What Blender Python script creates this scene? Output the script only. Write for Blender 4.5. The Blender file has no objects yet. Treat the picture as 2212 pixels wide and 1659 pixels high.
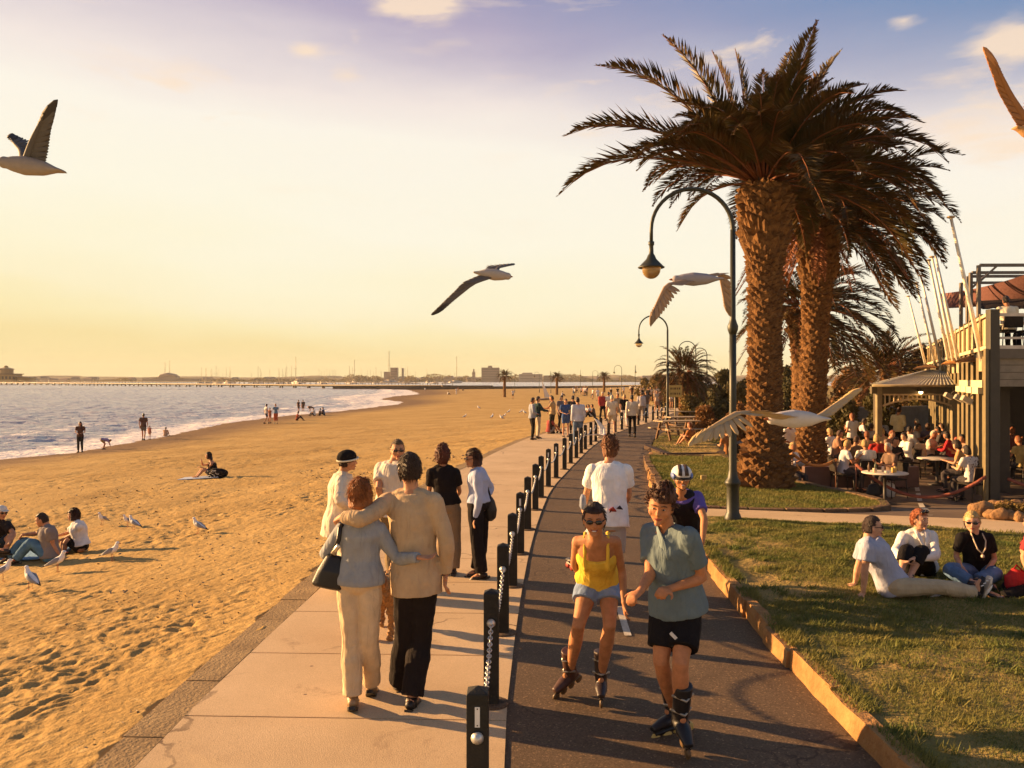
import bpy, bmesh, math, random
import numpy as np
from mathutils import Vector, Matrix
sc = bpy.context.scene
col = sc.collection
random.seed(7); rng = np.random.default_rng(7)

# ------------------------------------------------------------------ camera
H, F, CX, HZ = 2.5, 1800.0, 1106.0, 820.0          # eye height, focal length, centre and horizon of a 2212 px wide view
cam = bpy.data.cameras.new('camera'); cam_o = bpy.data.objects.new('camera', cam); col.objects.link(cam_o)
cam_o.location = (0, 0, H); cam_o.rotation_euler = (math.radians(90), 0, 0)
cam.sensor_width = 36; cam.lens = 36 * F / 2212; cam.shift_y = -9.5 / 2212
cam.clip_start = .1; cam.clip_end = 9000
sc.camera = cam_o
sc.view_settings.view_transform = 'Standard'; sc.view_settings.look = 'None'
sc.view_settings.gamma = 1; sc.view_settings.exposure = 1.62
sc.cycles.max_bounces = 6; sc.cycles.volume_bounces = 0

# ------------------------------------------------------------------ sun
EL, AZ = math.radians(13.5), math.radians(-69)       # azimuth clockwise from +Y
sd = Vector((math.sin(AZ) * math.cos(EL), math.cos(AZ) * math.cos(EL), math.sin(EL)))
sl = bpy.data.lights.new('sun', 'SUN'); sl.energy = 5.0; sl.angle = math.radians(.6); sl.color = (1, .60, .26)
so = bpy.data.objects.new('sun', sl); col.objects.link(so)
so.rotation_euler = (-sd).to_track_quat('-Z', 'Y').to_euler()

# ------------------------------------------------------------------ sky
w = bpy.data.worlds.new('World'); sc.world = w; w.use_nodes = True
nt = w.node_tree; nt.nodes.clear()
def N(nt, t, **k):
    n = nt.nodes.new(t)
    for a, b in k.items():
        if a == 'ins':
            for i, v in b.items(): n.inputs[i].default_value = v
        else: setattr(n, a, b)
    return n
def math_n(nt, op, a, b=None, c=None, clamp=False):
    n = nt.nodes.new('ShaderNodeMath'); n.operation = op; n.use_clamp = clamp
    for i, v in enumerate((a, b, c)):
        if v is None: continue
        if isinstance(v, (int, float)): n.inputs[i].default_value = v
        else: nt.links.new(v, n.inputs[i])
    return n.outputs[0]
def ramp(nt, fac, stops, interp='LINEAR'):
    n = nt.nodes.new('ShaderNodeValToRGB'); cr = n.color_ramp; cr.interpolation = interp
    while len(cr.elements) < len(stops): cr.elements.new(.5)
    for e, (p, c) in zip(cr.elements, stops):
        e.position = p; e.color = (*c, 1) if len(c) == 3 else c
    nt.links.new(fac, n.inputs[0]); return n.outputs[0]
def mixc(nt, fac, a, b, mode='MIX'):
    n = nt.nodes.new('ShaderNodeMix'); n.data_type = 'RGBA'; n.blend_type = mode
    for s, v in ((0, fac), (6, a), (7, b)):
        if isinstance(v, (int, float)): n.inputs[s].default_value = v
        elif isinstance(v, tuple): n.inputs[s].default_value = (*v, 1) if len(v) == 3 else v
        else: nt.links.new(v, n.inputs[s])
    return n.outputs[2]
def srgb(r, g, b):
    f = lambda c: (c / 255 / 12.92) if c / 255 < .04045 else ((c / 255 + .055) / 1.055) ** 2.4
    return (f(r), f(g), f(b))
tc = N(nt, 'ShaderNodeTexCoord'); sep = N(nt, 'ShaderNodeSeparateXYZ'); nt.links.new(tc.outputs['Generated'], sep.inputs[0])
elev = sep.outputs[2]
dot = N(nt, 'ShaderNodeVectorMath', operation='DOT_PRODUCT'); nt.links.new(tc.outputs['Generated'], dot.inputs[0])
dot.inputs[1].default_value = (math.sin(AZ), math.cos(AZ), 0)
# slow noise breaks up the bands of colour
mp = N(nt, 'ShaderNodeMapping'); mp.inputs['Scale'].default_value = (1.2, 1.2, 5); nt.links.new(tc.outputs['Generated'], mp.inputs[0])
n1 = N(nt, 'ShaderNodeTexNoise', ins={'Scale': 1.6, 'Detail': 5, 'Roughness': .55}); nt.links.new(mp.outputs[0], n1.inputs['Vector'])
ev = math_n(nt, 'ADD', elev, math_n(nt, 'MULTIPLY', math_n(nt, 'SUBTRACT', n1.outputs[0], .5), .13))
# bluer towards the side away from the sun: raise the sampled height there
ev2 = math_n(nt, 'ADD', ev, math_n(nt, 'MULTIPLY', math_n(nt, 'SUBTRACT', .30, dot.outputs['Value']), .10))
grad = ramp(nt, ev2, [(0.0, srgb(241, 221, 162)), (.035, srgb(246, 232, 182)), (.06, srgb(249, 238, 200)), (.10, srgb(250, 242, 210)), (.16, srgb(251, 245, 224)),
    (.25, srgb(250, 243, 229)), (.30, srgb(241, 229, 222)), (.345, srgb(218, 207, 211)), (.39, srgb(182, 172, 194)), (.44, srgb(142, 144, 182)), (.62, srgb(96, 112, 150)), (1.0, srgb(74, 88, 126))])
# blue tint of the right part
bl = math_n(nt, 'MULTIPLY', math_n(nt, 'MULTIPLY_ADD', dot.outputs['Value'], -1.9, .68, clamp=True), math_n(nt, 'MULTIPLY_ADD', elev, 7, -1.75, clamp=True), clamp=True)
g2 = mixc(nt, bl, grad, srgb(100, 141, 184))
# behind the viewer the sky is kept bright and warm, added as frontal fill
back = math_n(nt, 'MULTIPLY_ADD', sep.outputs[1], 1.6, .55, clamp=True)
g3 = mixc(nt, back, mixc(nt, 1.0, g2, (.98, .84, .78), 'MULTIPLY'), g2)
# small torn clouds, bright cream
mp2 = N(nt, 'ShaderNodeMapping'); mp2.inputs['Scale'].default_value = (2.2, 2.2, 8.5); mp2.inputs['Location'].default_value = (3.1, .4, 1.35); nt.links.new(tc.outputs['Generated'], mp2.inputs[0])
n2 = N(nt, 'ShaderNodeTexNoise', ins={'Scale': 2.4, 'Detail': 9, 'Roughness': .62, 'Distortion': .35}); nt.links.new(mp2.outputs[0], n2.inputs['Vector'])
n3 = N(nt, 'ShaderNodeTexNoise', ins={'Scale': .9, 'Detail': 2}); nt.links.new(mp2.outputs[0], n3.inputs['Vector'])
cm = math_n(nt, 'MULTIPLY', math_n(nt, 'MULTIPLY_ADD', n2.outputs[0], 7.5, -4.1, clamp=True), math_n(nt, 'MULTIPLY_ADD', n3.outputs[0], 5, -2.1, clamp=True))
cm = math_n(nt, 'MULTIPLY', cm, math_n(nt, 'MULTIPLY_ADD', elev, 7, -1.0, clamp=True))
# a few separate cloud puffs at fixed places in the sky
for (vx, vz, rad_, st_) in ((.565, .335, .13, 1.0), (.60, .40, .08, .7), (-.115, .45, .07, 1.0), (-.25, .40, .035, .7), (-.20, .365, .04, .8), (.47, .43, .03, .5), (.60, .27, .09, .5)):
    v_ = Vector((vx, 1, vz)).normalized(); ds_ = N(nt, 'ShaderNodeVectorMath', operation='DISTANCE'); mq = N(nt, 'ShaderNodeMapping'); mq.inputs['Scale'].default_value = (1, 1, 2.1); nt.links.new(tc.outputs['Generated'], mq.inputs[0]); nt.links.new(mq.outputs[0], ds_.inputs[0]); ds_.inputs[1].default_value = (v_.x, v_.y, v_.z * 2.1)
    k_ = math_n(nt, 'MULTIPLY_ADD', ds_.outputs['Value'], -1 / rad_, 1.0, clamp=True); k_ = math_n(nt, 'MULTIPLY', math_n(nt, 'MULTIPLY_ADD', math_n(nt, 'ADD', n2.outputs[0], math_n(nt, 'MULTIPLY', k_, .22)), 6, -3.35, clamp=True), math_n(nt, 'MULTIPLY', k_, st_ * 2.2, clamp=True)); cm = math_n(nt, 'MAXIMUM', cm, k_)
cm = math_n(nt, 'MULTIPLY', cm, .85)
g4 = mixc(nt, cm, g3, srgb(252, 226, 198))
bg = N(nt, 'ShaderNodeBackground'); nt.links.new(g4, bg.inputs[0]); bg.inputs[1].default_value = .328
sky = N(nt, 'ShaderNodeTexSky', sky_type='NISHITA', sun_disc=False, sun_elevation=EL, sun_rotation=AZ, air_density=1.2, dust_density=2.5)
bg2 = N(nt, 'ShaderNodeBackground'); nt.links.new(sky.outputs[0], bg2.inputs[0]); bg2.inputs[1].default_value = .0008
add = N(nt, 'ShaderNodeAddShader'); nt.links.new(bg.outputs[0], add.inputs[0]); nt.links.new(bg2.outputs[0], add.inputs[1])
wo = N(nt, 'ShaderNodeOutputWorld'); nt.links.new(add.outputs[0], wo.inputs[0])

# ------------------------------------------------------------------ helpers
def P(px, py, d): return Vector(((px - CX) / F * d, d, H - (py - HZ) / F * d))
def itp(x, tab): return float(np.interp(x, [t[0] for t in tab], [t[1] for t in tab]))
CT = [(0, -.18), (4.4, -.18), (6.4, -.16), (8.2, -.09), (10, 0), (12, .12), (14, .27), (16, .45), (18, .65), (20, .92), (24, 1.6), (30, 2.65), (35, 3.65), (42, 5.6), (51, 8.7), (64, 12.4), (80, 17), (120, 26), (200, 42), (400, 80)]
def cl(d): return np.interp(d, [t[0] for t in CT], [t[1] for t in CT])
def Lx(d): return cl(d) - np.interp(d, [0, 10, 22, 36, 60], [2.22, 2.3, 2.85, 3.1, 3.3])
def Rx(d): return cl(d) + np.interp(d, [0, 5, 9, 14, 22, 40, 60], [2.56, 2.56, 2.5, 2.5, 2.32, 2.25, 2.3])
ST = [(0, -27.5), (42.7, -26.2), (47, -24.2), (55, -24.3), (62, -24.7), (79, -26.1), (97, -24.6), (107, -21.9), (125, -19.7), (142, -18), (156, -19.5), (172, -26), (205, -28), (238, -25), (335, -40), (345, -44), (420, -60)]
def Xs(d): return np.interp(d, [t[0] for t in ST], [t[1] for t in ST])
def sandz(x, d):
    u = (Lx(d) - x) / (Lx(d) - Xs(d))
    return -np.interp(u, [-1, 0, .04, .25, .375, 1, 1.3, 4], [0, .0, .1, .62, .8, 1.6, 2.2, 3.5])
def rightz(x, d):
    r = x - Rx(d)
    lawn = .13 + .05 * np.clip(r / 1.5, 0, 1)
    z = np.where(d < 15.3, np.where(d < 13.2, lawn, .15), np.interp(d, [15.3, 19], [.12, -.4]))
    z = np.where((d > 15.3) & inbed(x, d), .17, z)
    return np.where((d > 26) & (r < 9) , .1, z)
def inbed(x, d): return (d > 15.2) & (d < 26) & (x < np.interp(d, [15.2, 15.6, 16.4, 17.2, 18.5, 20, 26], [6.3, 6.9, 7.15, 7.0, 6.75, 6.3, 6.6]))
def gz(x, d):
    x = np.asarray(x, float); d = np.asarray(d, float)
    return np.where(x < Lx(d), sandz(x, d), np.where(x < Rx(d), 0., rightz(x, d)))
def G(px, py, dmax=400):
    ds = np.concatenate([np.arange(3, 60, .02), np.arange(60, dmax, .2)])
    z = H - (py - HZ) / F * ds; g = gz((px - CX) / F * ds, ds)
    i = int(np.argmax(z <= g)) if (z <= g).any() else len(ds) - 1
    d = float(ds[i]); x = (px - CX) / F * d
    return Vector((x, d, float(gz(x, d))))

def tag(o, label=None, cat=None, group=None, kind=None):
    if label: o['label'] = label
    if cat: o['category'] = cat
    if group: o['group'] = group
    if kind: o['kind'] = kind
    return o
def thing(name, label, cat, loc, group=None, rz=0):
    o = bpy.data.objects.new(name, None); o.empty_display_size = .2; col.objects.link(o); o.location = loc; o.rotation_euler = (0, 0, rz)
    return tag(o, label, cat, group)
class MB:
    def __init__(s): s.v = []; s.f = []; s.n = 0
    def add(s, v, f):
        v = np.asarray(v, float); s.v.append(v); k = s.n; s.f += [tuple(i + k for i in q) for q in f]; s.n += len(v)
    def box(s, c, d, rz=0, tilt=None):
        x, y, z = [a / 2 for a in d]
        v = np.array([(-x, -y, -z), (x, -y, -z), (x, y, -z), (-x, y, -z), (-x, -y, z), (x, -y, z), (x, y, z), (-x, y, z)])
        m = Matrix.Rotation(rz, 3, 'Z')
        if tilt is not None: m = tilt
        v = v @ np.array(m).T + np.array(c)
        s.add(v, [(0, 3, 2, 1), (4, 5, 6, 7), (0, 1, 5, 4), (1, 2, 6, 5), (2, 3, 7, 6), (3, 0, 4, 7)])
    def beam(s, a, b, w, h=None):
        a, b = Vector(a), Vector(b); h = h or w; z = (b - a); L = z.length; q = z.to_track_quat('Y', 'Z').to_matrix()
        s.box((a + b) / 2, (w, L, h), tilt=q)
    def tube(s, pts, rad, n=8, lat=None, cap=True):
        """loft of ellipses; rad entries r or (lateral, sagittal); lat: lateral axis (one, or one per point)"""
        pts = [np.array(p, float) for p in pts]; m = len(pts)
        if not isinstance(rad, (list, tuple)): rad = [rad] * m
        rings = []; a = np.linspace(0, 2 * math.pi, n, endpoint=False); prev = None
        for i, p in enumerate(pts):
            t = pts[min(i + 1, m - 1)] - pts[max(i - 1, 0)]; L = np.linalg.norm(t); t = t / L if L > 1e-9 else np.array((0, 0, 1.))
            if lat is not None: l = np.array(lat[i] if isinstance(lat, list) else lat, float)
            elif prev is not None: l = prev
            else: l = np.array((1., 0, 0)) if abs(t[0]) < .9 else np.array((0, 1., 0))
            l = l - t * l.dot(t)
            if np.linalg.norm(l) < 1e-6: l = np.cross(t, (0, 0, 1.)) + 1e-4
            l = l / np.linalg.norm(l); prev = l; b = np.cross(t, l)
            r = rad[i]; rx, ry = r if isinstance(r, (list, tuple)) else (r, r)
            rings.append(p + np.outer(np.cos(a) * rx, l) + np.outer(np.sin(a) * ry, b))
        v = np.concatenate(rings); f = []
        for i in range(m - 1):
            for j in range(n):
                k = (j + 1) % n; f.append((i * n + j, i * n + k, (i + 1) * n + k, (i + 1) * n + j))
        if cap:
            f.append(tuple(range(n - 1, -1, -1))); f.append(tuple((m - 1) * n + j for j in range(n)))
        s.add(v, f)
    def lathe(s, c, prof, n=16):
        c = np.array(c, float); a = np.linspace(0, 2 * math.pi, n, endpoint=False); v = []
        for r, z in prof: v.append(np.stack([np.cos(a) * r, np.sin(a) * r, np.full(n, z)], 1) + c)
        f = []
        for i in range(len(prof) - 1):
            for j in range(n): k = (j + 1) % n; f.append((i * n + j, i * n + k, (i + 1) * n + k, (i + 1) * n + j))
        f.append(tuple(range(n - 1, -1, -1))); f.append(tuple((len(prof) - 1) * n + j for j in range(n)))
        s.add(np.concatenate(v), f)
    def ball(s, c, r, n=12, m=8, fr=None):
        """ellipsoid, r = (rx,ry,rz) in frame fr (3 axes as rows)"""
        if not isinstance(r, (list, tuple)): r = (r, r, r)
        fr = np.eye(3) if fr is None else np.array(fr); v = []
        for i in range(m + 1):
            th = math.pi * i / m
            for j in range(n):
                ph = 2 * math.pi * j / n; v.append((math.sin(th) * math.cos(ph) * r[0], math.sin(th) * math.sin(ph) * r[1], math.cos(th) * r[2]))
        v = np.array(v) @ fr + np.array(c); f = []
        for i in range(m):
            for j in range(n): k = (j + 1) % n; f.append((i * n + j, (i + 1) * n + j, (i + 1) * n + k, i * n + k))
        s.add(v, f)
    def prism(s, poly, z0, z1):
        n = len(poly); v = [(x, y, z0) for x, y in poly] + [(x, y, z1) for x, y in poly]
        s.add(v, [tuple(range(n - 1, -1, -1)), tuple(range(n, 2 * n))] + [(i, (i + 1) % n, n + (i + 1) % n, n + i) for i in range(n)])
    def mesh(s, name, off=(0, 0, 0)):
        me = bpy.data.meshes.new(name); v = np.concatenate(s.v) - np.array(off)
        me.from_pydata(v.tolist(), [], s.f); return me
    def build(s, name, mat, parent=None, smooth=True, color=None, bevel=0, autos=None):
        off = parent_world(parent)
        me = s.mesh(name, off); o = bpy.data.objects.new(name, me); col.objects.link(o); me.materials.append(mat)
        if smooth: me.shade_smooth()
        if smooth and autos: me.set_sharp_from_angle(angle=math.radians(autos))
        if parent is not None: o.parent = parent
        if color: o.color = (*color, 1)
        if bevel:
            b = o.modifiers.new('bevel', 'BEVEL'); b.width = bevel; b.segments = 2; b.limit_method = 'ANGLE'
        return o
def parent_world(p):
    loc = Vector((0, 0, 0))
    while p is not None: loc = loc + p.location; p = p.parent
    return tuple(loc)
def fuse(mb, name, mat, voxel, parent=None, color=None, smooth=2, disp=0, dsize=.12):
    """one continuous surface out of overlapping lofts"""
    off = parent_world(parent); me = mb.mesh('tmp', off); o = bpy.data.objects.new('tmp', me); col.objects.link(o)
    r = o.modifiers.new('r', 'REMESH'); r.mode = 'VOXEL'; r.voxel_size = voxel
    if smooth:
        q = o.modifiers.new('s', 'SMOOTH'); q.factor = .6; q.iterations = smooth
    if disp:
        t = bpy.data.textures.get('fold%d' % int(dsize * 1000)) or bpy.data.textures.new('fold%d' % int(dsize * 1000), 'CLOUDS'); t.noise_scale = dsize; t.noise_depth = 1
        q = o.modifiers.new('d', 'DISPLACE'); q.texture = t; q.strength = disp; q.mid_level = .5; q.texture_coords = 'LOCAL'
    dg = bpy.context.evaluated_depsgraph_get(); m2 = bpy.data.meshes.new_from_object(o.evaluated_get(dg))
    bpy.data.objects.remove(o); bpy.data.meshes.remove(me)
    m2.name = name; m2.materials.clear(); m2.materials.append(mat); m2.shade_smooth()
    o = bpy.data.objects.new(name, m2); col.objects.link(o)
    if parent is not None: o.parent = parent
    if color: o.color = (*color, 1)
    return o

# ------------------------------------------------------------------ materials
MATS = {}
def mat(name, base=(.5, .5, .5), rough=.7, var=.25, scale=6, bump=.3, bscale=60, metal=0, col2=None, spec=.3, bdist=.01, useobj=False, coord='Object', detail=6, sub=0):
    if name in MATS: return MATS[name]
    m = bpy.data.materials.new(name); m.use_nodes = True; t = m.node_tree; b = t.nodes['Principled BSDF']
    tcn = N(t, 'ShaderNodeTexCoord'); v = tcn.outputs['Object']
    if coord == 'World': v = N(t, 'ShaderNodeNewGeometry').outputs['Position']
    no = N(t, 'ShaderNodeTexNoise', ins={'Scale': scale, 'Detail': detail, 'Roughness': .6}); t.links.new(v, no.inputs['Vector'])
    if useobj: c0 = N(t, 'ShaderNodeObjectInfo').outputs['Color']
    else: c0 = N(t, 'ShaderNodeRGB'); c0.outputs[0].default_value = (*base, 1); c0 = c0.outputs[0]
    if col2: c = mixc(t, math_n(t, 'MULTIPLY_ADD', no.outputs[0], 3, -1, clamp=True), c0, col2)
    else: c = mixc(t, 1.0, c0, ramp(t, no.outputs[0], [(.3, (1 - var,) * 3), (.7, (1 + var * .6,) * 3)]), 'MULTIPLY')
    t.links.new(c, b.inputs['Base Color']); b.inputs['Roughness'].default_value = rough; b.inputs['Metallic'].default_value = metal
    b.inputs['Specular IOR Level'].default_value = spec
    if sub: b.inputs['Subsurface Weight'].default_value = sub; b.inputs['Subsurface Radius'].default_value = (.01, .005, .003); b.inputs['Subsurface Scale'].default_value = 1
    if bump:
        n2 = N(t, 'ShaderNodeTexNoise', ins={'Scale': bscale, 'Detail': 4, 'Roughness': .6}); t.links.new(v, n2.inputs['Vector'])
        bp = N(t, 'ShaderNodeBump', ins={'Strength': bump, 'Distance': bdist}); t.links.new(n2.outputs[0], bp.inputs['Height']); t.links.new(bp.outputs[0], b.inputs['Normal'])
    MATS[name] = m; return m
cloth = mat('cloth', useobj=True, rough=.9, var=.14, scale=9, bump=.9, bscale=8.5, bdist=.022, spec=.1)
denim = mat('denim', useobj=True, rough=.9, var=.35, scale=7, bump=.9, bscale=9, bdist=.022, spec=.1)
for _m in (cloth, denim):
    for _n in _m.node_tree.nodes:
        if _n.type == 'TEX_NOISE' and _n.inputs['Scale'].default_value in (8.5, 9.0) and _n.inputs['Detail'].default_value == 4: _n.inputs['Distortion'].default_value = 1.6; _n.inputs['Detail'].default_value = 7; _n.inputs['Roughness'].default_value = .5; _q = N(_m.node_tree, 'ShaderNodeMapping'); _q.inputs['Scale'].default_value = (1.3, 1.3, .4); _m.node_tree.links.new(_n.inputs['Vector'].links[0].from_socket, _q.inputs[0]); _m.node_tree.links.new(_q.outputs[0], _n.inputs['Vector'])
skin = mat('skin', useobj=True, rough=.62, var=.24, scale=16, bump=.25, bscale=120, spec=.25, sub=.15)
hairm = mat('hair', useobj=True, rough=.5, var=.45, scale=40, bump=.8, bscale=130, bdist=.02, spec=.4)
leather = mat('leather', useobj=True, rough=.45, var=.15, scale=12, bump=.2, bscale=80, spec=.4)
paint = mat('paint', useobj=True, rough=.5, var=.22, scale=5, bump=.15, bscale=40, spec=.4)
metal = mat('metal', useobj=True, rough=.35, var=.2, scale=20, bump=.1, metal=.8)
wood = mat('wood', useobj=True, rough=.8, var=.35, scale=8, bump=.4, bscale=35, spec=.2)
glassb = mat('dark_lens', (.012, .01, .01), .12, .05, bump=0, spec=.6)
SK, SK2, SK3 = (.50, .24, .13), (.42, .18, .09), (.58, .31, .19)
# ================================================================== SETTING
def _h(ix, iy, s):
    n = (ix.astype(np.int64) * 374761393 + iy.astype(np.int64) * 668265263 + s * 144665) & 0x7fffffff
    n = ((n ^ (n >> 13)) * 1274126177) & 0x7fffffff
    return ((n ^ (n >> 16)) & 0xffff) / 65535.0
def vnoise(x, y, s=0):
    ix = np.floor(x); iy = np.floor(y); fx = x - ix; fy = y - iy; fx = fx * fx * (3 - 2 * fx); fy = fy * fy * (3 - 2 * fy)
    a = _h(ix, iy, s); b = _h(ix + 1, iy, s); c = _h(ix, iy + 1, s); d = _h(ix + 1, iy + 1, s)
    return (a * (1 - fx) + b * fx) * (1 - fy) + (c * (1 - fx) + d * fx) * fy - .5
def fbm(x, y, o=4, s=0):
    r = 0; a = 1
    for i in range(o): r = r + a * vnoise(x + i * 17.3, y - i * 9.1, s + i); x = x * 2.03; y = y * 2.03; a *= .5
    return r
def cells(x, y, s=0):
    """distance to the nearest jittered point"""
    ix = np.floor(x); iy = np.floor(y); best = np.full(x.shape, 9.)
    for dx in (-1, 0, 1):
        for dy in (-1, 0, 1):
            cx = ix + dx; cy = iy + dy
            best = np.minimum(best, (cx + _h(cx, cy, s) - x) ** 2 + (cy + _h(cx, cy, s + 5) - y) ** 2)
    return np.sqrt(best)
def gridmesh(name, X, Y, Z, m, label=None, kind='structure', parent=None):
    r, c = X.shape; me = bpy.data.meshes.new(name)
    co = np.stack([X, Y, Z], -1).reshape(-1, 3).astype(np.float32)
    idx = np.arange(r * c).reshape(r, c); q = np.stack([idx[:-1, :-1], idx[:-1, 1:], idx[1:, 1:], idx[1:, :-1]], -1).reshape(-1).astype(np.int32)
    me.vertices.add(r * c); me.vertices.foreach_set('co', co.ravel())
    nq = len(q) // 4; me.loops.add(len(q)); me.loops.foreach_set('vertex_index', q)
    me.polygons.add(nq); me.polygons.foreach_set('loop_start', np.arange(0, nq * 4, 4, dtype=np.int32)); me.polygons.foreach_set('loop_total', np.full(nq, 4, np.int32))
    me.update(calc_edges=True); me.shade_smooth(); me.materials.append(m)
    o = bpy.data.objects.new(name, me); col.objects.link(o)
    if kind: o['kind'] = kind
    if label: o['label'] = label
    return o
def tris(name, V, n, m, parent=None, kind=None):
    """V: (k, n, 3) polygons of n corners each"""
    V = np.asarray(V, np.float32); off = np.array(parent_world(parent), np.float32); V = V - off
    k = len(V); me = bpy.data.meshes.new(name); me.vertices.add(k * n); me.vertices.foreach_set('co', V.ravel())
    me.loops.add(k * n); me.loops.foreach_set('vertex_index', np.arange(k * n, dtype=np.int32)); me.polygons.add(k)
    me.polygons.foreach_set('loop_start', np.arange(0, k * n, n, dtype=np.int32)); me.polygons.foreach_set('loop_total', np.full(k, n, np.int32))
    me.update(calc_edges=True); me.materials.append(m); o = bpy.data.objects.new(name, me); col.objects.link(o)
    if parent is not None: o.parent = parent
    if kind: o['kind'] = kind
    return o

sand_m = mat('sand', (.48, .315, .12), .95, bump=.55, bscale=11, coord='World', scale=.35, col2=(.36, .225, .08), bdist=.05, spec=.05, detail=9)
# speckle of shells and dry weed on the sand
t = sand_m.node_tree; b = t.nodes['Principled BSDF']
src = b.inputs['Base Color'].links[0].from_socket; pos = N(t, 'ShaderNodeNewGeometry').outputs['Position']
sp = N(t, 'ShaderNodeTexNoise', ins={'Scale': 14, 'Detail': 6, 'Roughness': .75}); t.links.new(pos, sp.inputs['Vector'])
c = mixc(t, math_n(t, 'MULTIPLY_ADD', sp.outputs[0], 12, -7.6, clamp=True), src, (.62, .42, .22))
c = mixc(t, math_n(t, 'MULTIPLY_ADD', sp.outputs[0], -9, 3.35, clamp=True), c, (.20, .10, .04))
sq = N(t, 'ShaderNodeTexNoise', ins={'Scale': 3.2, 'Detail': 7, 'Roughness': .8}); t.links.new(pos, sq.inputs['Vector']); c = mixc(t, math_n(t, 'MULTIPLY_ADD', sq.outputs[0], 9, -5.0, clamp=True), c, (.29, .17, .062)); c = mixc(t, math_n(t, 'MULTIPLY_ADD', sq.outputs[0], -9, 3.7, clamp=True), c, (.60, .42, .19))
wet = N(t, 'ShaderNodeSeparateXYZ'); t.links.new(pos, wet.inputs[0])
c = mixc(t, math_n(t, 'MULTIPLY_ADD', wet.outputs[2], -5.0, -6.7, clamp=True), c, (.20, .125, .07))
t.links.new(c, b.inputs['Base Color'])
d = np.exp(np.linspace(math.log(2.6), math.log(430), 1150)); D = np.repeat(d[:, None], 430, 1)
l = Lx(d) - .17 + .30 * fbm(d * 1.9, d * 0, 5, 88); a = np.maximum(-1.15 * d - 3, Xs(d) - 16); X = a[:, None] + (l - a)[:, None] * np.linspace(0, 1, 430)[None, :]
Z = sandz(X, D); fade = np.clip((l[:, None] - X - .05) / .8, 0, 1); far = np.clip((95 - D) / 60, .30, 1)
sx, sy = X + .25 * fbm(X * 2, D * 2, 2, 3), D + .25 * fbm(X * 2, D * 2, 2, 9)
patch = np.clip(fbm(X * .45, D * .45, 3, 61) * 2.2 + .75, .25, 1.3)
dim = -np.clip(1 - cells(sx * 8.5, sy * 10, 1) * 1.5, 0, 1) * .012 - np.clip(1 - cells(sx * 4.6, sy * 5.6, 7) * 1.8, 0, 1) * .018 - np.clip(1 - cells(sx * 1.5, sy * 1.9, 17) * 3.6, 0, 1) * .030
rid = np.abs(fbm(sx * 5.2 + sy, sy * 6.6, 4, 11)) * .045
Z = Z + ((dim + rid) * patch + .04 * fbm(X * .8, D * .8, 3, 2) + .014 * fbm(X * 14, D * 14, 3, 5)) * fade * far + (1 - fade) * (.012 + .012 * fbm(X * 5, D * 5, 3, 1)) - .03 * np.clip(1 - (l[:, None] - X) / .05, 0, 1)
gridmesh('sand', X, D, Z, sand_m)
weed_m = mat('dry_weed', (.10, .055, .025), .95, coord='World', scale=9, col2=(.42, .34, .24), bump=0)
n = 2600; dl = rng.uniform(0, 1, n) ** 1.6 * 26 + 3.2; xl = Lx(dl) - .4 - rng.uniform(0, 1, n) ** 1.3 * np.minimum(dl * .75, 14); kc = fbm(xl * .5, dl * .5, 3, 91) > -.08; xl, dl = xl[kc], dl[kc]; n = len(xl)
a_ = rng.uniform(0, 6.28, n); q_ = rng.uniform(.006, .022, n) * (.6 + dl / 16); zl = sandz(xl, dl) + .004; e1 = np.stack([np.cos(a_) * q_, np.sin(a_) * q_, rng.uniform(-.2, .6, n) * q_], 1); e2 = np.stack([-np.sin(a_) * q_ * .4, np.cos(a_) * q_ * .4, q_ * .5], 1); p_ = np.stack([xl, dl, zl + .006], 1)
tag(tris('beach_litter', np.stack([p_ - e1, p_ + e2, p_ + e1, p_ - e2], 1), 4, weed_m, kind='stuff'), 'scraps of dry seaweed and shell scattered over the sand', 'seaweed')
# far sand beyond the spit towards the sea wall, right of the path line
far_m = mat('park_ground', (.40, .24, .09), .95, coord='World', scale=.08, col2=(.22, .19, .06), bump=.6, bscale=2, bdist=.2, spec=.05, detail=8)
d = np.linspace(26, 345, 240); D = np.repeat(d[:, None], 120, 1); a = Rx(d) + .1; X = a[:, None] + (np.linspace(0, 1, 120) ** 1.7)[None, :] * 260
Z = .06 + np.clip((D - 60) / 60, 0, 1) * .0 + .25 * fbm(X * .15, D * .15, 3, 4) * np.clip((X - a[:, None]) / 3, 0, 1)
Z = np.where((D < 62) & (X > a[:, None] + 3.2), -.75, Z)
gridmesh('park_ground', X, D, Z, far_m)

# ---- pavement, edging stones, asphalt path
pave_m = mat('pavement_concrete', (.60, .435, .26), .85, coord='World', scale=.7, col2=(.50, .35, .20), bump=.5, bscale=95, bdist=.006, spec=.2, detail=9)
t = pave_m.node_tree; b = t.nodes['Principled BSDF']; src = b.inputs['Base Color'].links[0].from_socket; pos = N(t, 'ShaderNodeNewGeometry').outputs['Position']
sp = N(t, 'ShaderNodeTexNoise', ins={'Scale': 55, 'Detail': 3, 'Roughness': .7}); t.links.new(pos, sp.inputs['Vector'])
s2 = N(t, 'ShaderNodeTexNoise', ins={'Scale': 1.1, 'Detail': 3}); t.links.new(pos, s2.inputs['Vector'])
k = math_n(t, 'MULTIPLY', math_n(t, 'MULTIPLY_ADD', sp.outputs[0], 14, -8.7, clamp=True), math_n(t, 'MULTIPLY_ADD', s2.outputs[0], 5, -2.2, clamp=True))
c = mixc(t, k, src, (.13, .085, .05)); s3 = N(t, 'ShaderNodeTexVoronoi', ins={'Scale': 120}); t.links.new(pos, s3.inputs['Vector'])
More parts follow.
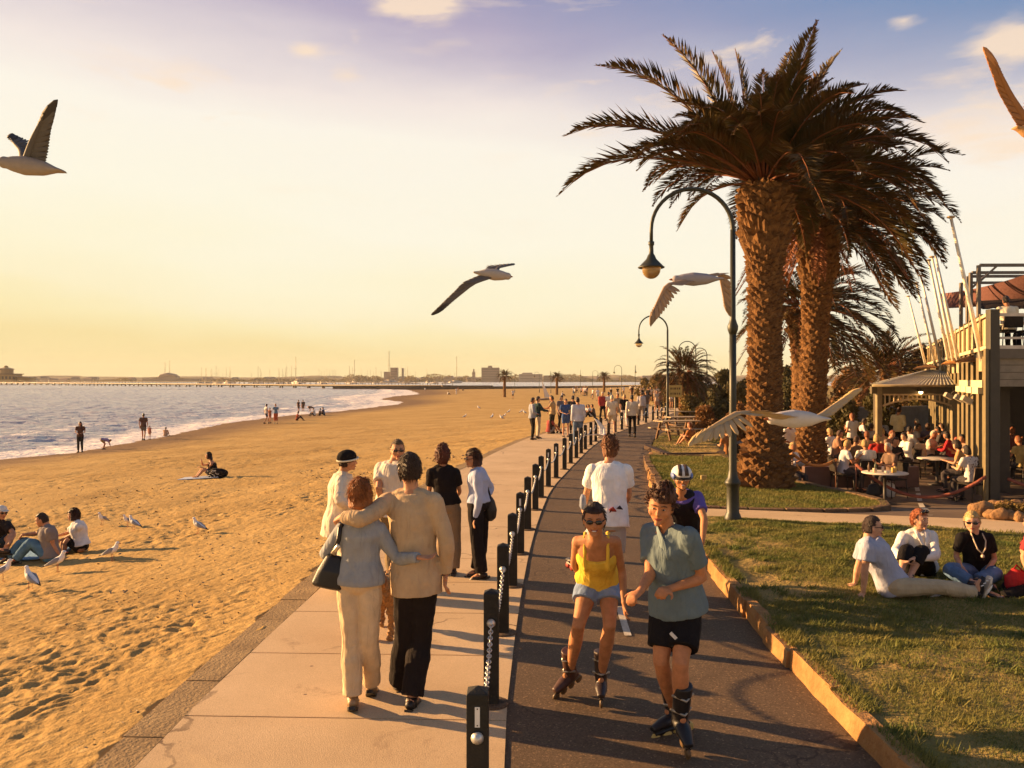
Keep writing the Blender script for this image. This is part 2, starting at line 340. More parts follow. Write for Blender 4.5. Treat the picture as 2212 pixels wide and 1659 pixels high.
c = mixc(t, 1.0, c, ramp(t, s3.outputs['Color'], [(0, (.86, .86, .86)), (1, (1.1, 1.1, 1.1))]), 'MULTIPLY')
st_ = N(t, 'ShaderNodeTexNoise', ins={'Scale': 1.7, 'Detail': 9, 'Roughness': .72, 'Distortion': .6}); t.links.new(pos, st_.inputs['Vector'])
c = mixc(t, math_n(t, 'MULTIPLY_ADD', st_.outputs[0], 7, -4.1, clamp=True), c, (.31, .205, .12)); c = mixc(t, math_n(t, 'MULTIPLY_ADD', st_.outputs[0], -8, 3.1, clamp=True), c, (.62, .44, .24))
ck = N(t, 'ShaderNodeTexVoronoi', feature='DISTANCE_TO_EDGE', ins={'Scale': .34}); wn = N(t, 'ShaderNodeTexNoise', ins={'Scale': 2.5, 'Detail': 6}); t.links.new(pos, wn.inputs['Vector']); va = N(t, 'ShaderNodeVectorMath', operation='MULTIPLY_ADD'); t.links.new(wn.outputs['Color'], va.inputs[0]); va.inputs[1].default_value = (.5, .5, .5); t.links.new(pos, va.inputs[2]); t.links.new(va.outputs[0], ck.inputs['Vector'])
c = mixc(t, math_n(t, 'MULTIPLY', math_n(t, 'MULTIPLY_ADD', ck.outputs['Distance'], -260, 1.6, clamp=True), math_n(t, 'MULTIPLY_ADD', s2.outputs[0] if 's2' in dir() else .6, 5, -2.3, clamp=True)), c, (.14, .09, .055))
gum = N(t, 'ShaderNodeTexVoronoi', ins={'Scale': 3.1}); t.links.new(pos, gum.inputs['Vector']); c = mixc(t, math_n(t, 'MULTIPLY_ADD', gum.outputs['Distance'], -60, 3.2, clamp=True), c, (.20, .13, .09))
t.links.new(c, b.inputs['Base Color'])
joints = [2.4, 3.6, 4.9, 6.16, 7.59, 8.95, 10.3, 11.66, 14.2, 16.9, 19.6, 22.4, 25.2, 28, 31, 34, 37, 40, 44, 48, 52, 57, 62, 68, 75, 84, 95, 110]
mb = MB()
for a, b_ in zip(joints, joints[1:]):
    ds = np.linspace(a + .009, b_ - .009, 5); v = []; sk = -.05
    for q in ds:
        v += [(Lx(q), q + .04, 0), (cl(q) + .12, q + sk, 0)]
    n = len(v); vb = [(x, y, -.06) for x, y, z in v]
    f = [(2 * i, 2 * i + 1, 2 * i + 3, 2 * i + 2) for i in range(4)] + [(0, n, n + 1, 1), (n - 2, n - 1, 2 * n - 1, 2 * n - 2)]
    mb.add(v + vb, f)
o = mb.build('pavement', pave_m, smooth=False); tag(o, kind='structure')
dark_m = mat('joint_grit', (.13, .085, .05), .95, coord='World')
mb = MB(); ds = np.linspace(2.4, 110, 120); v = []
for q in ds: v += [(Lx(q) + .01, q, -.022), (cl(q) + .12, q, -.022)]
mb.add(v, [(2 * i, 2 * i + 1, 2 * i + 3, 2 * i + 2) for i in range(len(ds) - 1)]); tag(mb.build('pavement_bedding', dark_m), kind='structure')
edge_m = mat('edging_stone', (.36, .25, .13), .9, coord='World', scale=2.2, col2=(.25, .17, .09), bump=.8, bscale=30, bdist=.02, spec=.1, detail=8)
mb = MB(); q = 2.4; rd = random.Random(3)
while q < 60:
    L = rd.uniform(.75, 1.15) * (1 if q < 12 else 1.8); a = rd.uniform(-.012, .012); w_ = .30
    p = [(Lx(q) - w_ + a, q + .012), (Lx(q) - .008, q), (Lx(q + L) - .008, q + L - .014), (Lx(q + L) - w_ + a, q + L - .002)]
    mb.prism(p, -.2, rd.uniform(-.012, .004)); q += L
tag(mb.build('edging_stones', edge_m, smooth=False), kind='structure')
asph_m = mat('asphalt', (.142, .093, .055), .8, coord='World', scale=.45, col2=(.104, .068, .041), bump=.9, bscale=150, bdist=.006, spec=.2, detail=9)
t = asph_m.node_tree; b = t.nodes['Principled BSDF']; src = b.inputs['Base Color'].links[0].from_socket; pos = N(t, 'ShaderNodeNewGeometry').outputs['Position']
s3 = N(t, 'ShaderNodeTexVoronoi', ins={'Scale': 85}); t.links.new(pos, s3.inputs['Vector'])
c = mixc(t, 1.0, src, ramp(t, s3.outputs['Color'], [(.1, (.7, .7, .7)), (.8, (1.15, 1.15, 1.15)), (.93, (2.2, 2.1, 1.9))]), 'MULTIPLY')
st_ = N(t, 'ShaderNodeTexNoise', ins={'Scale': .9, 'Detail': 10, 'Roughness': .7, 'Distortion': 1.0}); t.links.new(pos, st_.inputs['Vector'])
c = mixc(t, math_n(t, 'MULTIPLY_ADD', st_.outputs[0], 6, -3.4, clamp=True), c, mixc(t, 1.0, c, (1.5, 1.42, 1.3), 'MULTIPLY')); c = mixc(t, math_n(t, 'MULTIPLY_ADD', st_.outputs[0], -7, 2.75, clamp=True), c, mixc(t, 1.0, c, (.6, .6, .62), 'MULTIPLY'))
s2 = N(t, 'ShaderNodeTexNoise', ins={'Scale': .6, 'Detail': 3}); t.links.new(pos, s2.inputs['Vector'])
ck = N(t, 'ShaderNodeTexVoronoi', feature='DISTANCE_TO_EDGE', ins={'Scale': .45}); wn = N(t, 'ShaderNodeTexNoise', ins={'Scale': 2.5, 'Detail': 6}); t.links.new(pos, wn.inputs['Vector']); va = N(t, 'ShaderNodeVectorMath', operation='MULTIPLY_ADD'); t.links.new(wn.outputs['Color'], va.inputs[0]); va.inputs[1].default_value = (.5, .5, .5); t.links.new(pos, va.inputs[2]); t.links.new(va.outputs[0], ck.inputs['Vector'])
c = mixc(t, math_n(t, 'MULTIPLY', math_n(t, 'MULTIPLY_ADD', ck.outputs['Distance'], -260, 1.6, clamp=True), math_n(t, 'MULTIPLY_ADD', s2.outputs[0] if 's2' in dir() else .6, 5, -2.3, clamp=True)), c, (.035, .022, .015))
t.links.new(c, b.inputs['Base Color'])
d = np.concatenate([np.arange(2.4, 30, .2), np.arange(30, 130, 1.)]); D = np.repeat(d[:, None], 14, 1)
X = (cl(d) + .06)[:, None] + (Rx(d) - cl(d) - .03)[:, None] * np.linspace(0, 1, 14)[None, :]
gridmesh('bike_path', X, D, -.012 + .004 * fbm(X, D, 2), asph_m)
mark_m = mat('line_paint', (.62, .56, .46), .8, coord='World', scale=20, col2=(.40, .34, .26), bump=.3)
mb = MB(); v = [(1.10, 8.15, -.002), (1.17, 8.15, -.002), (1.215, 9.2, -.002), (1.145, 9.2, -.002)]
mb.add(v, [(0, 1, 2, 3)]); mb.add([(1.19, 10.2, -.002), (1.26, 10.2, -.002), (1.30, 11.2, -.002), (1.23, 11.2, -.002)], [(0, 1, 2, 3)])
tag(mb.build('path_marking', mark_m, smooth=False), kind='structure')
# ---- kerb of rough stones
kerb_m = mat('kerb_stone', (.40, .225, .09), .9, coord='World', scale=3.5, col2=(.27, .13, .05), bump=1, bscale=16, bdist=.03, spec=.1, detail=8)
mb = MB(); q = 2.4; rd = random.Random(5)
while q < 27:
    L = rd.uniform(.35, 1.15); a = rd.uniform(-.022, .022); b2 = a + rd.uniform(-.015, .015); h_ = rd.uniform(.135, .165)
    n = 5; ys = np.linspace(q + .008, q + L - .006, n)
    for side in (0,):
        v = []; 
        for i, y in enumerate(ys):
            x = Rx(y) + a + (b2 - a) * i / (n - 1); j = lambda s=.008: rd.uniform(-s, s)
            v += [(x + j(), y, -.05), (x + .012 + j(.012), y, h_ * .6), (x + .022 + j(), y, h_ + j(.01)), (x + .13 + j(), y, h_ + j(.01)), (x + .14, y, -.05)]
        f = []
        for i in range(n - 1):
            for k in range(4): f.append((i * 5 + k, i * 5 + k + 1, i * 5 + k + 6, i * 5 + k + 5))
        f += [(0, 1, 2, 3, 4)[::-1], tuple((n - 1) * 5 + k for k in range(5))]
        mb.add(v, f)
    q += L
tag(mb.build('kerb', kerb_m, smooth=False), kind='structure')
# ---- lawn
def fl(x): return 13.94 - .366 * (x - 4.3) if np.isscalar(x) else 13.94 - .366 * (x - 4.3)
def fu(x): return 15.0 - .27 * (x - 4.6)
lawn_m = mat('lawn_soil', (.15, .135, .04), .95, coord='World', scale=1.6, col2=(.33, .22, .085), bump=1, bscale=18, bdist=.04, spec=.05, detail=9)
def lawnz(x, d):
    r = x - Rx(d)
    return .125 + .05 * np.clip(r / 1.2, 0, 1) + .035 * fbm(x * 1.7, d * 1.7, 3, 21) * np.clip(r * 2, 0.2, 1) + .012 * fbm(x * 9, d * 9, 2, 8)
n = 260; uu = np.linspace(0, 1, n) ** 1.5; d = np.linspace(0, 1, 330)
X = Rx(2.4 + 12 * d)[:, None] + .11 + uu[None, :] * 9; Dm = 2.4 + (fl(X) + .02 - 2.4) * d[:, None]; X = Rx(Dm) + .11 + uu[None, :] * 9; Dm = 2.4 + (fl(X) + .02 - 2.4) * d[:, None]
gridmesh('lawn', X, Dm, lawnz(X, Dm), lawn_m)
def blades(n, xs, ds, zf, hgt, wid, name, m):
    V = np.zeros((n, 3, 3), np.float32); z = zf(xs, ds); a = rng.uniform(0, 6.28, n); h = hgt * rng.uniform(.5, 1.3, n); w_ = wid * (1 + ds / 9)
    lean = rng.normal(0, .5, (n, 2)) * h[:, None]; lean[:, 0] += h * .35
    V[:, 0] = np.stack([xs - np.cos(a) * w_, ds - np.sin(a) * w_, z - .003], 1); V[:, 1] = np.stack([xs + np.cos(a) * w_, ds + np.sin(a) * w_, z - .003], 1)
    V[:, 2] = np.stack([xs + lean[:, 0], ds + lean[:, 1], z + h], 1)
    return V
def leafmat(name, c1, c2, tr=.25, rough=.6):
    m = mat(name, c1, rough, coord='World', scale=2.1, col2=c2, bump=0, spec=.15, detail=8); t = m.node_tree; b = t.nodes['Principled BSDF']
    tl = N(t, 'ShaderNodeBsdfTranslucent'); t.links.new(b.inputs['Base Color'].links[0].from_socket, tl.inputs[0]); mx = N(t, 'ShaderNodeMixShader'); mx.inputs[0].default_value = tr
    t.links.new(b.outputs[0], mx.inputs[1]); t.links.new(tl.outputs[0], mx.inputs[2]); t.links.new(mx.outputs[0], t.nodes['Material Output'].inputs[0]); return m
grass_m = leafmat('grass', (.095, .125, .028), (.235, .20, .055), .25)
n = 420000; ds = rng.uniform(0, 1, n) ** .8 * 11.4 + 2.9; xs = Rx(ds) + .14 + rng.uniform(0, 1, n) ** 1.25 * 8
dens = fbm(xs * 1.3, ds * 1.3, 4, 31) + np.clip((xs - Rx(ds) - .1) / 1.3, 0, 1) * .85 - .46 + rng.uniform(-.25, .25, n)
k = (ds < fl(xs) - .01) & (dens > -.12) & (xs < ds * .68); xs, ds = xs[k], ds[k]
Vb = [blades(len(xs), xs, ds, lawnz, .022, .0022, 'g', grass_m)]
n = 8000; de = rng.uniform(3, 14, n); ke = fbm(de * 2.2, de * 0, 3, 71) > -.05; de = de[ke]; xe = Rx(de) + rng.uniform(.04, .24, len(de)); Vb.append(blades(len(de), xe, de, lambda x, d: np.full(x.shape, .145), .055, .003, 'g', grass_m))
n = 500; cx_ = rng.uniform(0, 1, n); dc = rng.uniform(4, 13.5, n); xc = Rx(dc) + .3 + cx_ * 6.5; xw = np.repeat(xc, 40) + rng.normal(0, .05, n * 40); dw = np.repeat(dc, 40) + rng.normal(0, .05, n * 40); kw = dw < fl(xw) - .01; xw, dw = xw[kw], dw[kw]; Vb.append(blades(len(xw), xw, dw, lawnz, .055, .004, 'g', grass_m))
g = tris('grass', np.concatenate(Vb), 3, grass_m, kind='stuff'); tag(g, 'short mown grass on the lawn beside the stone kerb', 'grass')
# ---- concrete footpath across the lawn
xs = np.linspace(0, 1, 60); X0 = np.stack([np.full(60, 0.), np.ones(60)]); mb = MB(); v = []
for x in np.linspace(2.75, 30, 40): v += [(x, float(fl(max(min(x, 30), 3.2))) if x < 12 else 11.1, .14), (x, float(fu(x)) if x < 12 else 13.0, .14)]
mb.add(v, [(2 * i, 2 * i + 2, 2 * i + 3, 2 * i + 1) for i in range(39)]); tag(mb.build('footpath', pave_m), kind='structure')
# ---- garden bed with stone rim, holding the big palm
bed = [(2.9, 15.5), (4.3, 15.2), (5.6, 15.05), (6.5, 15.2), (7.0, 15.6), (7.2, 16.2), (7.1, 17.0), (6.9, 18.0), (6.6, 19.2), (6.3, 20.5), (6.4, 23), (6.5, 25.5), (4.2, 26.0), (3.9, 24), (3.5, 20), (3.15, 17.5)]
mb = MB(); mb.prism(bed, -.6, .13)
tag(mb.build('garden_bed', lawn_m, smooth=False), kind='structure')
stone_m = mat('bed_stone', (.20, .12, .065), .9, coord='World', scale=4, col2=(.12, .075, .045), bump=1, bscale=14, bdist=.03, spec=.1)
mb = MB(); rd = random.Random(9)
pts = bed + [bed[0]]
for a, b_ in zip(pts, pts[1:]):
    a = Vector(a); b_ = Vector(b_); L = (b_ - a).length; m_ = max(1, round(L / .55))
    for i in range(m_):
        p = a.lerp(b_, (i + .02) / m_); q = a.lerp(b_, (i + .98) / m_); c = (p + q) / 2; mb.box((c.x, c.y, -.2), ((q - p).length, .17 + rd.uniform(0, .03), .74 + rd.uniform(-.02, .02)), math.atan2(q.y - p.y, q.x - p.x))
tag(mb.build('bed_rim', stone_m, smooth=False, bevel=.015), kind='structure')
n = 70000; xs = rng.uniform(2.9, 7.3, n); ds = rng.uniform(15.1, 26, n)
def inpoly(x, y, poly):
    r = np.zeros(x.shape, bool); j = len(poly) - 1
    for i in range(len(poly)):
        xi, yi = poly[i]; xj, yj = poly[j]; c = ((yi > y) != (yj > y)) & (x < (xj - xi) * (y - yi) / (yj - yi + 1e-12) + xi); r ^= c; j = i
    return r
k = inpoly(xs, ds, bed); xs, ds = xs[k], ds[k]
g = tris('bed_grass', blades(len(xs), xs, ds, lambda x, d: np.full(x.shape, .13), .05, .003, 'g', grass_m), 3, grass_m, kind='stuff'); tag(g, 'grass growing in the raised bed round the big palm', 'grass')
# ---- terrace paving
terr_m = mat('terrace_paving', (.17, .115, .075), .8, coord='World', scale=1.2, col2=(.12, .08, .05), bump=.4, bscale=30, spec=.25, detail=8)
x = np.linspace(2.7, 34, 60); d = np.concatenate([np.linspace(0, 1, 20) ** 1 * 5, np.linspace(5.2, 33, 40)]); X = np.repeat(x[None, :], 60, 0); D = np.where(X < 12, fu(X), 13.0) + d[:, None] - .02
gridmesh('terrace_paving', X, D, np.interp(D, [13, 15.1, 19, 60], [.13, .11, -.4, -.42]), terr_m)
# ---- water
water_m = mat('water', (.34, .32, .36), .3, coord='World', scale=.05, col2=(.40, .37, .40), bump=0, spec=.5)
t = water_m.node_tree; b = t.nodes['Principled BSDF']; b.inputs['IOR'].default_value = 1.33
pos = N(t, 'ShaderNodeNewGeometry').outputs['Position']; mp = N(t, 'ShaderNodeMapping'); mp.inputs['Scale'].default_value = (.55, 1, 1); t.links.new(pos, mp.inputs[0])
a1 = N(t, 'ShaderNodeTexNoise', ins={'Scale': .9, 'Detail': 5, 'Roughness': .65}); t.links.new(mp.outputs[0], a1.inputs['Vector'])
bp = N(t, 'ShaderNodeBump', ins={'Strength': 1.0, 'Distance': .6}); t.links.new(a1.outputs[0], bp.inputs['Height']); t.links.new(bp.outputs[0], b.inputs['Normal'])
at = N(t, 'ShaderNodeAttribute', attribute_name='foam'); f1 = N(t, 'ShaderNodeTexNoise', ins={'Scale': .8, 'Detail': 7, 'Roughness': .7}); t.links.new(mp.outputs[0], f1.inputs['Vector'])
fk = math_n(t, 'MULTIPLY_ADD', math_n(t, 'ADD', f1.outputs[0], math_n(t, 'MULTIPLY', at.outputs['Fac'], .42)), 9, -6.15, clamp=True)
src = b.inputs['Base Color'].links[0].from_socket; t.links.new(mixc(t, fk, src, (.80, .74, .70)), b.inputs['Base Color'])
t.links.new(math_n(t, 'MULTIPLY_ADD', fk, .6, .2), b.inputs['Roughness'])
d = np.exp(np.linspace(math.log(24), math.log(1300), 760)); D = np.repeat(d[:, None], 460, 1)
r = np.where(d < 345, Xs(np.minimum(d, 345)) + 5, np.interp(d, [345, 350, 1300], [-30, 90, 500])); a = -1.25 * d - 30
X = a[:, None] + (r - a)[:, None] * (1 - (1 - np.linspace(0, 1, 460)) ** 1.25)[None, :]
wx, wy = X * .35 + .6 * fbm(X * .1, D * .1, 2, 4), D * .62
sh = np.clip(1 - (Xs(D) - X) / 9, 0, 1) * (D < 345); amp = np.clip(1 - sh * .75, 0, 1)
Z = -1.6 + amp * (.42 * (np.abs(fbm(wx, wy, 4, 51)) * -1.0) + .16 + .16 * fbm(wx * .3, wy * .35, 2, 77))
sw = np.sin((Xs(D) - X) * .75 + 1.5 * fbm(X * .05, D * .06, 2, 5)) * np.clip(1 - (Xs(D) - X) / 26, 0, 1) * .07 * (D < 345); Z = Z + sw * amp
Z = np.minimum(Z - .10 * sh, -1.38)
wo_ = gridmesh('water', X, D, Z, water_m); at = wo_.data.attributes.new('foam', 'FLOAT', 'POINT')
foam = np.clip(1 - (Xs(D) - X) / np.interp(D, [20, 60, 120, 200], [8, 9, 12, 22]), 0, 1) * (D < 345) + np.clip(sw * 6, 0, .5) + .22 * np.clip((Z + 1.55) * 8, 0, 1); at.data.foreach_set('value', foam.astype(np.float32).ravel())
mb = MB(); mb.add([(-6000, 1290, -1.75), (6000, 1290, -1.75), (6000, 7500, -1.75), (-6000, 7500, -1.75), (-6000, 24, -1.95), (6000, 24, -1.95)], [(0, 1, 2, 3)])
mb.add([(90, 340, -1.9), (2500, 340, -1.9), (2500, 1290, -1.76), (480, 1290, -1.76)], [(0, 1, 2, 3)])
tag(mb.build('far_water', water_m), kind='structure')
# ---- far shore
hill_m = mat('hills', (.16, .125, .075), .95, coord='World', scale=.02, col2=(.23, .17, .10), bump=0, detail=10)
x = np.linspace(-1900, 2400, 900); X = np.repeat(x[None, :], 6, 0); Y = np.array([1480, 1490, 1520, 1600, 1700, 1750])[:, None] + 0 * X
hh = 5 + 5 * np.abs(fbm(x * .01, x * 0 + 3, 4, 3)) * 2 + 3 * np.abs(vnoise(x * .12, x * 0, 5)) + np.interp(x, [-1900, -300, 600, 900], [2, 0, 2, 6])
Z = np.stack([np.full_like(x, -2.5), hh * .45 - .5, hh * .8, hh, hh * 1.0, np.full_like(x, -2.5)])
gridmesh('hills', X, Y, Z, hill_m)
# ================================================================== PLANTS
palm_leaf = leafmat('palm_leaf', (.052, .046, .016), (.110, .056, .020), .12, .45)
palm_dead = leafmat('palm_dead_leaf', (.26, .10, .045), (.15, .055, .03), .1, .7)
trunk_m = mat('palm_trunk', (.23, .115, .042), .9, scale=7, col2=(.085, .042, .02), bump=1, bscale=30, bdist=.02, spec=.1)
bark_m = mat('bark', (.14, .08, .04), .9, scale=7, bump=1, bscale=20, bdist=.02, spec=.1)
def frond(base, az, el, L, nl, rd, droop=1.0, width=.62, side=1., wm=1.):
    n = 14; p = np.array(base, float); pts = [p]; e = el; d_ = L / n
    for i in range(n):
        t = (i + 1) / n; e -= droop * (.030 + .125 * t * t) * (1.15 if e > -.9 else .15) * max(.25, math.cos(e) + .25)
        p = p + d_ * np.array((math.cos(az) * math.cos(e), math.sin(az) * math.cos(e), math.sin(e))); pts.append(p)
    pts = np.array(pts); T = np.gradient(pts, axis=0); T /= np.linalg.norm(T, axis=1)[:, None]; Q = []
    lat0 = np.array((-math.sin(az), math.cos(az), 0))
    for s in (-1, 1):
        for i in range(nl):
            t = .13 + .87 * (i + rd.random()) / nl; k = t * n; j = min(int(k), n - 1); f = k - j
            c = pts[j] * (1 - f) + pts[j + 1] * f; tg = T[j] * (1 - f) + T[j + 1] * f; up = np.cross(tg, lat0) * -1.; up /= np.linalg.norm(up) + 1e-9
            if up[2] < 0: up = -up
            ll = L * .150 * (math.sin(math.pi * min(1, .12 + t * .93)) ** .6 + .12) * rd.uniform(.8, 1.1) * (width / .62) * 1.12
            dr = lat0 * s * .66 + tg * .78 + up * rd.uniform(.12, .5); dr /= np.linalg.norm(dr); tip = c + dr * ll + np.array((0, 0, -.22 * ll * rd.random()))
            wv = np.cross(dr, up + lat0 * s * rd.uniform(-.9, .9)); wv /= np.linalg.norm(wv) + 1e-9; w_ = .0072 * L * .8 * wm
            mid = c * .55 + tip * .45 + up * ll * .04
            Q.append((c, mid + wv * w_, tip, mid - wv * w_))
    return pts, Q
def palm(label, loc, zc, rprof, L, nf, seed, nl=46, group=None, dead=10, scales=900, elr=(-.62, 1.45), name='palm_tree', extra=(), tilt=(0, 0), upshort=.30, wm=1., lf=(1., -9)):
    rd = random.Random(seed); loc = Vector(loc); root = thing(name, label, 'palm tree', loc, group)
    zb = loc.z; hgt = zc - zb; mb = MB(); n = len(rprof)
    def axis(t): return Vector((loc.x + tilt[0] * t, loc.y + tilt[1] * t, zb + hgt * t))
    def rr(t): return float(np.interp(t, [a for a, b in rprof], [b for a, b in rprof]))
    ts = np.linspace(-.02, 1.0, 34); mb.tube([axis(t) for t in ts], [rr(t) * .93 for t in ts], 20)
    tr = None
    V = []
    for i in range(scales):                       # spiral of leaf-base scales
        t = (i / scales) ; z = zb + hgt * t; a = i * 2.39996; r = rr(t); w_ = 2.0 * r * math.sqrt(1.0 / 14) * (1.0 if t < .8 else 1.25); h_ = w_ * (.42 if t < .78 else .60)
        c0 = axis(t); o_ = Vector((math.cos(a), math.sin(a), 0)); s_ = Vector((-o_.y, o_.x, 0)); a += rd.uniform(-.06, .06); z += rd.uniform(-.012, .012); w_ *= rd.uniform(.72, 1.15); h_ *= rd.uniform(.8, 1.3); jut = .055 * (r / .4) * rd.choice([.35, .9, 1.2, 1.5, 1.9]) * (1.5 if t > .8 or t < .16 else 1)
        p = c0 + o_ * r * .93; top = p + o_ * jut + Vector((0, 0, h_ * .55)) 
        l_ = p - s_ * w_ * .5 + Vector((0, 0, h_ * .2)); q = p + s_ * w_ * .5 + Vector((0, 0, h_ * .2)); b_ = p - Vector((0, 0, h_ * .75)) + o_ * .004; tt = p + Vector((0, 0, h_ * 1.0)) - o_ * .02
        V += [(l_, b_, top), (b_, q, top), (q, tt, top), (tt, l_, top)]
    mb.add([tuple(x) for q in V for x in q], [(3 * i, 3 * i + 1, 3 * i + 2) for i in range(len(V))])
    tk = mb.build('trunk', trunk_m, root, smooth=False)
    top = axis(1.0); Q = []; rb = MB(); rt = rr(1.)
    specs = [(i * 2.39996 + rd.uniform(-.2, .2), elr[0] + (elr[1] - elr[0]) * (i / nf) ** .85 + rd.uniform(-.1, .1), L * rd.uniform(.85, 1.08) * (1 - upshort * (i / nf) ** 1.5), 1.0) for i in range(nf)] + list(extra)
    for q_, (az, el, l_, dp) in enumerate(specs):
        if q_ < nf and math.cos(az) < -.25: l_ *= lf[0]; el = max(el, lf[1] + rd.uniform(-.08, .12))
        b0 = (top.x + math.cos(az) * rt * .7, top.y + math.sin(az) * rt * .7, top.z + .25 * rt * (1 + el))
        pts, q = frond(b0, az, el, l_, nl, rd, droop=dp * rd.uniform(.8, 1.1), wm=wm); Q += q
        k = L / 4.6; rb.tube(pts[::2], list(np.linspace(.032, .006, len(pts[::2])) * k), 5)
    cr = tris('crown', np.array(Q), 4, palm_leaf, root); st = rb.build('frond_stems', palm_dead, cr if False else root)
    if dead:
        Q = []
        for i in range(dead):
            az = rd.uniform(0, 6.28); b0 = (top.x + math.cos(az) * rt * .9, top.y + math.sin(az) * rt * .9, top.z - .1)
            pts, q = frond(b0, az, rd.uniform(-1.0, -.1), L * rd.uniform(.5, .85), nl // 2, rd, droop=1.3, width=.3); Q += q
            m2 = np.array(pts); Q += [(m2[j], m2[j] + (.03, 0, 0), m2[j + 1] + (.025, 0, 0), m2[j + 1]) for j in range(len(m2) - 1)]
        tris('dead_fronds', np.array(Q), 4, palm_dead, root)
    return root
RP = [(0, .62), (.05, .56), (.11, .50), (.17, .39), (.5, .35), (.72, .37), (.80, .45), (.88, .53), (.96, .54), (1, .42)]
x_ = (1652 - CX) / F * 18.5
palm('largest date palm, thick scaly trunk in the grass bed right of the big lamp post', (x_, 18.5, .1), 6.75, RP, 3.65, 96, 4, nl=108, dead=0, scales=1250, elr=(.05, 1.5), upshort=.42, wm=1.15, lf=(.84, .60),
     extra=[(math.pi * .99, .42, 4.6, .9), (math.pi * 1.0, .62, 4.5, .85), (math.pi * 1.03, .92, 4.4, .65), (1.3, 1.2, 3.4, .3), (4.9, 1.1, 3.2, .4), (.5, 1.45, 3.1, .3), (3.0, 1.5, 2.9, .3), (3.3, .0, 2.2, 1.2), (3.3, 1.15, 3.7, .45), (3.0, 1.35, 3.0, .3), (.2, 1.2, 3.4, .4)])
RP2 = [(0, .45), (.1, .38), (.6, .36), (.75, .42), (.85, .5), (.95, .52), (1, .4)]
palm('second date palm, dark crown merging with the biggest palm and thinner leaning trunk behind it', ((1748 - CX) / F * 23, 23, -.4), 6.9, RP2, 3.45, 92, 11, nl=96, dead=34, scales=1000, elr=(-.35, 1.45), tilt=(.35, .2), upshort=.16, wm=1.15, lf=(.62, .1),
     extra=[(.05, .15, 3.9, .9), (0, .5, 4.0, .9), (.1, -.15, 3.7, .9), (-.1, .8, 4.1, .8), (.0, -.4, 3.4, .7), (.2, -.65, 3.4, .6), (-.2, -.6, 3.3, .6), (.3, 1.2, 3.5, .5), (2.6, 1.3, 3.0, .5)])
palm('third date palm, lower dark crown seen behind the trunks of the two large ones', (11.1, 32, -.4), 5.2, RP2, 4.1, 68, 21, nl=60, dead=12, scales=260, elr=(-.6, 1.1), wm=1.2, lf=(.7, -.3))
palm('bushy palm with brown skirt beside the yellow sign and the path', ((1478 - CX) / F * 46, 46, 0), 2.9, [(0, .3), (1, .34)], 2.2, 70, 31, nl=34, dead=30, scales=200, elr=(-1.0, 1.4), wm=2.2)
palm('low brown-leaved palm between the third palm and the cafe flagpoles', ((1915 - CX) / F * 42, 42, -.4), 3.0, [(0, .3), (1, .3)], 3.6, 50, 33, nl=40, dead=14, scales=60, elr=(-.5, 1.2), wm=1.8)
for i, (px, yt, d, lb) in enumerate([(1090, 806, 170, 'leftmost of the three small palms on the far beach'), (1203, 810, 185, 'middle one of the three small palms on the far beach'), (1305, 809, 205, 'rightmost of the three small palms on the far beach')]):
    X = (px - CX) / F * d; zb = float(gz(X, d)); zc = H + (HZ - yt) / F * d - .6
    palm(lb, (X, d, zb), zc, [(0, .32), (1, .3)], 2.0, 44, 50 + i, nl=16, dead=8, scales=20, group='small palms on the far beach', wm=6., elr=(-.3, 1.4))
def bush(label, c, r, n, m, seed, name='bush', cat='bush', size=.09, group=None, cl_n=26, stem=True):
    rg = np.random.default_rng(seed); root = thing(name, label, cat, (c[0], c[1], c[2]), group); r = np.array(r)
    u = rg.normal(size=(cl_n, 3)); u /= np.linalg.norm(u, axis=1)[:, None]; u[:, 2] = np.abs(u[:, 2]); cc = u * r * rg.uniform(.45, .92, (cl_n, 1)) + np.array(c)
    k = rg.integers(0, cl_n, n); cs = r.mean() * rg.uniform(.16, .34, cl_n)
    off = rg.normal(size=(n, 3)); off /= np.linalg.norm(off, axis=1)[:, None]; p = cc[k] + off * (cs[k] * rg.uniform(.5, 1.05, n) ** .5)[:, None]
    p[:, 2] = np.maximum(p[:, 2], c[2] + .02); a = rg.normal(size=(n, 3)); a /= np.linalg.norm(a, axis=1)[:, None]; b_ = np.cross(a, off); b_ /= np.linalg.norm(b_, axis=1)[:, None] + 1e-9
    s = size * rg.uniform(.6, 1.5, (n, 1)); V = np.stack([p - a * s, p + b_ * s * .38, p + a * s, p - b_ * s * .38], 1)
    tris('crown' if cat == 'tree' else 'foliage', V, 4, m, root)
    if stem:
        mb = MB()
        for q in cc[:10]: mb.tube([(c[0], c[1], c[2] - .1), ((c[0] + q[0]) / 2, (c[1] + q[1]) / 2, c[2] + (q[2] - c[2]) * .4), tuple(q)], [.05 * r.mean(), .03 * r.mean(), .008 * r.mean()], 5)
        mb.build('trunk' if cat == 'tree' else 'branches', bark_m, root)
    return root
leaf_d = leafmat('dark_leaf', (.055, .05, .018), (.10, .075, .025), .15)
leaf_o = leafmat('olive_leaf', (.13, .105, .03), (.22, .13, .04), .2)
leaf_r = leafmat('rust_leaf', (.20, .10, .035), (.28, .13, .04), .2)
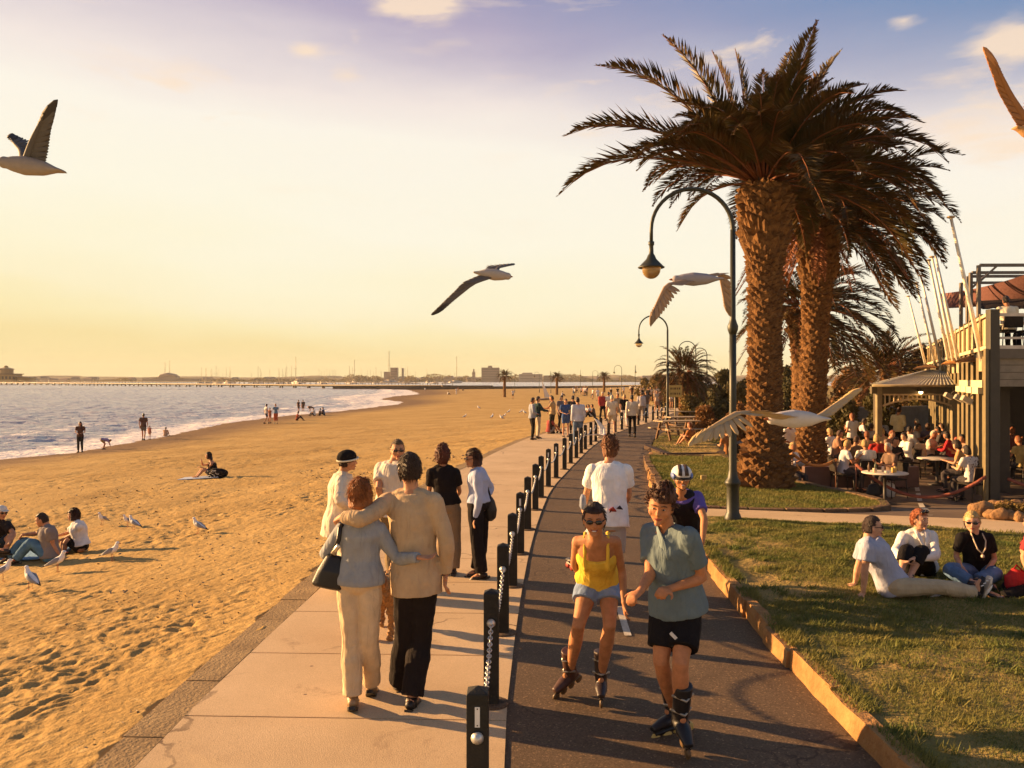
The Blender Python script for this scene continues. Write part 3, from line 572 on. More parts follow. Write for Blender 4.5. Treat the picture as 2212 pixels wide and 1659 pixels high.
# (px, base y, distance, half width px, height px, material, label)
for i, (px, d, hw, yt, m, lb, nm, ct) in enumerate([
    (1425, 100, 32, 806, leaf_o, 'far low brown scrub bush left of the second lamp post', 'bush', 'bush'),
    (1395, 130, 20, 818, leaf_o, 'farthest low scrub bush at the end of the promenade', 'bush', 'bush'),
    (1450, 75, 30, 822, leaf_o, 'brown scrub bush directly behind the second lamp post', 'bush', 'bush'),
    (1505, 60, 34, 800, leaf_d, 'dark rounded bush behind the bushy palm', 'bush', 'bush'),
    (1490, 44, 24, 848, leaf_o, 'light olive bush at the foot of the bushy palm', 'bush', 'bush'),
    (1566, 52, 36, 792, leaf_d, 'tall dark bush left of the biggest palm trunk', 'bush', 'bush'),
    (1545, 40, 34, 838, leaf_d, 'dark low bush behind the big lamp post', 'bush', 'bush'),
    (1600, 46, 28, 800, leaf_o, 'olive bush touching the left edge of the biggest palm trunk', 'bush', 'bush'),
    (1520, 36, 26, 868, leaf_r, 'rusty low bush behind the picnic tables', 'bush', 'bush'),
    (1590, 34, 22, 862, leaf_r, 'rusty bush between the big lamp post and palm trunk', 'bush', 'bush'),
    (1712, 60, 30, 775, leaf_d, 'dark tree seen in the gap between the two palm trunks', 'shrub_tree', 'tree'),
    (1850, 58, 48, 760, leaf_r, 'reddish shrub right of the second palm trunk', 'bush', 'bush'),
    (1940, 70, 44, 745, leaf_r, 'reddish tree behind the cafe porch roof', 'shrub_tree', 'tree'),
    (1900, 34, 40, 812, leaf_d, 'dark hedge-like bush behind the cafe porch', 'bush', 'bush'),
    (1815, 30, 38, 826, leaf_d, 'dark bush right of the second palm trunk, behind the diners', 'bush', 'bush'),
    (1990, 60, 34, 730, leaf_o, 'olive tree behind the leftmost flagpoles', 'shrub_tree', 'tree'),
    (1700, 28.5, 16, 900, leaf_d, 'dark shrub low between the two palm trunks', 'bush', 'bush')]):
    X = (px - CX) / F * d; zb = float(gz(X, d)) - (.3 if d > 60 else 0); hh = H + (HZ - yt) / F * d - zb; hw_ = hw / F * d
    bush(lb, (X, d, zb), (hw_, hw_ * 1.1, hh / 1.08), int(9000 if d < 70 else 5000), m, 60 + i, nm, ct, size=.0022 * d + .03, cl_n=34)
# ================================================================== STREET FURNITURE
post_c = (.016, .016, .013)
knob_m = mat('galvanised', (.62, .60, .56), .4, .3, 30, bump=.1, metal=.6)
plate_m = mat('white_plate', (.75, .73, .68), .5, .1, bump=0)
BD = [4.39, 6.43, 8.23, 10.1, 11.97, 13.9, 16, 17.7, 19.5, 21.2, 23.2, 24.9, 26.6, 28.3, 29.9, 31.8, 33.7, 35.5, 37.5, 39.5, 41.6, 43.8, 46, 48.3, 50.6, 53, 55.5, 58]
def make_bollard():
    r = thing('bollard', 'x', 'bollard', (0, 0, 0)); mb = MB(); a = .0575
    sec = [(a, -.1), (a, .855), (a * .96, .862), (a * .08, .888)]; v = []
    for q, z in sec: v += [(-q, -q, z), (q, -q, z), (q, q, z), (-q, q, z)]
    mb.add(v, [(i * 4 + j, i * 4 + (j + 1) % 4, i * 4 + 4 + (j + 1) % 4, i * 4 + 4 + j) for i in range(3) for j in range(4)] + [(12, 13, 14, 15)])
    mb.build('post', mat('black_timber', (.02, .018, .014), .6, .5, 9, bump=.6, bscale=40, spec=.3), r, smooth=False, bevel=.006)
    for s in (-1, 1):
        mb = MB(); mb.lathe((0, 0, 0), [(.001, 0), (.03, .004), (.034, .012), (.022, .03), (.012, .038), (.001, .04)], 14)
        o = mb.build('chain_knob', knob_m, r); o.location = (0, s * a, .64); o.rotation_euler = (math.radians(90) * (1 if s < 0 else -1), 0, 0)
    mb = MB(); mb.lathe((0, 0, 0), [(.13, -.02), (.14, .006), (.12, .016), (.06, .018)], 18); mb.build('footing', asph_m, r)
    return r
def copytree(o, parent=None):
    c = o.copy(); col.objects.link(c); c.parent = parent
    for ch in o.children: copytree(ch, c)
    return c
proto = make_bollard(); bx0 = []
where = ['nearest bollard, cut by the bottom edge, with a white plate on its face', 'second nearest bollard, standing level with the feet of the embracing couple', 'third nearest bollard along the path', 'fourth nearest bollard, right of the standing woman in dark trousers']
for i, d in enumerate(BD):
    o = proto if i == 0 else copytree(proto)
    x = float(cl(d)); o.location = (x, d, 0); bx0.append(Vector((x, d, .64)))
    dx = float(cl(d + .5) - cl(d - .5)); o.rotation_euler = (0, 0, -math.atan(dx) * .7); o['group'] = 'black bollards along the path'
    o['label'] = where[i] if i < 4 else 'black chained bollard, number %d counted from the nearest one along the path edge' % (i + 1)
    plates = globals().setdefault('plates', []); plates.append(o)
for i, o in enumerate(plates):
    if i not in (0, 4, 8, 9): continue
    me = MB(); me.box((0, -.0595, .745), (.026, .003, .105)); m_ = me.mesh('plate'); m_.materials.append(plate_m); p = bpy.data.objects.new('plate', m_); col.objects.link(p); p.parent = o
    for z in (.788, .702):
        me = MB(); me.ball((0, -.0615, z), .004, 6, 4); m_ = me.mesh('screw'); m_.materials.append(glassb); q = bpy.data.objects.new('screw', m_); col.objects.link(q); q.parent = p
o = proto
for i in range(len(BD) - 1):
    a, b_ = bx0[i] + Vector((0, .09, 0)), bx0[i + 1] + Vector((0, -.09, 0)); mb = MB(); L = (b_ - a).length; sag = .16
    pt = lambda t: a.lerp(b_, t) - Vector((0, 0, sag * 4 * t * (1 - t)))
    if i < 7:
        n = int(L / .038)
        for k in range(n):
            t = (k + .5) / n; p = pt(t); tg = (pt(min(1, t + .01)) - pt(max(0, t - .01))).normalized(); s_ = tg.cross(Vector((0, 0, 1))).normalized(); u = s_ if k % 2 else tg.cross(s_)
            ring = [p + tg * math.cos(q) * .026 + u * math.sin(q) * .015 for q in np.linspace(0, 2 * math.pi, 9)]
            mb.tube(ring, .0052, 5, cap=False)
    else: mb.tube([pt(t) for t in np.linspace(0, 1, 9)], .013, 6)
    o = mb.build('chain', knob_m); tag(o, 'galvanised chain sagging from bollard %d to bollard %d along the path edge' % (i + 1, i + 2), 'chain', 'chains between the bollards')
# ---- lamp posts
lampp = mat('lamp_paint', (.022, .022, .011), .5, .2, 12, bump=.1, spec=.5)
globe_m = mat('lamp_globe', (.85, .55, .22), .15, .1, 3, bump=0, spec=.5); globe_m.node_tree.nodes['Principled BSDF'].inputs['Transmission Weight'].default_value = .75
def make_lamp():
    r = thing('street_lamp', 'x', 'street lamp', (0, 0, 0)); mb = MB()
    mb.lathe((0, 0, 0), [(.14, -.1), (.14, .05), (.125, .1), (.105, .14), (.10, .55), (.12, .6), (.135, .63), (.12, .66), (.085, .72), (.065, .85), (.058, 2.0), (.056, 3.15)], 20); mb.build('base', lampp, r)
    mb = MB(); mb.lathe((0, 0, 0), [(.056, 3.1), (.085, 3.18), (.09, 3.24), (.07, 3.29), (.048, 3.36), (.043, 4.85)], 16); mb.build('post', lampp, r)
    mb = MB(); R = .68; pts = [(0, 0, 4.8)] + [(-R + R * math.cos(a), 0, 4.85 + R * math.sin(a) * 1.0) for a in np.linspace(0, math.pi, 22)] + [(-2 * R, 0, 4.62)]
    mb.tube(pts, [.038] + list(np.linspace(.038, .03, 22)) + [.03], 10, lat=(0, 1, 0)); mb.build('arm', lampp, r)
    mb = MB(); mb.lathe((-2 * R, 0, 0), [(.03, 4.66), (.05, 4.65), (.05, 4.60), (.035, 4.58), (.04, 4.45), (.06, 4.42), (.085, 4.36), (.20, 4.24), (.225, 4.225), (.215, 4.21), (.15, 4.22)], 20); mb.build('shade', lampp, r)
    mb = MB(); mb.ball((-2 * R, 0, 4.19), (.155, .155, .16), 18, 12); mb.build('globe', globe_m, r)
    return r
lp = make_lamp()
for i, (px, d, rz, lb) in enumerate([
    (1583, 13.9, 0, 'largest lamp post with curved arm, standing on the lawn edge before the big palm'),
    (1442, 39.5, 0, 'second lamp post along the path, beside the picnic tables and yellow sign'),
    (1503, 66, 0.0, 'curved lamp post left one of the pair above the bushy palm'),
    (1527, 80, .1, 'curved lamp post right one of the pair above the dark bushes'),
    (1343, 150, 0, 'tall curved far lamp post in the middle of the far promenade, lamp facing left'),
    (1372, 158, 1.5, 'far lamp post seen end-on next to the end of the path'),
    (1280, 215, 3.14, 'far lamp post whose lamp faces right, between the small palms'),
    (1254, 195, 1.5, 'far thin lamp post seen end-on left of the right-facing one'),
    (1112, 230, .2, 'far lamp post beside the leftmost small palm'),
    (1165, 225, .2, 'far lamp post in front of the low white buildings'),
    (1190, 210, 1.4, 'far lamp post seen end-on near the middle small palm')]):
    o = lp if i == 0 else copytree(lp); X = (px - CX) / F * d; o.location = (X, d, float(gz(X, d))); o.rotation_euler = (0, 0, rz)
    o['label'] = lb; o['group'] = 'curved street lamps'; 
    if i == 1: o.location.z = .0
# ---- sign, benches by the path
mb = MB(); r = thing('notice_sign', 'yellow two-line notice sign on a pole beside the second lamp post', 'sign', (P(1458, 930, 41).x, 41, 0))
yel = (.55, .40, .12); mb.tube([r.location, r.location + Vector((0, 0, 2.05))], .03, 8); mb.build('pole', paint, r, color=(.35, .28, .15))
z = H - (845 - HZ) / F * 41; mb = MB(); mb.box((r.location.x, 40.95, z), (.68, .03, .58)); bdd = mb.build('board', paint, r, smooth=False, color=yel, bevel=.01)
mb = MB()
for zz in (.13, -.12):
    xx = -.24
    for k in range(5): w_ = (.07, .05, .09, .06, .08)[k]; mb.box((r.location.x + xx + w_ / 2, 40.93, z + zz), (w_, .006, .10)); xx += w_ + .035
mb.build('lettering', paint, bdd, smooth=False, color=(.16, .10, .04))
def make_ptable():
    r = thing('picnic_table', 'x', 'picnic table', (0, 0, 0))
    mb = MB(); [mb.box((0, y, .74), (1.7, .15, .04)) for y in (-.34, -.17, 0, .17, .34)]; mb.build('top', wood, r, smooth=False, color=(.42, .32, .2))
    for y in (-.75, .75): mb = MB(); mb.box((0, y, .44), (1.7, .24, .045)); mb.build('bench_seat', wood, r, smooth=False, color=(.42, .32, .2))
    for x in (-.6, .6):
        mb = MB(); mb.beam((x, -.25, .72), (x, -.6, 0), .08); mb.beam((x, .25, .72), (x, .6, 0), .08); mb.beam((x, -.8, .4), (x, .8, .4), .07); mb.build('leg_frame', wood, r, smooth=False, color=(.16, .09, .05))
    return r
pt_ = make_ptable()
for i, (px, d, rz, lb) in enumerate([(1462, 33.5, .3, 'nearest picnic table on the grass right of the path'), (1480, 37, .25, 'middle picnic table beside the second lamp post'), (1462, 43.5, .2, 'farthest picnic table below the yellow sign')]):
    o = pt_ if i == 0 else copytree(pt_); X = (px - CX) / F * d; o.location = (X, d, float(gz(X, d))); o.rotation_euler = (0, 0, rz); o['label'] = lb; o['group'] = 'picnic tables by the path'
# timber sleepers round the small grass plot behind the bed
plot = [(5.2, 27), (7.0, 27.3), (8.3, 30.5), (8.6, 36), (6.3, 36), (5.0, 30)]
mb = MB(); mb.prism(plot, -.6, .03); tag(mb.build('grass_plot', lawn_m, smooth=False), kind='structure')
n = 9000; xs = rng.uniform(4.9, 8.7, n); ds = rng.uniform(27, 36, n); k = inpoly(xs, ds, plot)
tag(tris('plot_grass', blades(k.sum(), xs[k], ds[k], lambda x, d: np.full(x.shape, .03), .06, .006, 'g', grass_m), 3, grass_m, kind='stuff'), 'grass on the small plot behind the timber sleepers', 'grass')
for i, (a, b_) in enumerate([((4.95, 26.9), (7.15, 27.15)), ((5.0, 27.0), (4.9, 30.2)), ((7.1, 27.2), (8.4, 30.5))]):
    mb = MB(); mb.beam((*a, -.12), (*b_, -.12), .24, .5)
    tag(mb.build('timber_sleeper', wood, smooth=False, color=(.055, .03, .018), bevel=.02), ['dark timber sleeper along the near side of the small grass plot', 'timber sleeper on the path side of the small grass plot', 'timber sleeper on the terrace side of the small grass plot'][i], 'sleeper', 'sleepers round the grass plot')
# little ground lights and tags on the bed
for i, (px, py, lb) in enumerate([(1520, 1040, 'small yellowish ground light box in the bed grass'), (1517, 995, 'tiny plant label on a stick in the bed grass')]):
    g = G(px, py); g.z = .13; r = thing('ground_light' if i == 0 else 'plant_label', lb, 'light' if i == 0 else 'label', g)
    mb = MB(); mb.tube([g, g + Vector((0, 0, .1))], .012, 6); mb.build('stake', paint, r, color=(.2, .14, .06))
    mb = MB(); mb.box(g + Vector((0, 0, .13)), (.13 if i == 0 else .07, .06 if i == 0 else .015, .10)); mb.build('housing', paint, r, smooth=False, color=(.5, .36, .12), bevel=.01)
# ================================================================== PIER, HARBOUR, FAR TOWN
A0, A1 = Vector((-26, 337, 0)), Vector((-455, 700, 0)); u_ = (A1 - A0).normalized(); nrm = Vector((-u_.y, u_.x, 0))
pier = thing('pier', 'long low pier on timber piles running out to the kiosk', 'pier', (A0.x, A0.y, -1.6))
pc = (.10, .06, .035)
mb = MB(); mb.beam(A0 + Vector((0, 0, -.05)), A1 + Vector((0, 0, .35)), 6, .55); mb.build('deck', paint, pier, smooth=False, color=(.22, .15, .08))
mb = MB(); mb.beam(A0 + Vector((2, -3.3, -.6)), A0.lerp(A1, .98) + Vector((0, -3.3, -.25)), .4, .55); mb.build('fascia', paint, pier, smooth=False, color=(.07, .04, .025))
for s in (-1, 1):
    mb = MB(); mb.beam(A0 + nrm * 2.9 * s + Vector((0, 0, 1.15)), A1 + nrm * 2.9 * s + Vector((0, 0, 1.55)), .12)
    for k in range(130): p = A0.lerp(A1, k / 129) + nrm * 2.9 * s; mb.box((p.x, p.y, .7 + .4 * k / 129), (.18, .18, .95))
    mb.build('railing', paint, pier, smooth=False, color=(.12, .075, .045))
pm = MB(); pm.tube([(0, 0, -3), (0, 0, .1)], .38, 6); pme = pm.mesh('pile'); pme.materials.append(paint)
for k in range(96):
    p = A0.lerp(A1, .05 + .95 * k / 95) + nrm * (2.6 if k % 2 else -2.6) * (1 if (A1 - A0).cross(nrm).z > 0 else 1); o = bpy.data.objects.new('pile', pme); col.objects.link(o); o.parent = pier; o.location = p - pier.location; o.location.z = 1.6; o.color = (.055, .035, .02, 1)
wall = MB(); wall.beam((-75, 352, -1.1), (-8, 330, -.8), 3, 2.0); wall.beam((-8, 330, -.8), (66, 318, -.5), 2, 1.3)
tag(wall.build('sea_wall', paint, smooth=False, color=(.065, .04, .025)), 'low dark sea wall along the far end of the beach', 'wall')
k0 = thing('pier_kiosk', 'ochre two-tier kiosk building at the far end of the pier', 'building', (-433, 690, .3))
oc = (.42, .27, .10)
mb = MB(); mb.box((-433, 690, 3.6), (18, 12, 6.4)); mb.box((-417, 690, 2.6), (10, 9, 4)); mb.build('wall', paint, k0, smooth=False, color=oc)
mb = MB(); mb.box((-433, 690, 7.1), (20, 14, .7)); mb.beam((-424, 684, 5.2), (-408, 684, 4.2), 10, .4); mb.build('roof', paint, k0, smooth=False, color=(.2, .12, .06))
mb = MB(); mb.lathe((-434, 690, 7.4), [(5.5, 0), (5.5, 3.4), (6.4, 3.5), (6.0, 4.1), (2, 5.1), (1.6, 5.4), (1.6, 6.3), (.1, 6.8)], 10); mb.build('cupola', paint, k0, smooth=False, color=(.36, .22, .09))
mb = MB(); [mb.box((-442 + i * 3, 683.8, 4), (1.5, .3, 2.4)) for i in range(7)]; mb.build('windows_row', paint, k0, smooth=False, color=(.06, .04, .03)).name = 'window'
k0.location.x += 15
# yachts
def make_yacht():
    r = thing('yacht', 'x', 'yacht', (0, 0, 0)); mb = MB()
    mb.tube([(-5.5, 0, .5), (-4.8, 0, .4), (0, 0, .2), (4, 0, .5), (5.8, 0, .9)], [(1.2, .5), (1.5, .8), (1.7, 1.0), (1, .8), (.05, .2)], 8, lat=(0, 1, 0)); mb.build('hull', paint, r, color=(.45, .38, .30))
    mb = MB(); mb.box((-.5, 0, 1.4), (4, 1.8, .8)); mb.build('cabin', paint, r, color=(.4, .33, .25), smooth=False)
    mb = MB(); mb.tube([(.6, 0, 1), (.6, 0, 15)], .17, 5); mb.tube([(.6, 0, 2.6), (-4.2, 0, 2.7)], .14, 5); mb.tube([(.6, -1.1, 8.5), (.6, 1.1, 8.5)], .1, 4); mb.build('mast', paint, r, color=(.33, .24, .15))
    return r
yp = make_yacht(); rd = random.Random(12); first = True
for i in range(64):
    px = rd.choice([rd.uniform(560, 720), rd.uniform(700, 905), rd.uniform(700, 1000), rd.uniform(430, 560)]) if i > 3 else [842, 985, 640, 765][i]
    d = rd.uniform(780, 1000); s = rd.uniform(.75, 1.25) if i > 3 else [2.3, 2.0, 1.7, 1.6][i]
    o = yp if first else copytree(yp); first = False; o.location = ((px - CX) / F * d, d, -1.6); o.scale = (s * .9, s * .9, s); o.rotation_euler = (0, 0, rd.uniform(0, 6.28))
    o['group'] = 'yachts moored beyond the pier'; o['label'] = 'tallest mast of the moored yachts, left of the twin tower block' if i == 0 else 'tall-masted yacht moored right of the twin tower block' if i == 1 else 'small moored yacht with bare mast in the marina beyond the pier'
# far buildings
def far_build(label, px0, px1, yt, d, colr, steps=(), yb=827):
    x0, x1 = (px0 - CX) / F * d, (px1 - CX) / F * d; zt = H + (HZ - yt) / F * d; zb = -2.
    r = thing('apartment_block', label, 'building', ((x0 + x1) / 2, d, zb)); mb = MB(); mb.box(((x0 + x1) / 2, d + 8, (zt + zb) / 2), (x1 - x0, 16, zt - zb))
    for a, b_, y in steps: xa, xb = (a - CX) / F * d, (b_ - CX) / F * d; z = H + (HZ - y) / F * d; mb.box(((xa + xb) / 2, d + 8.5, (z + zb) / 2), (xb - xa, 15, z - zb))
    mb.build('wall', paint, r, smooth=False, color=colr)
    mb = MB(); nr = max(2, int((zt - zb) / 3.6))
    for k in range(1, nr): mb.box(((x0 + x1) / 2, d - .15, zb + (zt - zb) * (k + .35) / nr), ((x1 - x0) * .9, .2, 1.3))
    mb.build('window_bands', paint, r, smooth=False, color=tuple(c * .55 for c in colr)); return r
far_build('tallest far tower block with a stepped left wing behind the pier', 843, 858, 794, 1400, (.24, .15, .12), [(829, 843, 803)])
far_build('wide flat far apartment block with a small box on its roof', 1040, 1079, 794, 1400, (.24, .16, .13), [(1054, 1063, 790)])
far_build('low white far building right of the wide apartment block', 1121, 1172, 808, 1380, (.40, .30, .22), [(1128, 1150, 805)])
far_build('small stepped far building right of the white one', 1174, 1200, 811, 1385, (.30, .21, .15))
far_build('slim far tower with a pointed top left of the wide apartment block', 1020, 1026, 803, 1390, (.3, .2, .15), [(1022, 1024, 797)])
far_build('thin dark far chimney stack right of the twin tower', 868, 870, 795, 1395, (.2, .12, .09))
r = thing('domed_hall', 'far low hall with a curved roof on the skyline above the pier', 'building', ((364 - CX) / F * 1420, 1420, 0)); X = r.location.x
mb = MB(); mb.tube([(X - 15, 1420, 7), (X - 12, 1420, 9), (X, 1420, 10.5), (X + 12, 1420, 9), (X + 16, 1420, 7)], [(8, 2), (8, 3), (8, 4), (8, 3), (8, 2)], 10, lat=(0, 1, 0)); mb.build('roof', paint, r, color=(.25, .16, .11))
mb = MB(); mb.box((X, 1420, 4), (32, 14, 8)); mb.box((X - 28, 1422, 2), (30, 10, 6)); mb.box((X + 34, 1422, 2), (40, 10, 5)); mb.build('wall', paint, r, smooth=False, color=(.27, .18, .12))
mb = MB(); mb.tube([(X + 2, 1420, 13), (X + 2, 1420, 36)], .4, 4); mb.tube([(X - 6, 1420, 13), (X - 6, 1420, 33)], .4, 4); mb.build('mast', paint, r, color=(.25, .16, .11))
hp = thing('far_house', 'x', 'house', (0, 0, 0)); mb = MB(); mb.box((0, 0, 3), (14, 10, 6)); mb.build('wall', paint, hp, smooth=False, color=(.38, .28, .2))
mb = MB(); mb.add([(-8, -6, 6), (8, -6, 6), (8, 6, 6), (-8, 6, 6), (-6, 0, 9), (6, 0, 9)], [(0, 1, 5, 4), (2, 3, 4, 5), (1, 2, 5), (3, 0, 4), (3, 2, 1, 0)]); mb.build('roof', paint, hp, smooth=False, color=(.22, .13, .09))
for i in range(60):
    o = hp if i == 0 else copytree(hp); px = rd.uniform(-60, 1420) if i % 3 else rd.uniform(880, 1400); d = rd.uniform(1440, 1500); o.location = ((px - CX) / F * d, d, rd.uniform(-3, 0)); s = rd.uniform(.5, 1.1); o.scale = (s * rd.uniform(.7, 1.4), s, s); o.rotation_euler = (0, 0, rd.uniform(-.3, .3))
    o['label'] = 'small pale far house on the opposite shore'; o['group'] = 'small houses on the far shore'
rg = np.random.default_rng(5); n = 26000; px = rg.uniform(200, 1450, n); d = rg.uniform(1435, 1475, n); X = (px - CX) / F * d; hh = np.clip(7 + 14 * fbm(X * .05, X * 0, 3, 9), 2, 13)
k = px > 700; hh = hh * np.where(k, 1, .5); Zc = rg.uniform(0, 1, n) * hh - 1; s = rg.uniform(.5, 1.4, (n, 1)); a = rg.normal(size=(n, 3)); a /= np.linalg.norm(a, axis=1)[:, None]; b_ = rg.normal(size=(n, 3)); b_ /= np.linalg.norm(b_, axis=1)[:, None]; p = np.stack([X, d, Zc], 1)
tag(tris('far_trees', np.stack([p - a * s, p + b_ * s, p + a * s, p - b_ * s], 1), 4, leaf_o, kind='stuff'), 'line of far trees along the opposite shore', 'trees')
# ================================================================== CAFE
def XF(d): return 10.9 + .43 * (d - 19)
olive, cream, grey = (.17, .125, .055), (.70, .56, .34), (.12, .095, .07)
cafe = thing('cafe_building', 'two storey timber cafe with upper deck and porch at the right edge', 'building', (XF(19), 19, -.4))
mb = MB(); mb.box((XF(19) + .06, 19, 1.85), (.22, .2, 4.5)); mb.build('corner_post', paint, cafe, smooth=False, color=(.055, .045, .03), bevel=.01)
mb = MB(); mb.box((XF(19) - .12, 18.95, 1.4), (.07, .09, 3.6)); mb.build('corner_trim', paint, cafe, smooth=False, color=olive)
mb = MB()
v = [(XF(18.95), 18.95), (XF(40), 40), (30, 40), (30, 18.95)]; mb.prism(v, 2.98, 3.2); mb.build('deck', paint, cafe, smooth=False, color=grey)
for i, d in enumerate(np.arange(19.9, 39, 1.15)):
    mb = MB(); mb.box((XF(d) + .02, d, 1.3), (.09, .12, 3.5)); mb.build('column', paint, cafe, smooth=False, color=olive)
for i, d in enumerate(np.arange(20.4, 30, 2.3)):
    mb = MB(); mb.box((XF(d) + .35, d, 1.3), (.06, .06, 3.5)); mb.build('inner_column', paint, cafe, smooth=False, color=(.32, .22, .10))
mb = MB(); mb.beam((XF(19.2) - .1, 19.2, 2.40), (XF(24.2) - .1, 24.2, 2.40), .1, .17); [mb.box((XF(d) - .15, d, 2.24), (.14, .25, .16)) for d in (20, 21.3, 22.6, 23.9)]; mb.build('fascia', paint, cafe, smooth=False, color=cream)
# railing on the left face
rail = MB(); rail.beam((XF(19.1), 19.1, 4.0), (XF(40), 40, 4.0), .1, .07); rail.beam((XF(19.1) - .02, 19.1, 3.24), (XF(40) - .02, 40, 3.24), .1, .09)
rl = rail.build('railing', paint, cafe, smooth=False, color=cream)
mb = MB()
for d in np.arange(19.2, 39, 1.15): mb.beam((XF(d + .06), d + .06, 3.62), (XF(d + 1.09), d + 1.09, 3.62), .02, .62)
mb.build('panel', cloth, rl, smooth=False, color=(.50, .37, .22))
for d in np.arange(20.3, 39, 1.15):
    mb = MB(); mb.box((XF(d) - .03, d, 3.62), (.07, .07, .95)); mb.build('baluster', paint, rl, smooth=False, color=olive)
# front face
mb = MB()
for i in range(4): mb.box((XF(19) + 4.2, 19.05 + .01 * (i % 2), 2.42 + i * .165), (8.2, .06, .155))
mb.build('weatherboards', paint, cafe, smooth=False, color=(.22, .18, .13))
mb = MB(); mb.beam((XF(19) + .2, 19, 3.98), (20, 19, 3.98), .06, .07); mb.beam((XF(19) + .2, 19, 3.45), (20, 19, 3.45), .05, .05); mb.beam((XF(19) + .2, 19, 3.24), (20, 19, 3.24), .08, .08)
for k in range(9): mb.box((XF(19) + .9 + k * 1.0, 19, 3.62), (.08, .06, .72)); 
mb.build('front_railing', paint, cafe, smooth=False, color=(.60, .52, .42))
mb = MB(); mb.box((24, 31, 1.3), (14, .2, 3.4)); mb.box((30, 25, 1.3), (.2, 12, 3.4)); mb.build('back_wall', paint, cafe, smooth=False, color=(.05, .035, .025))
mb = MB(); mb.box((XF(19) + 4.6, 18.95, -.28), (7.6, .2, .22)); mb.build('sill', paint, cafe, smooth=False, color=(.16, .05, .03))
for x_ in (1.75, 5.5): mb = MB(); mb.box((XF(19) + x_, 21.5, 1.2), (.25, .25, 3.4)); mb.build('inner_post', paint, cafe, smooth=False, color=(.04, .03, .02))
# porch
mb = MB()
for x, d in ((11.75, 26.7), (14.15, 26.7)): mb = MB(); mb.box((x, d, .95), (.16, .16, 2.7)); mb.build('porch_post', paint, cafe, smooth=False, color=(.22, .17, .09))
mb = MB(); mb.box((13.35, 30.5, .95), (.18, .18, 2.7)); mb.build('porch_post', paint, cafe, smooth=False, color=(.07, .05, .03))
mb = MB(); mb.box((12.95, 26.7, 2.17), (2.9, .14, .24)); mb.beam((11.7, 26.7, 2.17), (15.2, 35, 2.17), .12, .24); mb.build('porch_beam', paint, cafe, smooth=False, color=(.10, .075, .04))
mb = MB(); x0, x1 = 11.86, 14.05; arch = lambda t: 1.66 + .22 * (1 - (2 * t - 1) ** 2)
for k in range(15):
    t = (k + .5) / 15; x = x0 + (x1 - x0) * t; mb.box((x, 26.66, (2.0 + arch(t)) / 2), (.035, .04, 2.0 - arch(t)))
mb.box(((x0 + x1) / 2, 26.655, 2.02), (x1 - x0, .05, .05)); q = [(x0 + (x1 - x0) * t, 26.65, arch(t)) for t in np.linspace(0, 1, 13)]
for a, b_ in zip(q, q[1:]): mb.beam(a, b_, .05, .055)
mb.build('arched_valance', paint, cafe, smooth=False, color=(.50, .36, .20))
mb = MB(); n = 46; e0, e1, r0, r1 = Vector((11.45, 26.4, 2.31)), Vector((14.45, 26.4, 2.30)), Vector((15.55, 31, 2.86)), Vector((16.1, 31, 2.86)); v = []
for k in range(n + 1):
    o_ = .022 * (k % 2); v += [e0.lerp(e1, k / n) + Vector((0, 0, o_)), r0.lerp(r1, k / n) + Vector((0, 0, o_))]
mb.add(v, [(2 * k, 2 * k + 2, 2 * k + 3, 2 * k + 1) for k in range(n)]); f1_, f2_ = Vector((15.45, 36, 2.31)), Vector((17.7, 36, 2.86)); v = []
for k in range(61):
    o_ = .02 * (k % 2); v += [e0.lerp(f1_, k / 60) + Vector((0, 0, o_)), r0.lerp(f2_, k / 60) + Vector((0, 0, o_))]
mb.add(v, [(2 * k, 2 * k + 2, 2 * k + 3, 2 * k + 1) for k in range(60)]); mb.build('porch_roof', paint, cafe, smooth=False, color=(.42, .36, .22))
mb = MB(); mb.tube([(11.4, 26.34, 2.31), (14.5, 26.34, 2.30)], .045, 6); mb.build('gutter', paint, cafe, color=(.42, .32, .18))
r = thing('porch_lamp', 'small round lit lamp under the cafe porch beam', 'lamp', (13.0, 26.55, 2.05))
mb = MB(); mb.lathe((13.0, 26.52, 2.12), [(.09, 0), (.09, .03), (.03, .08)], 12); mb.build('fitting', paint, r, color=(.1, .08, .05))
lm = bpy.data.materials.new('lamp_light'); lm.use_nodes = True; b = lm.node_tree.nodes['Principled BSDF']; b.inputs['Emission Color'].default_value = (1, .62, .25, 1); b.inputs['Emission Strength'].default_value = 3
mb = MB(); mb.ball((13.0, 26.5, 2.10), .065, 10, 8); mb.build('bulb', lm, r)
for i, (d, lb) in enumerate([(20.6, 'nearest white flood lamp hanging under the cafe deck edge'), (22.2, 'middle white flood lamp hanging under the cafe deck edge'), (25.3, 'farthest flood lamp hanging under the cafe deck edge')]):
    r = thing('flood_lamp', lb, 'lamp', (XF(d) - .35, d, 2.0), 'flood lamps under the cafe deck'); c = r.location
    mb = MB(); mb.box(c, (.26, .16, .14), tilt=np.array(Matrix.Rotation(.5, 3, 'Y'))); mb.build('housing', paint, r, smooth=False, color=(.45, .38, .28), bevel=.02)
    mb = MB(); mb.tube([c, c + Vector((.25, 0, .22)), c + Vector((.33, 0, .22))], .018, 6); mb.build('bracket', paint, r, color=(.08, .06, .04))
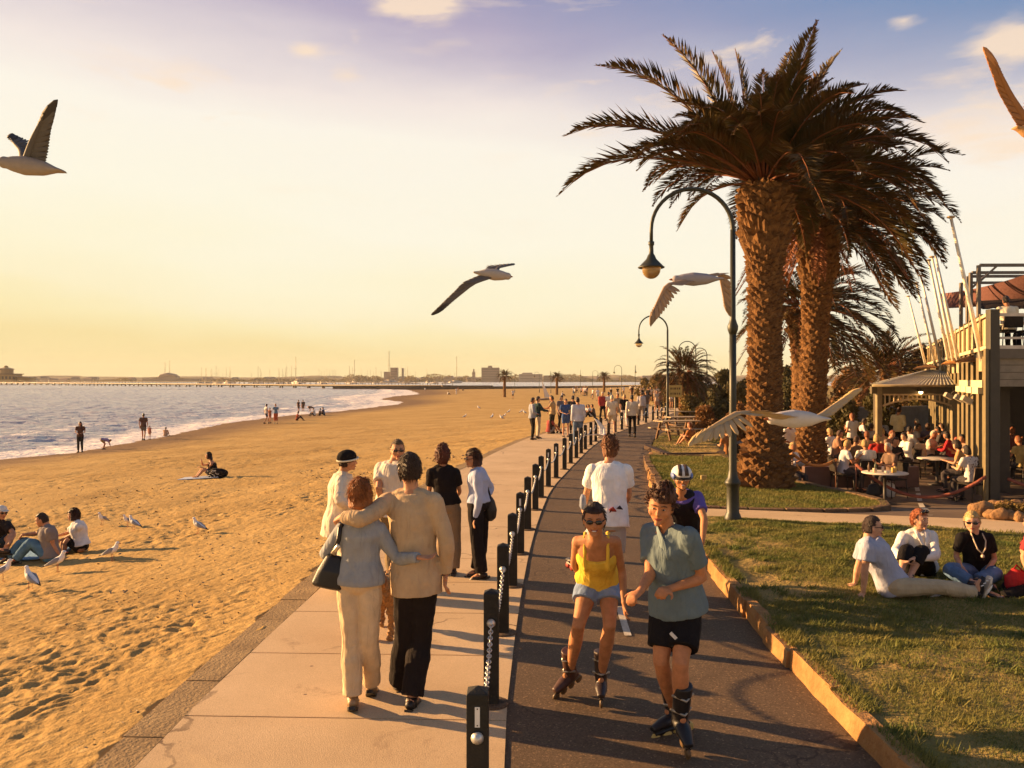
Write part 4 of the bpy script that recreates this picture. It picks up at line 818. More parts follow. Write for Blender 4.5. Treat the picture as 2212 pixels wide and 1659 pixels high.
# flagpoles
for i, (d, pxt, yt, pxb, lb) in enumerate([(20.2, 2054, 469, 2122, 'tallest and nearest white flagpole leaning over the terrace'), (25.1, 2018, 539, 2072, 'second white flagpole from the right, leaning left'), (26.4, 2013, 555, 2062, 'third leaning flagpole counted from the right'),
    (27.5, 2006, 562, 2052, 'fourth leaning flagpole counted from the right'), (30.6, 1989, 595, 2034, 'third leaning flagpole counted from the left'), (33, 1980, 611, 2022, 'second leaning flagpole counted from the left'), (37.6, 1962, 640, 2002, 'leftmost and farthest leaning flagpole')]):
    a = P(pxb, [773, 801, 797, 790, 801, 797, 801][i], d); t_ = P(pxt, yt, d - .1); r = thing('flagpole', lb, 'flagpole', (a.x, a.y, 3.0), 'leaning flagpoles on the cafe deck'); a.z = 2.95
    mb = MB(); mb.tube([a, t_], [.060, .034], 10); mb.build('pole', paint, r, color=(.80, .73, .60))
    mb = MB(); mb.ball(t_, (.10, .10, .035), 10, 6); mb.build('cap', paint, r, color=(.50, .36, .2))
    mb = MB(); mb.box(a + Vector((.03, 0, -.1)), (.16, .14, .30)); mb.build('bracket', paint, r, smooth=False, color=(.4, .3, .17))
# leaf shaped canopies
for i, (px0, px1, y, d, lb) in enumerate([(2064, 2138, 781, 22, 'nearest tan leaf-shaped canopy below the flagpoles'), (2034, 2082, 787, 26.5, 'middle tan leaf-shaped canopy below the flagpoles'), (1973, 2023, 797, 32, 'farthest tan leaf-shaped canopy below the flagpoles')]):
    a, b_ = P(px0, y, d), P(px1, y - 4, d); mb = MB(); n = 12; v = []
    for k in range(n + 1):
        t = k / n; p = a.lerp(b_, t); w_ = .38 * math.sin(math.pi * t) ** .7 + .01; z = .10 * math.sin(math.pi * t)
        for dz in (0, .02): v += [p + Vector((0, -w_, z - .12 * (w_ / .38) + dz)), p + Vector((0, 0, z * 1.1 + dz)), p + Vector((0, w_, z - .12 * (w_ / .38) + dz))]
    f = []
    for k in range(n):
        for j in (0, 1, 3, 4): f.append((k * 6 + j, k * 6 + j + 1, k * 6 + j + 7, k * 6 + j + 6))
        f += [(k * 6, k * 6 + 6, k * 6 + 9, k * 6 + 3), (k * 6 + 2, k * 6 + 5, k * 6 + 11, k * 6 + 8)]
    r = thing('leaf_canopy', lb, 'canopy', a.lerp(b_, .5), 'leaf-shaped canopies'); mb.add(v, f); mb.build('fabric', cloth, r, color=(.48, .22, .07))
    mb = MB(); mb.tube([a, a.lerp(b_, .5) + Vector((0, 0, .13)), b_ + Vector((.3, 0, 0))], .02, 5); mb.build('rib', paint, r, color=(.25, .12, .05))
# shade frame and sail on the deck
fr = thing('steel_pergola', 'grey steel frame of posts and beams over the cafe upper deck', 'pergola', (13.5, 24, 3.2))
gm = (.16, .13, .10)
for px, yt, d in ((2114, 573, 24.1), (2097, 589, 25.8), (2090, 597, 26.7), (2076, 611, 28.6)):
    p = P(px, yt, d); mb = MB(); mb.box((p.x, p.y, (3.2 + p.z) / 2), (.09, .09, p.z - 3.2)); mb.build('post', paint, fr, smooth=False, color=gm)
    mb = MB(); mb.beam(p + Vector((.04, 0, 0)), p + Vector((8, .2, .05)), .07, .09); mb.beam(p + Vector((0, 0, -.5)), p + Vector((.55, 0, 0)), .05); mb.build('beam', paint, fr, smooth=False, color=gm)
def sail(name, label, A, B, C_, D_, sag, color, sc_=0):
    n = 14; v = []; 
    for dz in (0, .03):
        for i in range(n + 1):
            for j in range(n + 1):
                s, t = i / n, j / n; p = Vector(A).lerp(Vector(B), s).lerp(Vector(D_).lerp(Vector(C_), s), t); p.z += dz - sag * math.sin(math.pi * s) * (1 - .3 * t) - sc_ * abs(math.sin(s * 9 * math.pi)) * t; v.append(p)
    m_ = n + 1; f = []
    for i in range(n):
        for j in range(n): a = i * m_ + j; f += [(a, a + 1, a + m_ + 1, a + m_), (a + m_ * m_, a + m_ * m_ + m_, a + m_ * m_ + m_ + 1, a + m_ * m_ + 1)]
    mb = MB(); mb.add(v, f); return tag(mb.build(name, cloth, color=color), label, 'shade sail')
sail('shade_sail', 'brown-purple shade sail stretched under the steel frame of the deck', P(2033, 636, 31), P(2260, 580, 23), P(2250, 640, 25), P(2042, 666, 30), .12, (.16, .075, .065))
sail('dark_awning', 'dark scalloped awning edge above the diners on the upper deck', P(2112, 652, 25), P(2280, 640, 24), P(2280, 664, 23.5), P(2112, 664, 24.5), .02, (.03, .022, .02), .06)
# screen wall behind the terrace
mb = MB(); a, b_ = P(1760, 800, 36), P(2010, 800, 39); mb.beam((a.x, a.y, .4), (b_.x, b_.y, .4), .25, 1.75); tag(mb.build('screen_wall', paint, smooth=False, color=(.13, .14, .17)), 'blue-grey screen wall behind the crowded terrace', 'wall')
mb = MB(); mb.box((6.9 + 3.2, 21.9, -.05), (3.0, .22, .55)); tag(mb.build('low_wall', paint, smooth=False, color=(.12, .06, .045), bevel=.02), 'low red-brown wall behind the rope and striped-shirt diner', 'wall')
bpy.data.objects['low_wall'].location.x = -.95
a, b_ = G(1979, 1047), G(2010, 1116); mb = MB(); n_ = 5
for k in range(n_):
    p, q = a.lerp(b_, k / n_), a.lerp(b_, (k + .8) / n_)
    mb.add([(p.x - .06, p.y, float(np.interp(p.y, [15.1, 19], [.11, -.4])) + .006), (p.x + .06, p.y, float(np.interp(p.y, [15.1, 19], [.11, -.4])) + .006), (q.x + .06, q.y, float(np.interp(q.y, [15.1, 19], [.11, -.4])) + .008), (q.x - .06, q.y, float(np.interp(q.y, [15.1, 19], [.11, -.4])) + .008)], [(0, 1, 2, 3)])
tag(mb.build('terrace_marking', mark_m, smooth=False), kind='structure')
# rope barrier
tops = []
for i, (px, yb, yt, d, lb) in enumerate([(1712, 1042, 980, 20.3, 'rope stanchion beside the foot of the biggest palm'), (1806, 1062, 993, 21.5, 'rope stanchion left of the striped-shirt diner'), (1849, 1079, 1003, 20.2, 'rope stanchion in front of the round table')]):
    t_ = P(px, yt, d); b_ = P(px, yb, d); r = thing('rope_stanchion', lb, 'stanchion', b_, 'rope stanchions'); mb = MB(); mb.tube([b_ - Vector((0, 0, .05)), t_], .02, 8); mb.build('post', paint, r, color=(.16, .06, .03))
    mb = MB(); mb.ball(t_, .035, 8, 6); mb.build('knob', paint, r, color=(.3, .14, .06)); tops.append(t_)
cp = Vector((XF(19) - .15, 18.9, .30))
for i, (a, b_, sg, lb) in enumerate([(tops[0], tops[1], .22, 'thick rope with orange sunlight painted in, sagging from the palm stanchion to the next one'), (tops[2], cp, .62, 'long red-brown rope sagging across the terrace to the cafe corner post'), (Vector((XF(19) + .35, 18.9, .25)), Vector((XF(19) + 2.2, 18.9, .1)), .18, 'red-brown rope right of the cafe corner post'), (tops[0], P(1655, 1000, 22), .05, 'short rope end with orange sunlight painted in, left of the palm stanchion')]):
    mb = MB(); mb.tube([a.lerp(b_, t) - Vector((0, 0, sg * 4 * t * (1 - t))) for t in np.linspace(0, 1, 15)], .038, 8); tag(mb.build('barrier_rope', cloth, color=(.52, .22, .07) if i in (0, 3) else (.28, .09, .06)), lb, 'rope', 'barrier ropes')  # ropes at the palm stanchion carry the orange sunlight in their colour
# rockery at the right
stone_o = mat('rockery_stone', (.34, .19, .085), .9, coord='World', scale=5, col2=(.20, .11, .055), bump=1, bscale=20, bdist=.03, spec=.1)
rd = random.Random(4); RK = ['leftmost and largest orange rock of the rockery', 'round orange rock left in the front row of the rockery', 'squat orange rock at the middle front of the rockery', 'pointed orange rock right of the middle in the rockery', 'rightmost front rock of the rockery', 'flat rock lying behind the leftmost rock of the rockery', 'brown rock at the back middle of the rockery', 'rightmost rock in the back row of the rockery']
for i, (px, py, s) in enumerate([(2120, 1110, .24), (2142, 1119, .16), (2160, 1121, .17), (2180, 1121, .15), (2200, 1124, .17), (2140, 1100, .17), (2170, 1102, .2), (2198, 1106, .2)]):
    g = G(px, py); mb = MB(); mb.ball(g + Vector((0, 0, s * .3)), (s, s * .8, s * .62), 10, 7); o = fuse(mb, 'rock', stone_o, .035, smooth=0, disp=.12, dsize=.2); tag(o, RK[i], 'rock', 'rocks of the rockery')
for i, (px, py) in enumerate([(2150, 1106), (2185, 1109)]):
    g = G(px, py); bush(['small leafy plant at the left among the rocks', 'small leafy plant at the right among the rocks'][i], g, (.35, .3, .18), 900, leaf_o, 90 + i, 'low_plant', 'plant', size=.025, cl_n=12)
# round tables and chairs
def make_table():
    r = thing('round_table', 'x', 'table', (0, 0, 0)); mb = MB(); mb.lathe((0, 0, 0), [(.02, .71), (.5, .71), (.515, .725), (.5, .74), (.02, .741)], 28); mb.build('tabletop', paint, r, color=(.60, .52, .42))
    mb = MB(); mb.lathe((0, 0, 0), [(.25, 0), (.24, .03), (.04, .07), (.035, .7), (.12, .712)], 14); mb.build('pedestal', paint, r, color=(.05, .04, .03)); return r
def make_chair():
    r = thing('terrace_chair', 'x', 'chair', (0, 0, 0)); dk = (.035, .028, .022)
    for x in (-.21, .21):
        for y in (-.2, .2):
            mb = MB(); mb.tube([(x * 1.12, y * 1.15, 0), (x, y, .44)], .013, 6); mb.build('leg', paint, r, color=dk)
    mb = MB(); mb.box((0, 0, .45), (.44, .44, .035)); mb.build('seat', cloth, r, smooth=False, color=dk, bevel=.012)
    mb = MB(); mb.tube([(-.21, -.22, .42), (-.215, -.29, .86), (.215, -.29, .86), (.21, -.22, .42)], .013, 6); mb.build('back_frame', paint, r, color=(.10, .06, .035))
    mb = MB(); mb.beam((0, -.25, .54), (0, -.29, .84), .40, .018); mb.build('backrest', cloth, r, smooth=False, color=dk); return r
# ================================================================== PEOPLE
V3 = lambda a: np.array(a, float)
def nrm_(v): v = V3(v); return v / (np.linalg.norm(v) + 1e-9)
MALE = [(-.24, .085, .085), (-.17, .150, .118), (-.05, .168, .128), (.10, .160, .118), (.32, .140, .100), (.55, .155, .112), (.74, .172, .118), (.88, .155, .098), (.97, .10, .075), (1.04, .062, .06)]
FEM = [(-.24, .085, .085), (-.17, .155, .122), (-.05, .172, .130), (.10, .155, .112), (.32, .118, .090), (.52, .130, .108), (.68, .146, .122), (.84, .138, .092), (.96, .088, .068), (1.04, .052, .052)]
LEG = [(0, .088), (.25, .084), (.5, .072), (.8, .057), (1, .053), (1.15, .051), (1.32, .058), (1.55, .050), (1.85, .035), (2, .036)]
ARM = [(-.12, .050), (0, .058), (.25, .050), (.6, .042), (.95, .037), (1.2, .040), (1.5, .034), (1.9, .025), (2, .025)]
def limb(J, a, b, c, tab, s, t0, t1, off=0, n=10, lo=0, add=None, flare=0):
    A, B, C_ = V3(J[a]), V3(J[b]), V3(J[c]); ts = np.linspace(t0, t1, max(4, int((t1 - t0) * 7) + 1)); pts = []; rad = []
    for t in ts:
        if t <= 1: p = A + (B - A) * t
        else: p = B + (C_ - B) * (t - 1)
        e = max(0, .12 - abs(t - 1)) * .35; p = p + ((A + C_) / 2 - B) * e            # rounds the joint
        u = (t - t0) / (t1 - t0 + 1e-9)
        pts.append(p); rad.append(np.interp(t, [q[0] for q in tab], [q[1] for q in tab]) * s + off + lo * max(0, u) + flare * max(0, u - .6) ** 1)
    return pts, rad
def torso_rings(J, s, tab, t0, t1, off=0, below=0, flare=0, bulk=1.0):
    pel, nk = V3(J['pel']), V3(J['neck']); ax = nk - pel; L = np.linalg.norm(ax); hl = nrm_(V3(J['hr']) - V3(J['hl'])); sl_ = nrm_(V3(J['sr']) - V3(J['sl']))
    bend = V3(J.get('bend', (0, 0, 0))); pts, rad, lat = [], [], []
    ts = [t for t in np.linspace(t0, t1, max(5, int((t1 - t0) * 14)))]
    for t in ts:
        k = min(1, max(0, t)); p = pel + ax * t + bend * math.sin(math.pi * k); l = nrm_(hl * (1 - k) + sl_ * k)
        tt = t
        rx = np.interp(tt, [q[0] for q in tab], [q[1] for q in tab]); ry = np.interp(tt, [q[0] for q in tab], [q[2] for q in tab])
        if below and t < 0: rx = max(rx, np.interp(0, [q[0] for q in tab], [q[1] for q in tab])); ry = max(ry, np.interp(0, [q[0] for q in tab], [q[2] for q in tab]))
        f = flare * max(0, .5 - t)
        pts.append(p); lat.append(l); rad.append((rx * s * bulk + off + f, ry * s * bulk + off + f))
    return pts, rad, lat
def hand(mb, wrist, tip, s, palmn=None, curl=.35, thumb=1):
    w_, t_ = V3(wrist), V3(tip); d = nrm_(t_ - w_); pn = nrm_(palmn if palmn is not None else np.cross(d, (0, 1, .2))); side = nrm_(np.cross(d, pn)); pn = np.cross(side, d)
    L = .18 * s; mb.tube([w_ - d * .02, w_ + d * .02 * s, w_ + d * .05 * s, w_ + d * .09 * s], [(.024 * s, .02 * s), (.030 * s, .018 * s), (.040 * s, .016 * s), (.038 * s, .013 * s)], 10, lat=side)
    for i, (o_, l_) in enumerate(((-.030, .070), (-.010, .080), (.010, .075), (.029, .058))):
        b = w_ + d * .085 * s + side * o_ * s; c1 = curl * (1 + .12 * i); m = b + (d * math.cos(c1) + pn * math.sin(c1)) * l_ * .5 * s; e = m + (d * math.cos(2.1 * c1) + pn * math.sin(2.1 * c1)) * l_ * .5 * s
        mb.tube([b - d * .01, b, m, e], [.009 * s, .0095 * s, .0088 * s, .0065 * s], 7)
    b = w_ + d * .03 * s + side * -.028 * s * thumb; m = b + (d * .6 - side * thumb * .75 + pn * .25) * .038 * s; e = m + (d * .9 - side * thumb * .25 + pn * .3) * .032 * s
    mb.tube([b, m, e], [.013 * s, .0105 * s, .008 * s], 7)
def headframe(fwd, tilt=0, up=None):
    f = nrm_(fwd); u = nrm_(up) if up is not None else V3((0, 0, 1)); r = nrm_(np.cross(f, u)); u = nrm_(np.cross(r, f))
    if tilt: u2 = u * math.cos(tilt) + r * math.sin(tilt); r = r * math.cos(tilt) - u * math.sin(tilt); u = u2
    return r, f, u
def head_mesh(mb, c, fr, s, fem=False, fine=True):
    r, f, u = fr; n, m = (28, 20) if fine else (12, 9); v = []
    for i in range(m + 1):
        th = math.pi * i / m
        for j in range(n):
            ph = 2 * math.pi * j / n; x, y, z = math.sin(th) * math.cos(ph), math.sin(th) * math.sin(ph), math.cos(th)
            sx, sy = .076, .097; zz = z * .118
            if z < 0: k = -z; sx *= 1 - .30 * k ** 1.5; sy *= 1 - .12 * k; y_ = y * sy + (.022 * k if y > -.3 else .03 * k)
            else: y_ = y * sy - .006 * z
            if y > .6 and abs(z) < .55: y_ = min(y_, .090)
            v.append(c + (r * x * sx + f * y_ + u * zz) * s)
    fc = []
    for i in range(m):
        for j in range(n): k = (j + 1) % n; fc.append((i * n + j, (i + 1) * n + j, (i + 1) * n + k, i * n + k))
    mb.add(v, fc)
    if fine:
        at = lambda x, y, z: c + (r * x + f * y + u * z) * s
        mb.tube([at(0, .083, .025), at(0, .098, .0), at(0, .109, -.022), at(0, .094, -.034)], [.008 * s, .010 * s, .0145 * s, .009 * s], 8, lat=r)
        mb.tube([at(-.045, .078, .028), at(0, .090, .031), at(.045, .078, .028)], .009 * s, 6)
        mb.ball(at(0, .086, -.092), (.024 * s, .017 * s, .018 * s), 8, 6, (r, f, u)); mb.ball(at(0, .086, -.058), (.024 * s, .012 * s, .014 * s), 8, 6, (r, f, u))
        for q in (-1, 1): mb.ball(at(q * .048, .062, -.025), (.022 * s, .022 * s, .024 * s), 8, 6, (r, f, u)); mb.ball(at(q * .077, -.004, -.012), (.009 * s, .017 * s, .030 * s), 8, 6, (r, f, u))
def face(parent, c, fr, s, eyes=True, smile=False, glasses=None):
    r, f, u = fr; at = lambda x, y, z: c + (r * x + f * y + u * z) * s
    if eyes:
        for q in (-1, 1):
            mb = MB(); mb.ball(at(q * .031, .0815, .008), (.0125 * s, .0105 * s, .0052 * s), 10, 6, (r, f, u)); e = mb.build('eye', paint, parent, color=(.38, .30, .26))
            mb = MB(); mb.ball(at(q * .031, .0905, .008), (.0062 * s, .004 * s, .0060 * s), 8, 5, (r, f, u)); mb.build('iris', glassb, e)
    for q in (-1, 1):
        mb = MB(); mb.tube([at(q * .014, .094, .028), at(q * .032, .093, .034), at(q * .050, .080, .028)], .0034 * s, 5); mb.build('eyebrow', hairm, parent, color=(.06, .03, .015))
    mb = MB(); k = .004 if smile else 0
    mb.tube([at(-.026, .088, -.056 + k * 1.5), at(-.012, .0975, -.059), at(0, .100, -.058), at(.012, .0975, -.059), at(.026, .088, -.056 + k * 1.5)], [.003 * s, .0065 * s, .0065 * s, .0065 * s, .003 * s], 6); mo = mb.build('mouth', skin, parent, color=(.32, .07, .05))
    if smile: mb = MB(); mb.ball(at(0, .1035, -.0575), (.017 * s, .004 * s, .0042 * s), 8, 5, (r, f, u)); mb.build('teeth', paint, mo, color=(.75, .7, .62))
    if glasses:
        mb = MB()
        for q in (-1, 1): mb.ball(at(q * .033, .096, .006), (.028 * s, .008 * s, .017 * s), 12, 6, (r, f, u)); mb.beam(at(q * .062, .085, .012), at(q * .080, .0, .006), .006 * s)
        mb.beam(at(-.01, .1, .010), at(.01, .1, .010), .006 * s); mb.build('sunglasses', glassb, parent)
def hair(parent, c, fr, s, style, color, seed=1, fine=True):
    r, f, u = fr; n, m = (56, 36) if fine else (18, 12); v = []; rd = random.Random(seed); ph0 = rd.uniform(0, 9)
    for i in range(m + 1):
        th = math.pi * i / m
        for j in range(n):
            ph = 2 * math.pi * j / n; x, y, z = math.sin(th) * math.cos(ph), math.sin(th) * math.sin(ph), math.cos(th)
            side = abs(x); inh = False; k = 1.0
            line = {'short': .56 if y > .25 else (.12 if y > -.12 else -.55), 'crew': .62 if y > .2 else (.15 if y > -.15 else -.50), 'bob': .42 if y > .30 else -1.0, 'long': .45 if y > .25 else -1, 'curly': .38 if y > .35 else (-.55 if y > -.2 else -.85), 'bun': .45 if y > .2 else (-.05 if y > -.2 else -.7), 'wild': .40 if y > .3 else (-.1 if y > -.2 else -.65)}[style]
            if style == 'bob' and side < .55 and z < -.35 and y > -.2: line = .4
            inh = z > line
            noise = .5 * math.sin(ph * 13 + ph0 + 2 * z) + .3 * math.sin(ph * 29 + ph0 * 3) + .35 * math.sin(th * 11 + ph * 4 + ph0)
            th_ = {'short': .085, 'crew': .05, 'bob': .13, 'long': .12, 'curly': .26, 'bun': .08, 'wild': .16}[style]
            am = {'short': .035, 'crew': .015, 'bob': .02, 'long': .03, 'curly': .14, 'bun': .02, 'wild': .12}[style]
            if inh:
                k = 1 + th_ + am * noise + (.05 * max(0, z) if style in ('short', 'wild') else 0)
                if style == 'curly': k += .07 * math.sin(ph * 9 + 3 * math.sin(th * 8)) * math.sin(th * 12 + ph0)
                px, py, pz = x * .076 * k, y * .097 * k, z * .118 * k
                if style in ('bob', 'long') and z < 0: px, py = x / (math.hypot(x, y) + 1e-6) * .082 * k * min(1, .35 + math.hypot(x, y)), y / (math.hypot(x, y) + 1e-6) * .094 * k * min(1, .35 + math.hypot(x, y)); pz = z * .122 * (1.0 if style == 'bob' else 1.0)
                if style == 'wild': px += -.03 * max(0, z) + .01 * noise; pz += .015 * max(0, z) * (1 + noise)
            else:
                px, py, pz = x * .06, y * .07, z * .08
            v.append(c + (r * px + f * py + u * pz) * s)
    fc = []
    for i in range(m):
        for j in range(n): k = (j + 1) % n; fc.append((i * n + j, (i + 1) * n + j, (i + 1) * n + k, i * n + k))
    mb = MB(); mb.add(v, fc); at = lambda x, y, z: c + (r * x + f * y + u * z) * s
    if style == 'bun': mb.ball(at(0, -.11, .02), .035 * s, 10, 8)
    if style == 'long':
        mb.tube([at(0, -.06, .02), at(0, -.09, -.1), at(0, -.10, -.24), at(.01, -.09, -.34)], [(.07 * s, .04 * s), (.085 * s, .05 * s), (.08 * s, .04 * s), (.03 * s, .015 * s)], 12, lat=r)
    if fine and style in ('short', 'crew', 'bob', 'bun', 'long'):
        for i in range({'crew': 320, 'short': 560}.get(style, 620)):
            a = rd.uniform(0, 6.28); z = rd.uniform(-.45, 1); q = math.sqrt(max(0, 1 - z * z)); x, y = q * math.cos(a), q * math.sin(a)
            if (y > .25 and z < .56) or (y > -.12 and z < .15) : continue
            k = 1 + {'short': .085, 'crew': .05, 'bob': .13}.get(style, .1); p0 = V3((x * .076, y * .097, z * .118)) * k * .985; ln = {'crew': .014, 'short': .034}.get(style, .06) * rd.uniform(.7, 1.3)
            tg = V3((x * .6 + rd.uniform(-.5, .5), -.5 if z > .3 else -.1, -.9 if z < .6 else -.1)); tg -= V3((x, y, z)) * tg.dot(V3((x, y, z))); tg = nrm_(tg) * ln; n_ = nrm_(p0)
            mb.tube([at(*(p0 - n_ * .004)), at(*(p0 + tg * .5 + n_ * .006)), at(*(p0 + tg + n_ * (.002 if style != 'short' else .006)))], [.0022 * s, .0026 * s, .0006 * s], 3)
    if style in ('curly', 'wild') and fine:
        for i in range(260):
            a = rd.uniform(0, 6.28); z = rd.uniform(-.5 if style == 'curly' else .0, 1); q = math.sqrt(max(0, 1 - z * z)); x, y = q * math.cos(a), q * math.sin(a)
            if y > .35 and z < .5: continue
            k = 1.24 if style == 'curly' else 1.14; p0 = V3((x * .076, y * .097, z * .118)) * k * .92; p1 = p0 * (1.2 if style == 'curly' else 1.28) + V3((rd.uniform(-.014, .014),) * 3); p2 = p1 + V3((rd.uniform(-.02, .02), rd.uniform(-.02, .02), -.012))
            mb.tube([at(*p0), at(*p1), at(*p2)], [.005 * s, .004 * s, .0008 * s], 4)
    return mb.build('hair', hairm, parent, color=color)
def rel(J, base):
    return J
def person(label, J, s=1., sex='m', sk=SK, top=None, bot=None, hr=('short', (.05, .03, .015)), fwd=(0, -1, 0), tilt=0, vox=.0085, fine=True, shoes=(.03, .02, .015), glasses=False, smile=False, base=None, group=None, eyes=True, bulk=1.0, shoekind='shoe', hands=True, feet=True):
    J = {k: V3(v) for k, v in J.items()}
    if 'hl' not in J:
        pass
    base = base if base is not None else ((J['al'] + J['ar']) / 2)
    b = Vector(base); zmin = min(p[2] for p in J.values()); root = thing('person', label, 'person', b, group); tab = FEM if sex == 'f' else MALE
    fr = headframe(fwd, tilt); hc = J['head']
    # --- body
    mb = MB(); p, r_, l = torso_rings(J, s, tab, -.24, 1.03, bulk=bulk); mb.tube(p, r_, 16 if fine else 10, lat=l)
    mb.tube([J['neck'] - (J['head'] - J['neck']) * .3, J['neck'], J['neck'] * .45 + (hc - fr[1] * .02 * s) * .55, hc - fr[1] * .015 * s - fr[2] * .03 * s], [(.062 * s, .058 * s), (.056 * s, .056 * s), (.052 * s, .054 * s), (.052 * s, .058 * s)], 10, lat=fr[0])
    for a in 'lr':
        sh = J['s' + a]; q, rr = limb(J, 's' + a, 'e' + a, 'w' + a, ARM, s * (1 if sex == 'm' else .84), 0, 2, n=10); mb.tube(q, rr, 10)
        mb.ball(sh, .056 * s * (1 if sex == 'm' else .86), 10, 8); mb.tube([J['neck'] - (J['neck'] - J['pel']) * .02, (J['neck'] + sh) / 2 + V3((0, 0, -.005)), sh], [.052 * s, .050 * s, .046 * s], 8)
        q, rr = limb(J, 'h' + a, 'k' + a, 'a' + a, LEG, s * (1 if sex == 'm' else .97), 0, 2); mb.tube(q, rr, 12 if fine else 8); mb.ball(J['h' + a], .088 * s, 10, 8)
        if hands and fine:
            pn = J.get('p' + a); hand(mb, J['w' + a], J['f' + a], s * (1 if sex == 'm' else .9), pn, J.get('curl', V3((.35, 0, 0)))[0], thumb=1 if a == 'l' else -1)
        elif hands: d = nrm_(J['f' + a] - J['w' + a]); mb.tube([J['w' + a], J['w' + a] + d * .06 * s, J['w' + a] + d * .17 * s], [.026 * s, (.038 * s, .02 * s), .012 * s], 8)
        ft = J['a' + a] * 1; td = (J['t' + a] - ft) * (1 if feet else .45); tdn = nrm_(td); mb.tube([ft - tdn * (.045 if feet else .01) * s - V3((0, 0, .02 if feet else 0)), ft + td * .4, ft + td], [.032 * s if feet else .028 * s, (.036 * s, .034 * s) if feet else .026 * s, (.036 * s, .018 * s) if feet else .02 * s], 8)
    head_mesh(mb, hc, fr, s, sex == 'f', fine)
    body = fuse(mb, 'body', skin, vox, root, color=sk, smooth=2)
    # --- clothes
    cv = vox * 1.05
    if bot:
        k, c_ = bot[0], bot[1]; lo = bot[2] if len(bot) > 2 else .0; mb = MB(); m_ = denim if 'jean' in k else cloth
        t1 = {'trousers': 1.93, 'jeans': 1.93, 'shorts': .72, 'jeanshorts': .42, 'skirt': .8, 'bikeshorts': .62, 'capri': 1.55, 'longskirt': 1.5}[k]
        p, r_, l = torso_rings(J, s, tab, -.22, .20, off=.011 + lo * .15, bulk=bulk); mb.tube(p, r_, 16, lat=l)
        if k in ('skirt', 'longskirt'):
            for tt in np.linspace(0, 1, 5):
                A_ = {**J}; f = tt; A_['h'] = J['hl'] * (1 - f) + J['hr'] * f; A_['k'] = J['kl'] * (1 - f) + J['kr'] * f; A_['a'] = J['al'] * (1 - f) + J['ar'] * f
                q, rr = limb(A_, 'h', 'k', 'a', LEG, s, 0, t1, off=.022); mb.tube(q, rr, 10)
        else:
            for a in 'lr':
                tight = .010 if k == 'bikeshorts' else .016
                q, rr = limb(J, 'h' + a, 'k' + a, 'a' + a, LEG, s, 0, t1, off=tight, lo=lo)
                if t1 > 1.5: rr = [max(x, .060 * s + lo * .8) if i > len(rr) * .5 else x for i, x in enumerate(rr)]
                mb.tube(q, rr, 12); mb.ball(J['h' + a], .100 * s, 10, 8)
        bo = fuse(mb, 'shorts' if 'shorts' in k else 'skirt' if 'skirt' in k else 'trousers', m_, cv, root, color=c_, smooth=2, disp=.014 if fine else .01, dsize=.09)
    if top:
        k, c_ = top[0], top[1]; lo = top[2] if len(top) > 2 else .01; hem = top[3] if len(top) > 3 else -.12; mb = MB()
        if k == 'tank':
            p, r_, l = torso_rings(J, s, tab, hem, .74, off=.014 + lo, bulk=bulk); r_[-1] = (r_[-1][0] * .80, r_[-1][1] * .97); r_[-2] = (r_[-2][0] * .93, r_[-2][1]); mb.tube(p, r_, 16, lat=l)
            fwdv = nrm_(np.cross(nrm_(J['neck'] - J['pel']), nrm_(J['sr'] - J['sl']))) * (1 if np.dot(np.cross(nrm_(J['neck'] - J['pel']), nrm_(J['sr'] - J['sl'])), fwd) > 0 else -1); ax = J['neck'] - J['pel']
            for a in 'lr':
                sd_ = nrm_(J['s' + a] - J['neck']) * .085 * s; mid = J['pel'] + ax
                qs = [(.62, .135), (.70, .150), (.78, .148), (.86, .132), (.94, .105), (1.0, .07)]; w2 = nrm_(J['s' + a] - J['neck']) * .100 * s; up_ = nrm_(ax)
                mb.tube([J['pel'] + ax * t + w2 + fwdv * o_ * s for t, o_ in qs] + [mid + w2 + up_ * .048 * s, J['pel'] + ax * .96 + w2 - fwdv * .09 * s, J['pel'] + ax * .82 + w2 - fwdv * .118 * s, J['pel'] + ax * .66 + w2 - fwdv * .11 * s], [(.016 * s, .010 * s)] * 10, 8)
        else:
            p, r_, l = torso_rings(J, s, tab, hem, .985, off=.014 + lo, below=1, flare=lo * .9, bulk=bulk); mb.tube(p, r_, 18 if fine else 10, lat=l)
            t1 = {'tshirt': .62, 'long': 1.93, 'vest': .12, 'polo': .68, 'rolled': 1.25, 'coat': 1.93}[k]
            for a in 'lr':
                if k != 'vest':
                    q, rr = limb(J, 's' + a, 'e' + a, 'w' + a, ARM, s * (1 if sex == 'm' else .84), 0, t1, off=.012 + lo * .6, lo=lo * .6 if t1 < 1 else 0); 
                    if t1 > 1.5: rr = [max(x, .038 * s + lo * .35) for x in rr]
                    mb.tube(q, rr, 12)
                mb.ball(J['s' + a], .056 * s * (1 if sex == 'm' else .88) + .013 + lo * .5, 10, 8); mb.tube([J['neck'] - (J['neck'] - J['pel']) * .04, (J['neck'] + J['s' + a]) / 2, J['s' + a]], [(.060 * s + lo * .4), .056 * s + lo * .4, .054 * s + lo * .3], 8)
            if k in ('polo', 'long2', 'rolled') and fine:
                pass
        to = fuse(mb, {'tshirt': 'tshirt', 'tank': 'tank_top', 'vest': 'vest', 'polo': 'shirt', 'long': 'shirt', 'rolled': 'shirt', 'coat': 'sweater'}[k], cloth, cv, root, color=c_, smooth=2, disp=(.008 if k == 'tank' else .017) if fine else .014, dsize=.10)
    face_ok = fine
    if hr: hair(root, hc, fr, s, hr[0], hr[1], seed=len(label), fine=fine)
    if face_ok: face(root, hc, fr, s, eyes=eyes and not glasses, smile=smile, glasses=glasses)
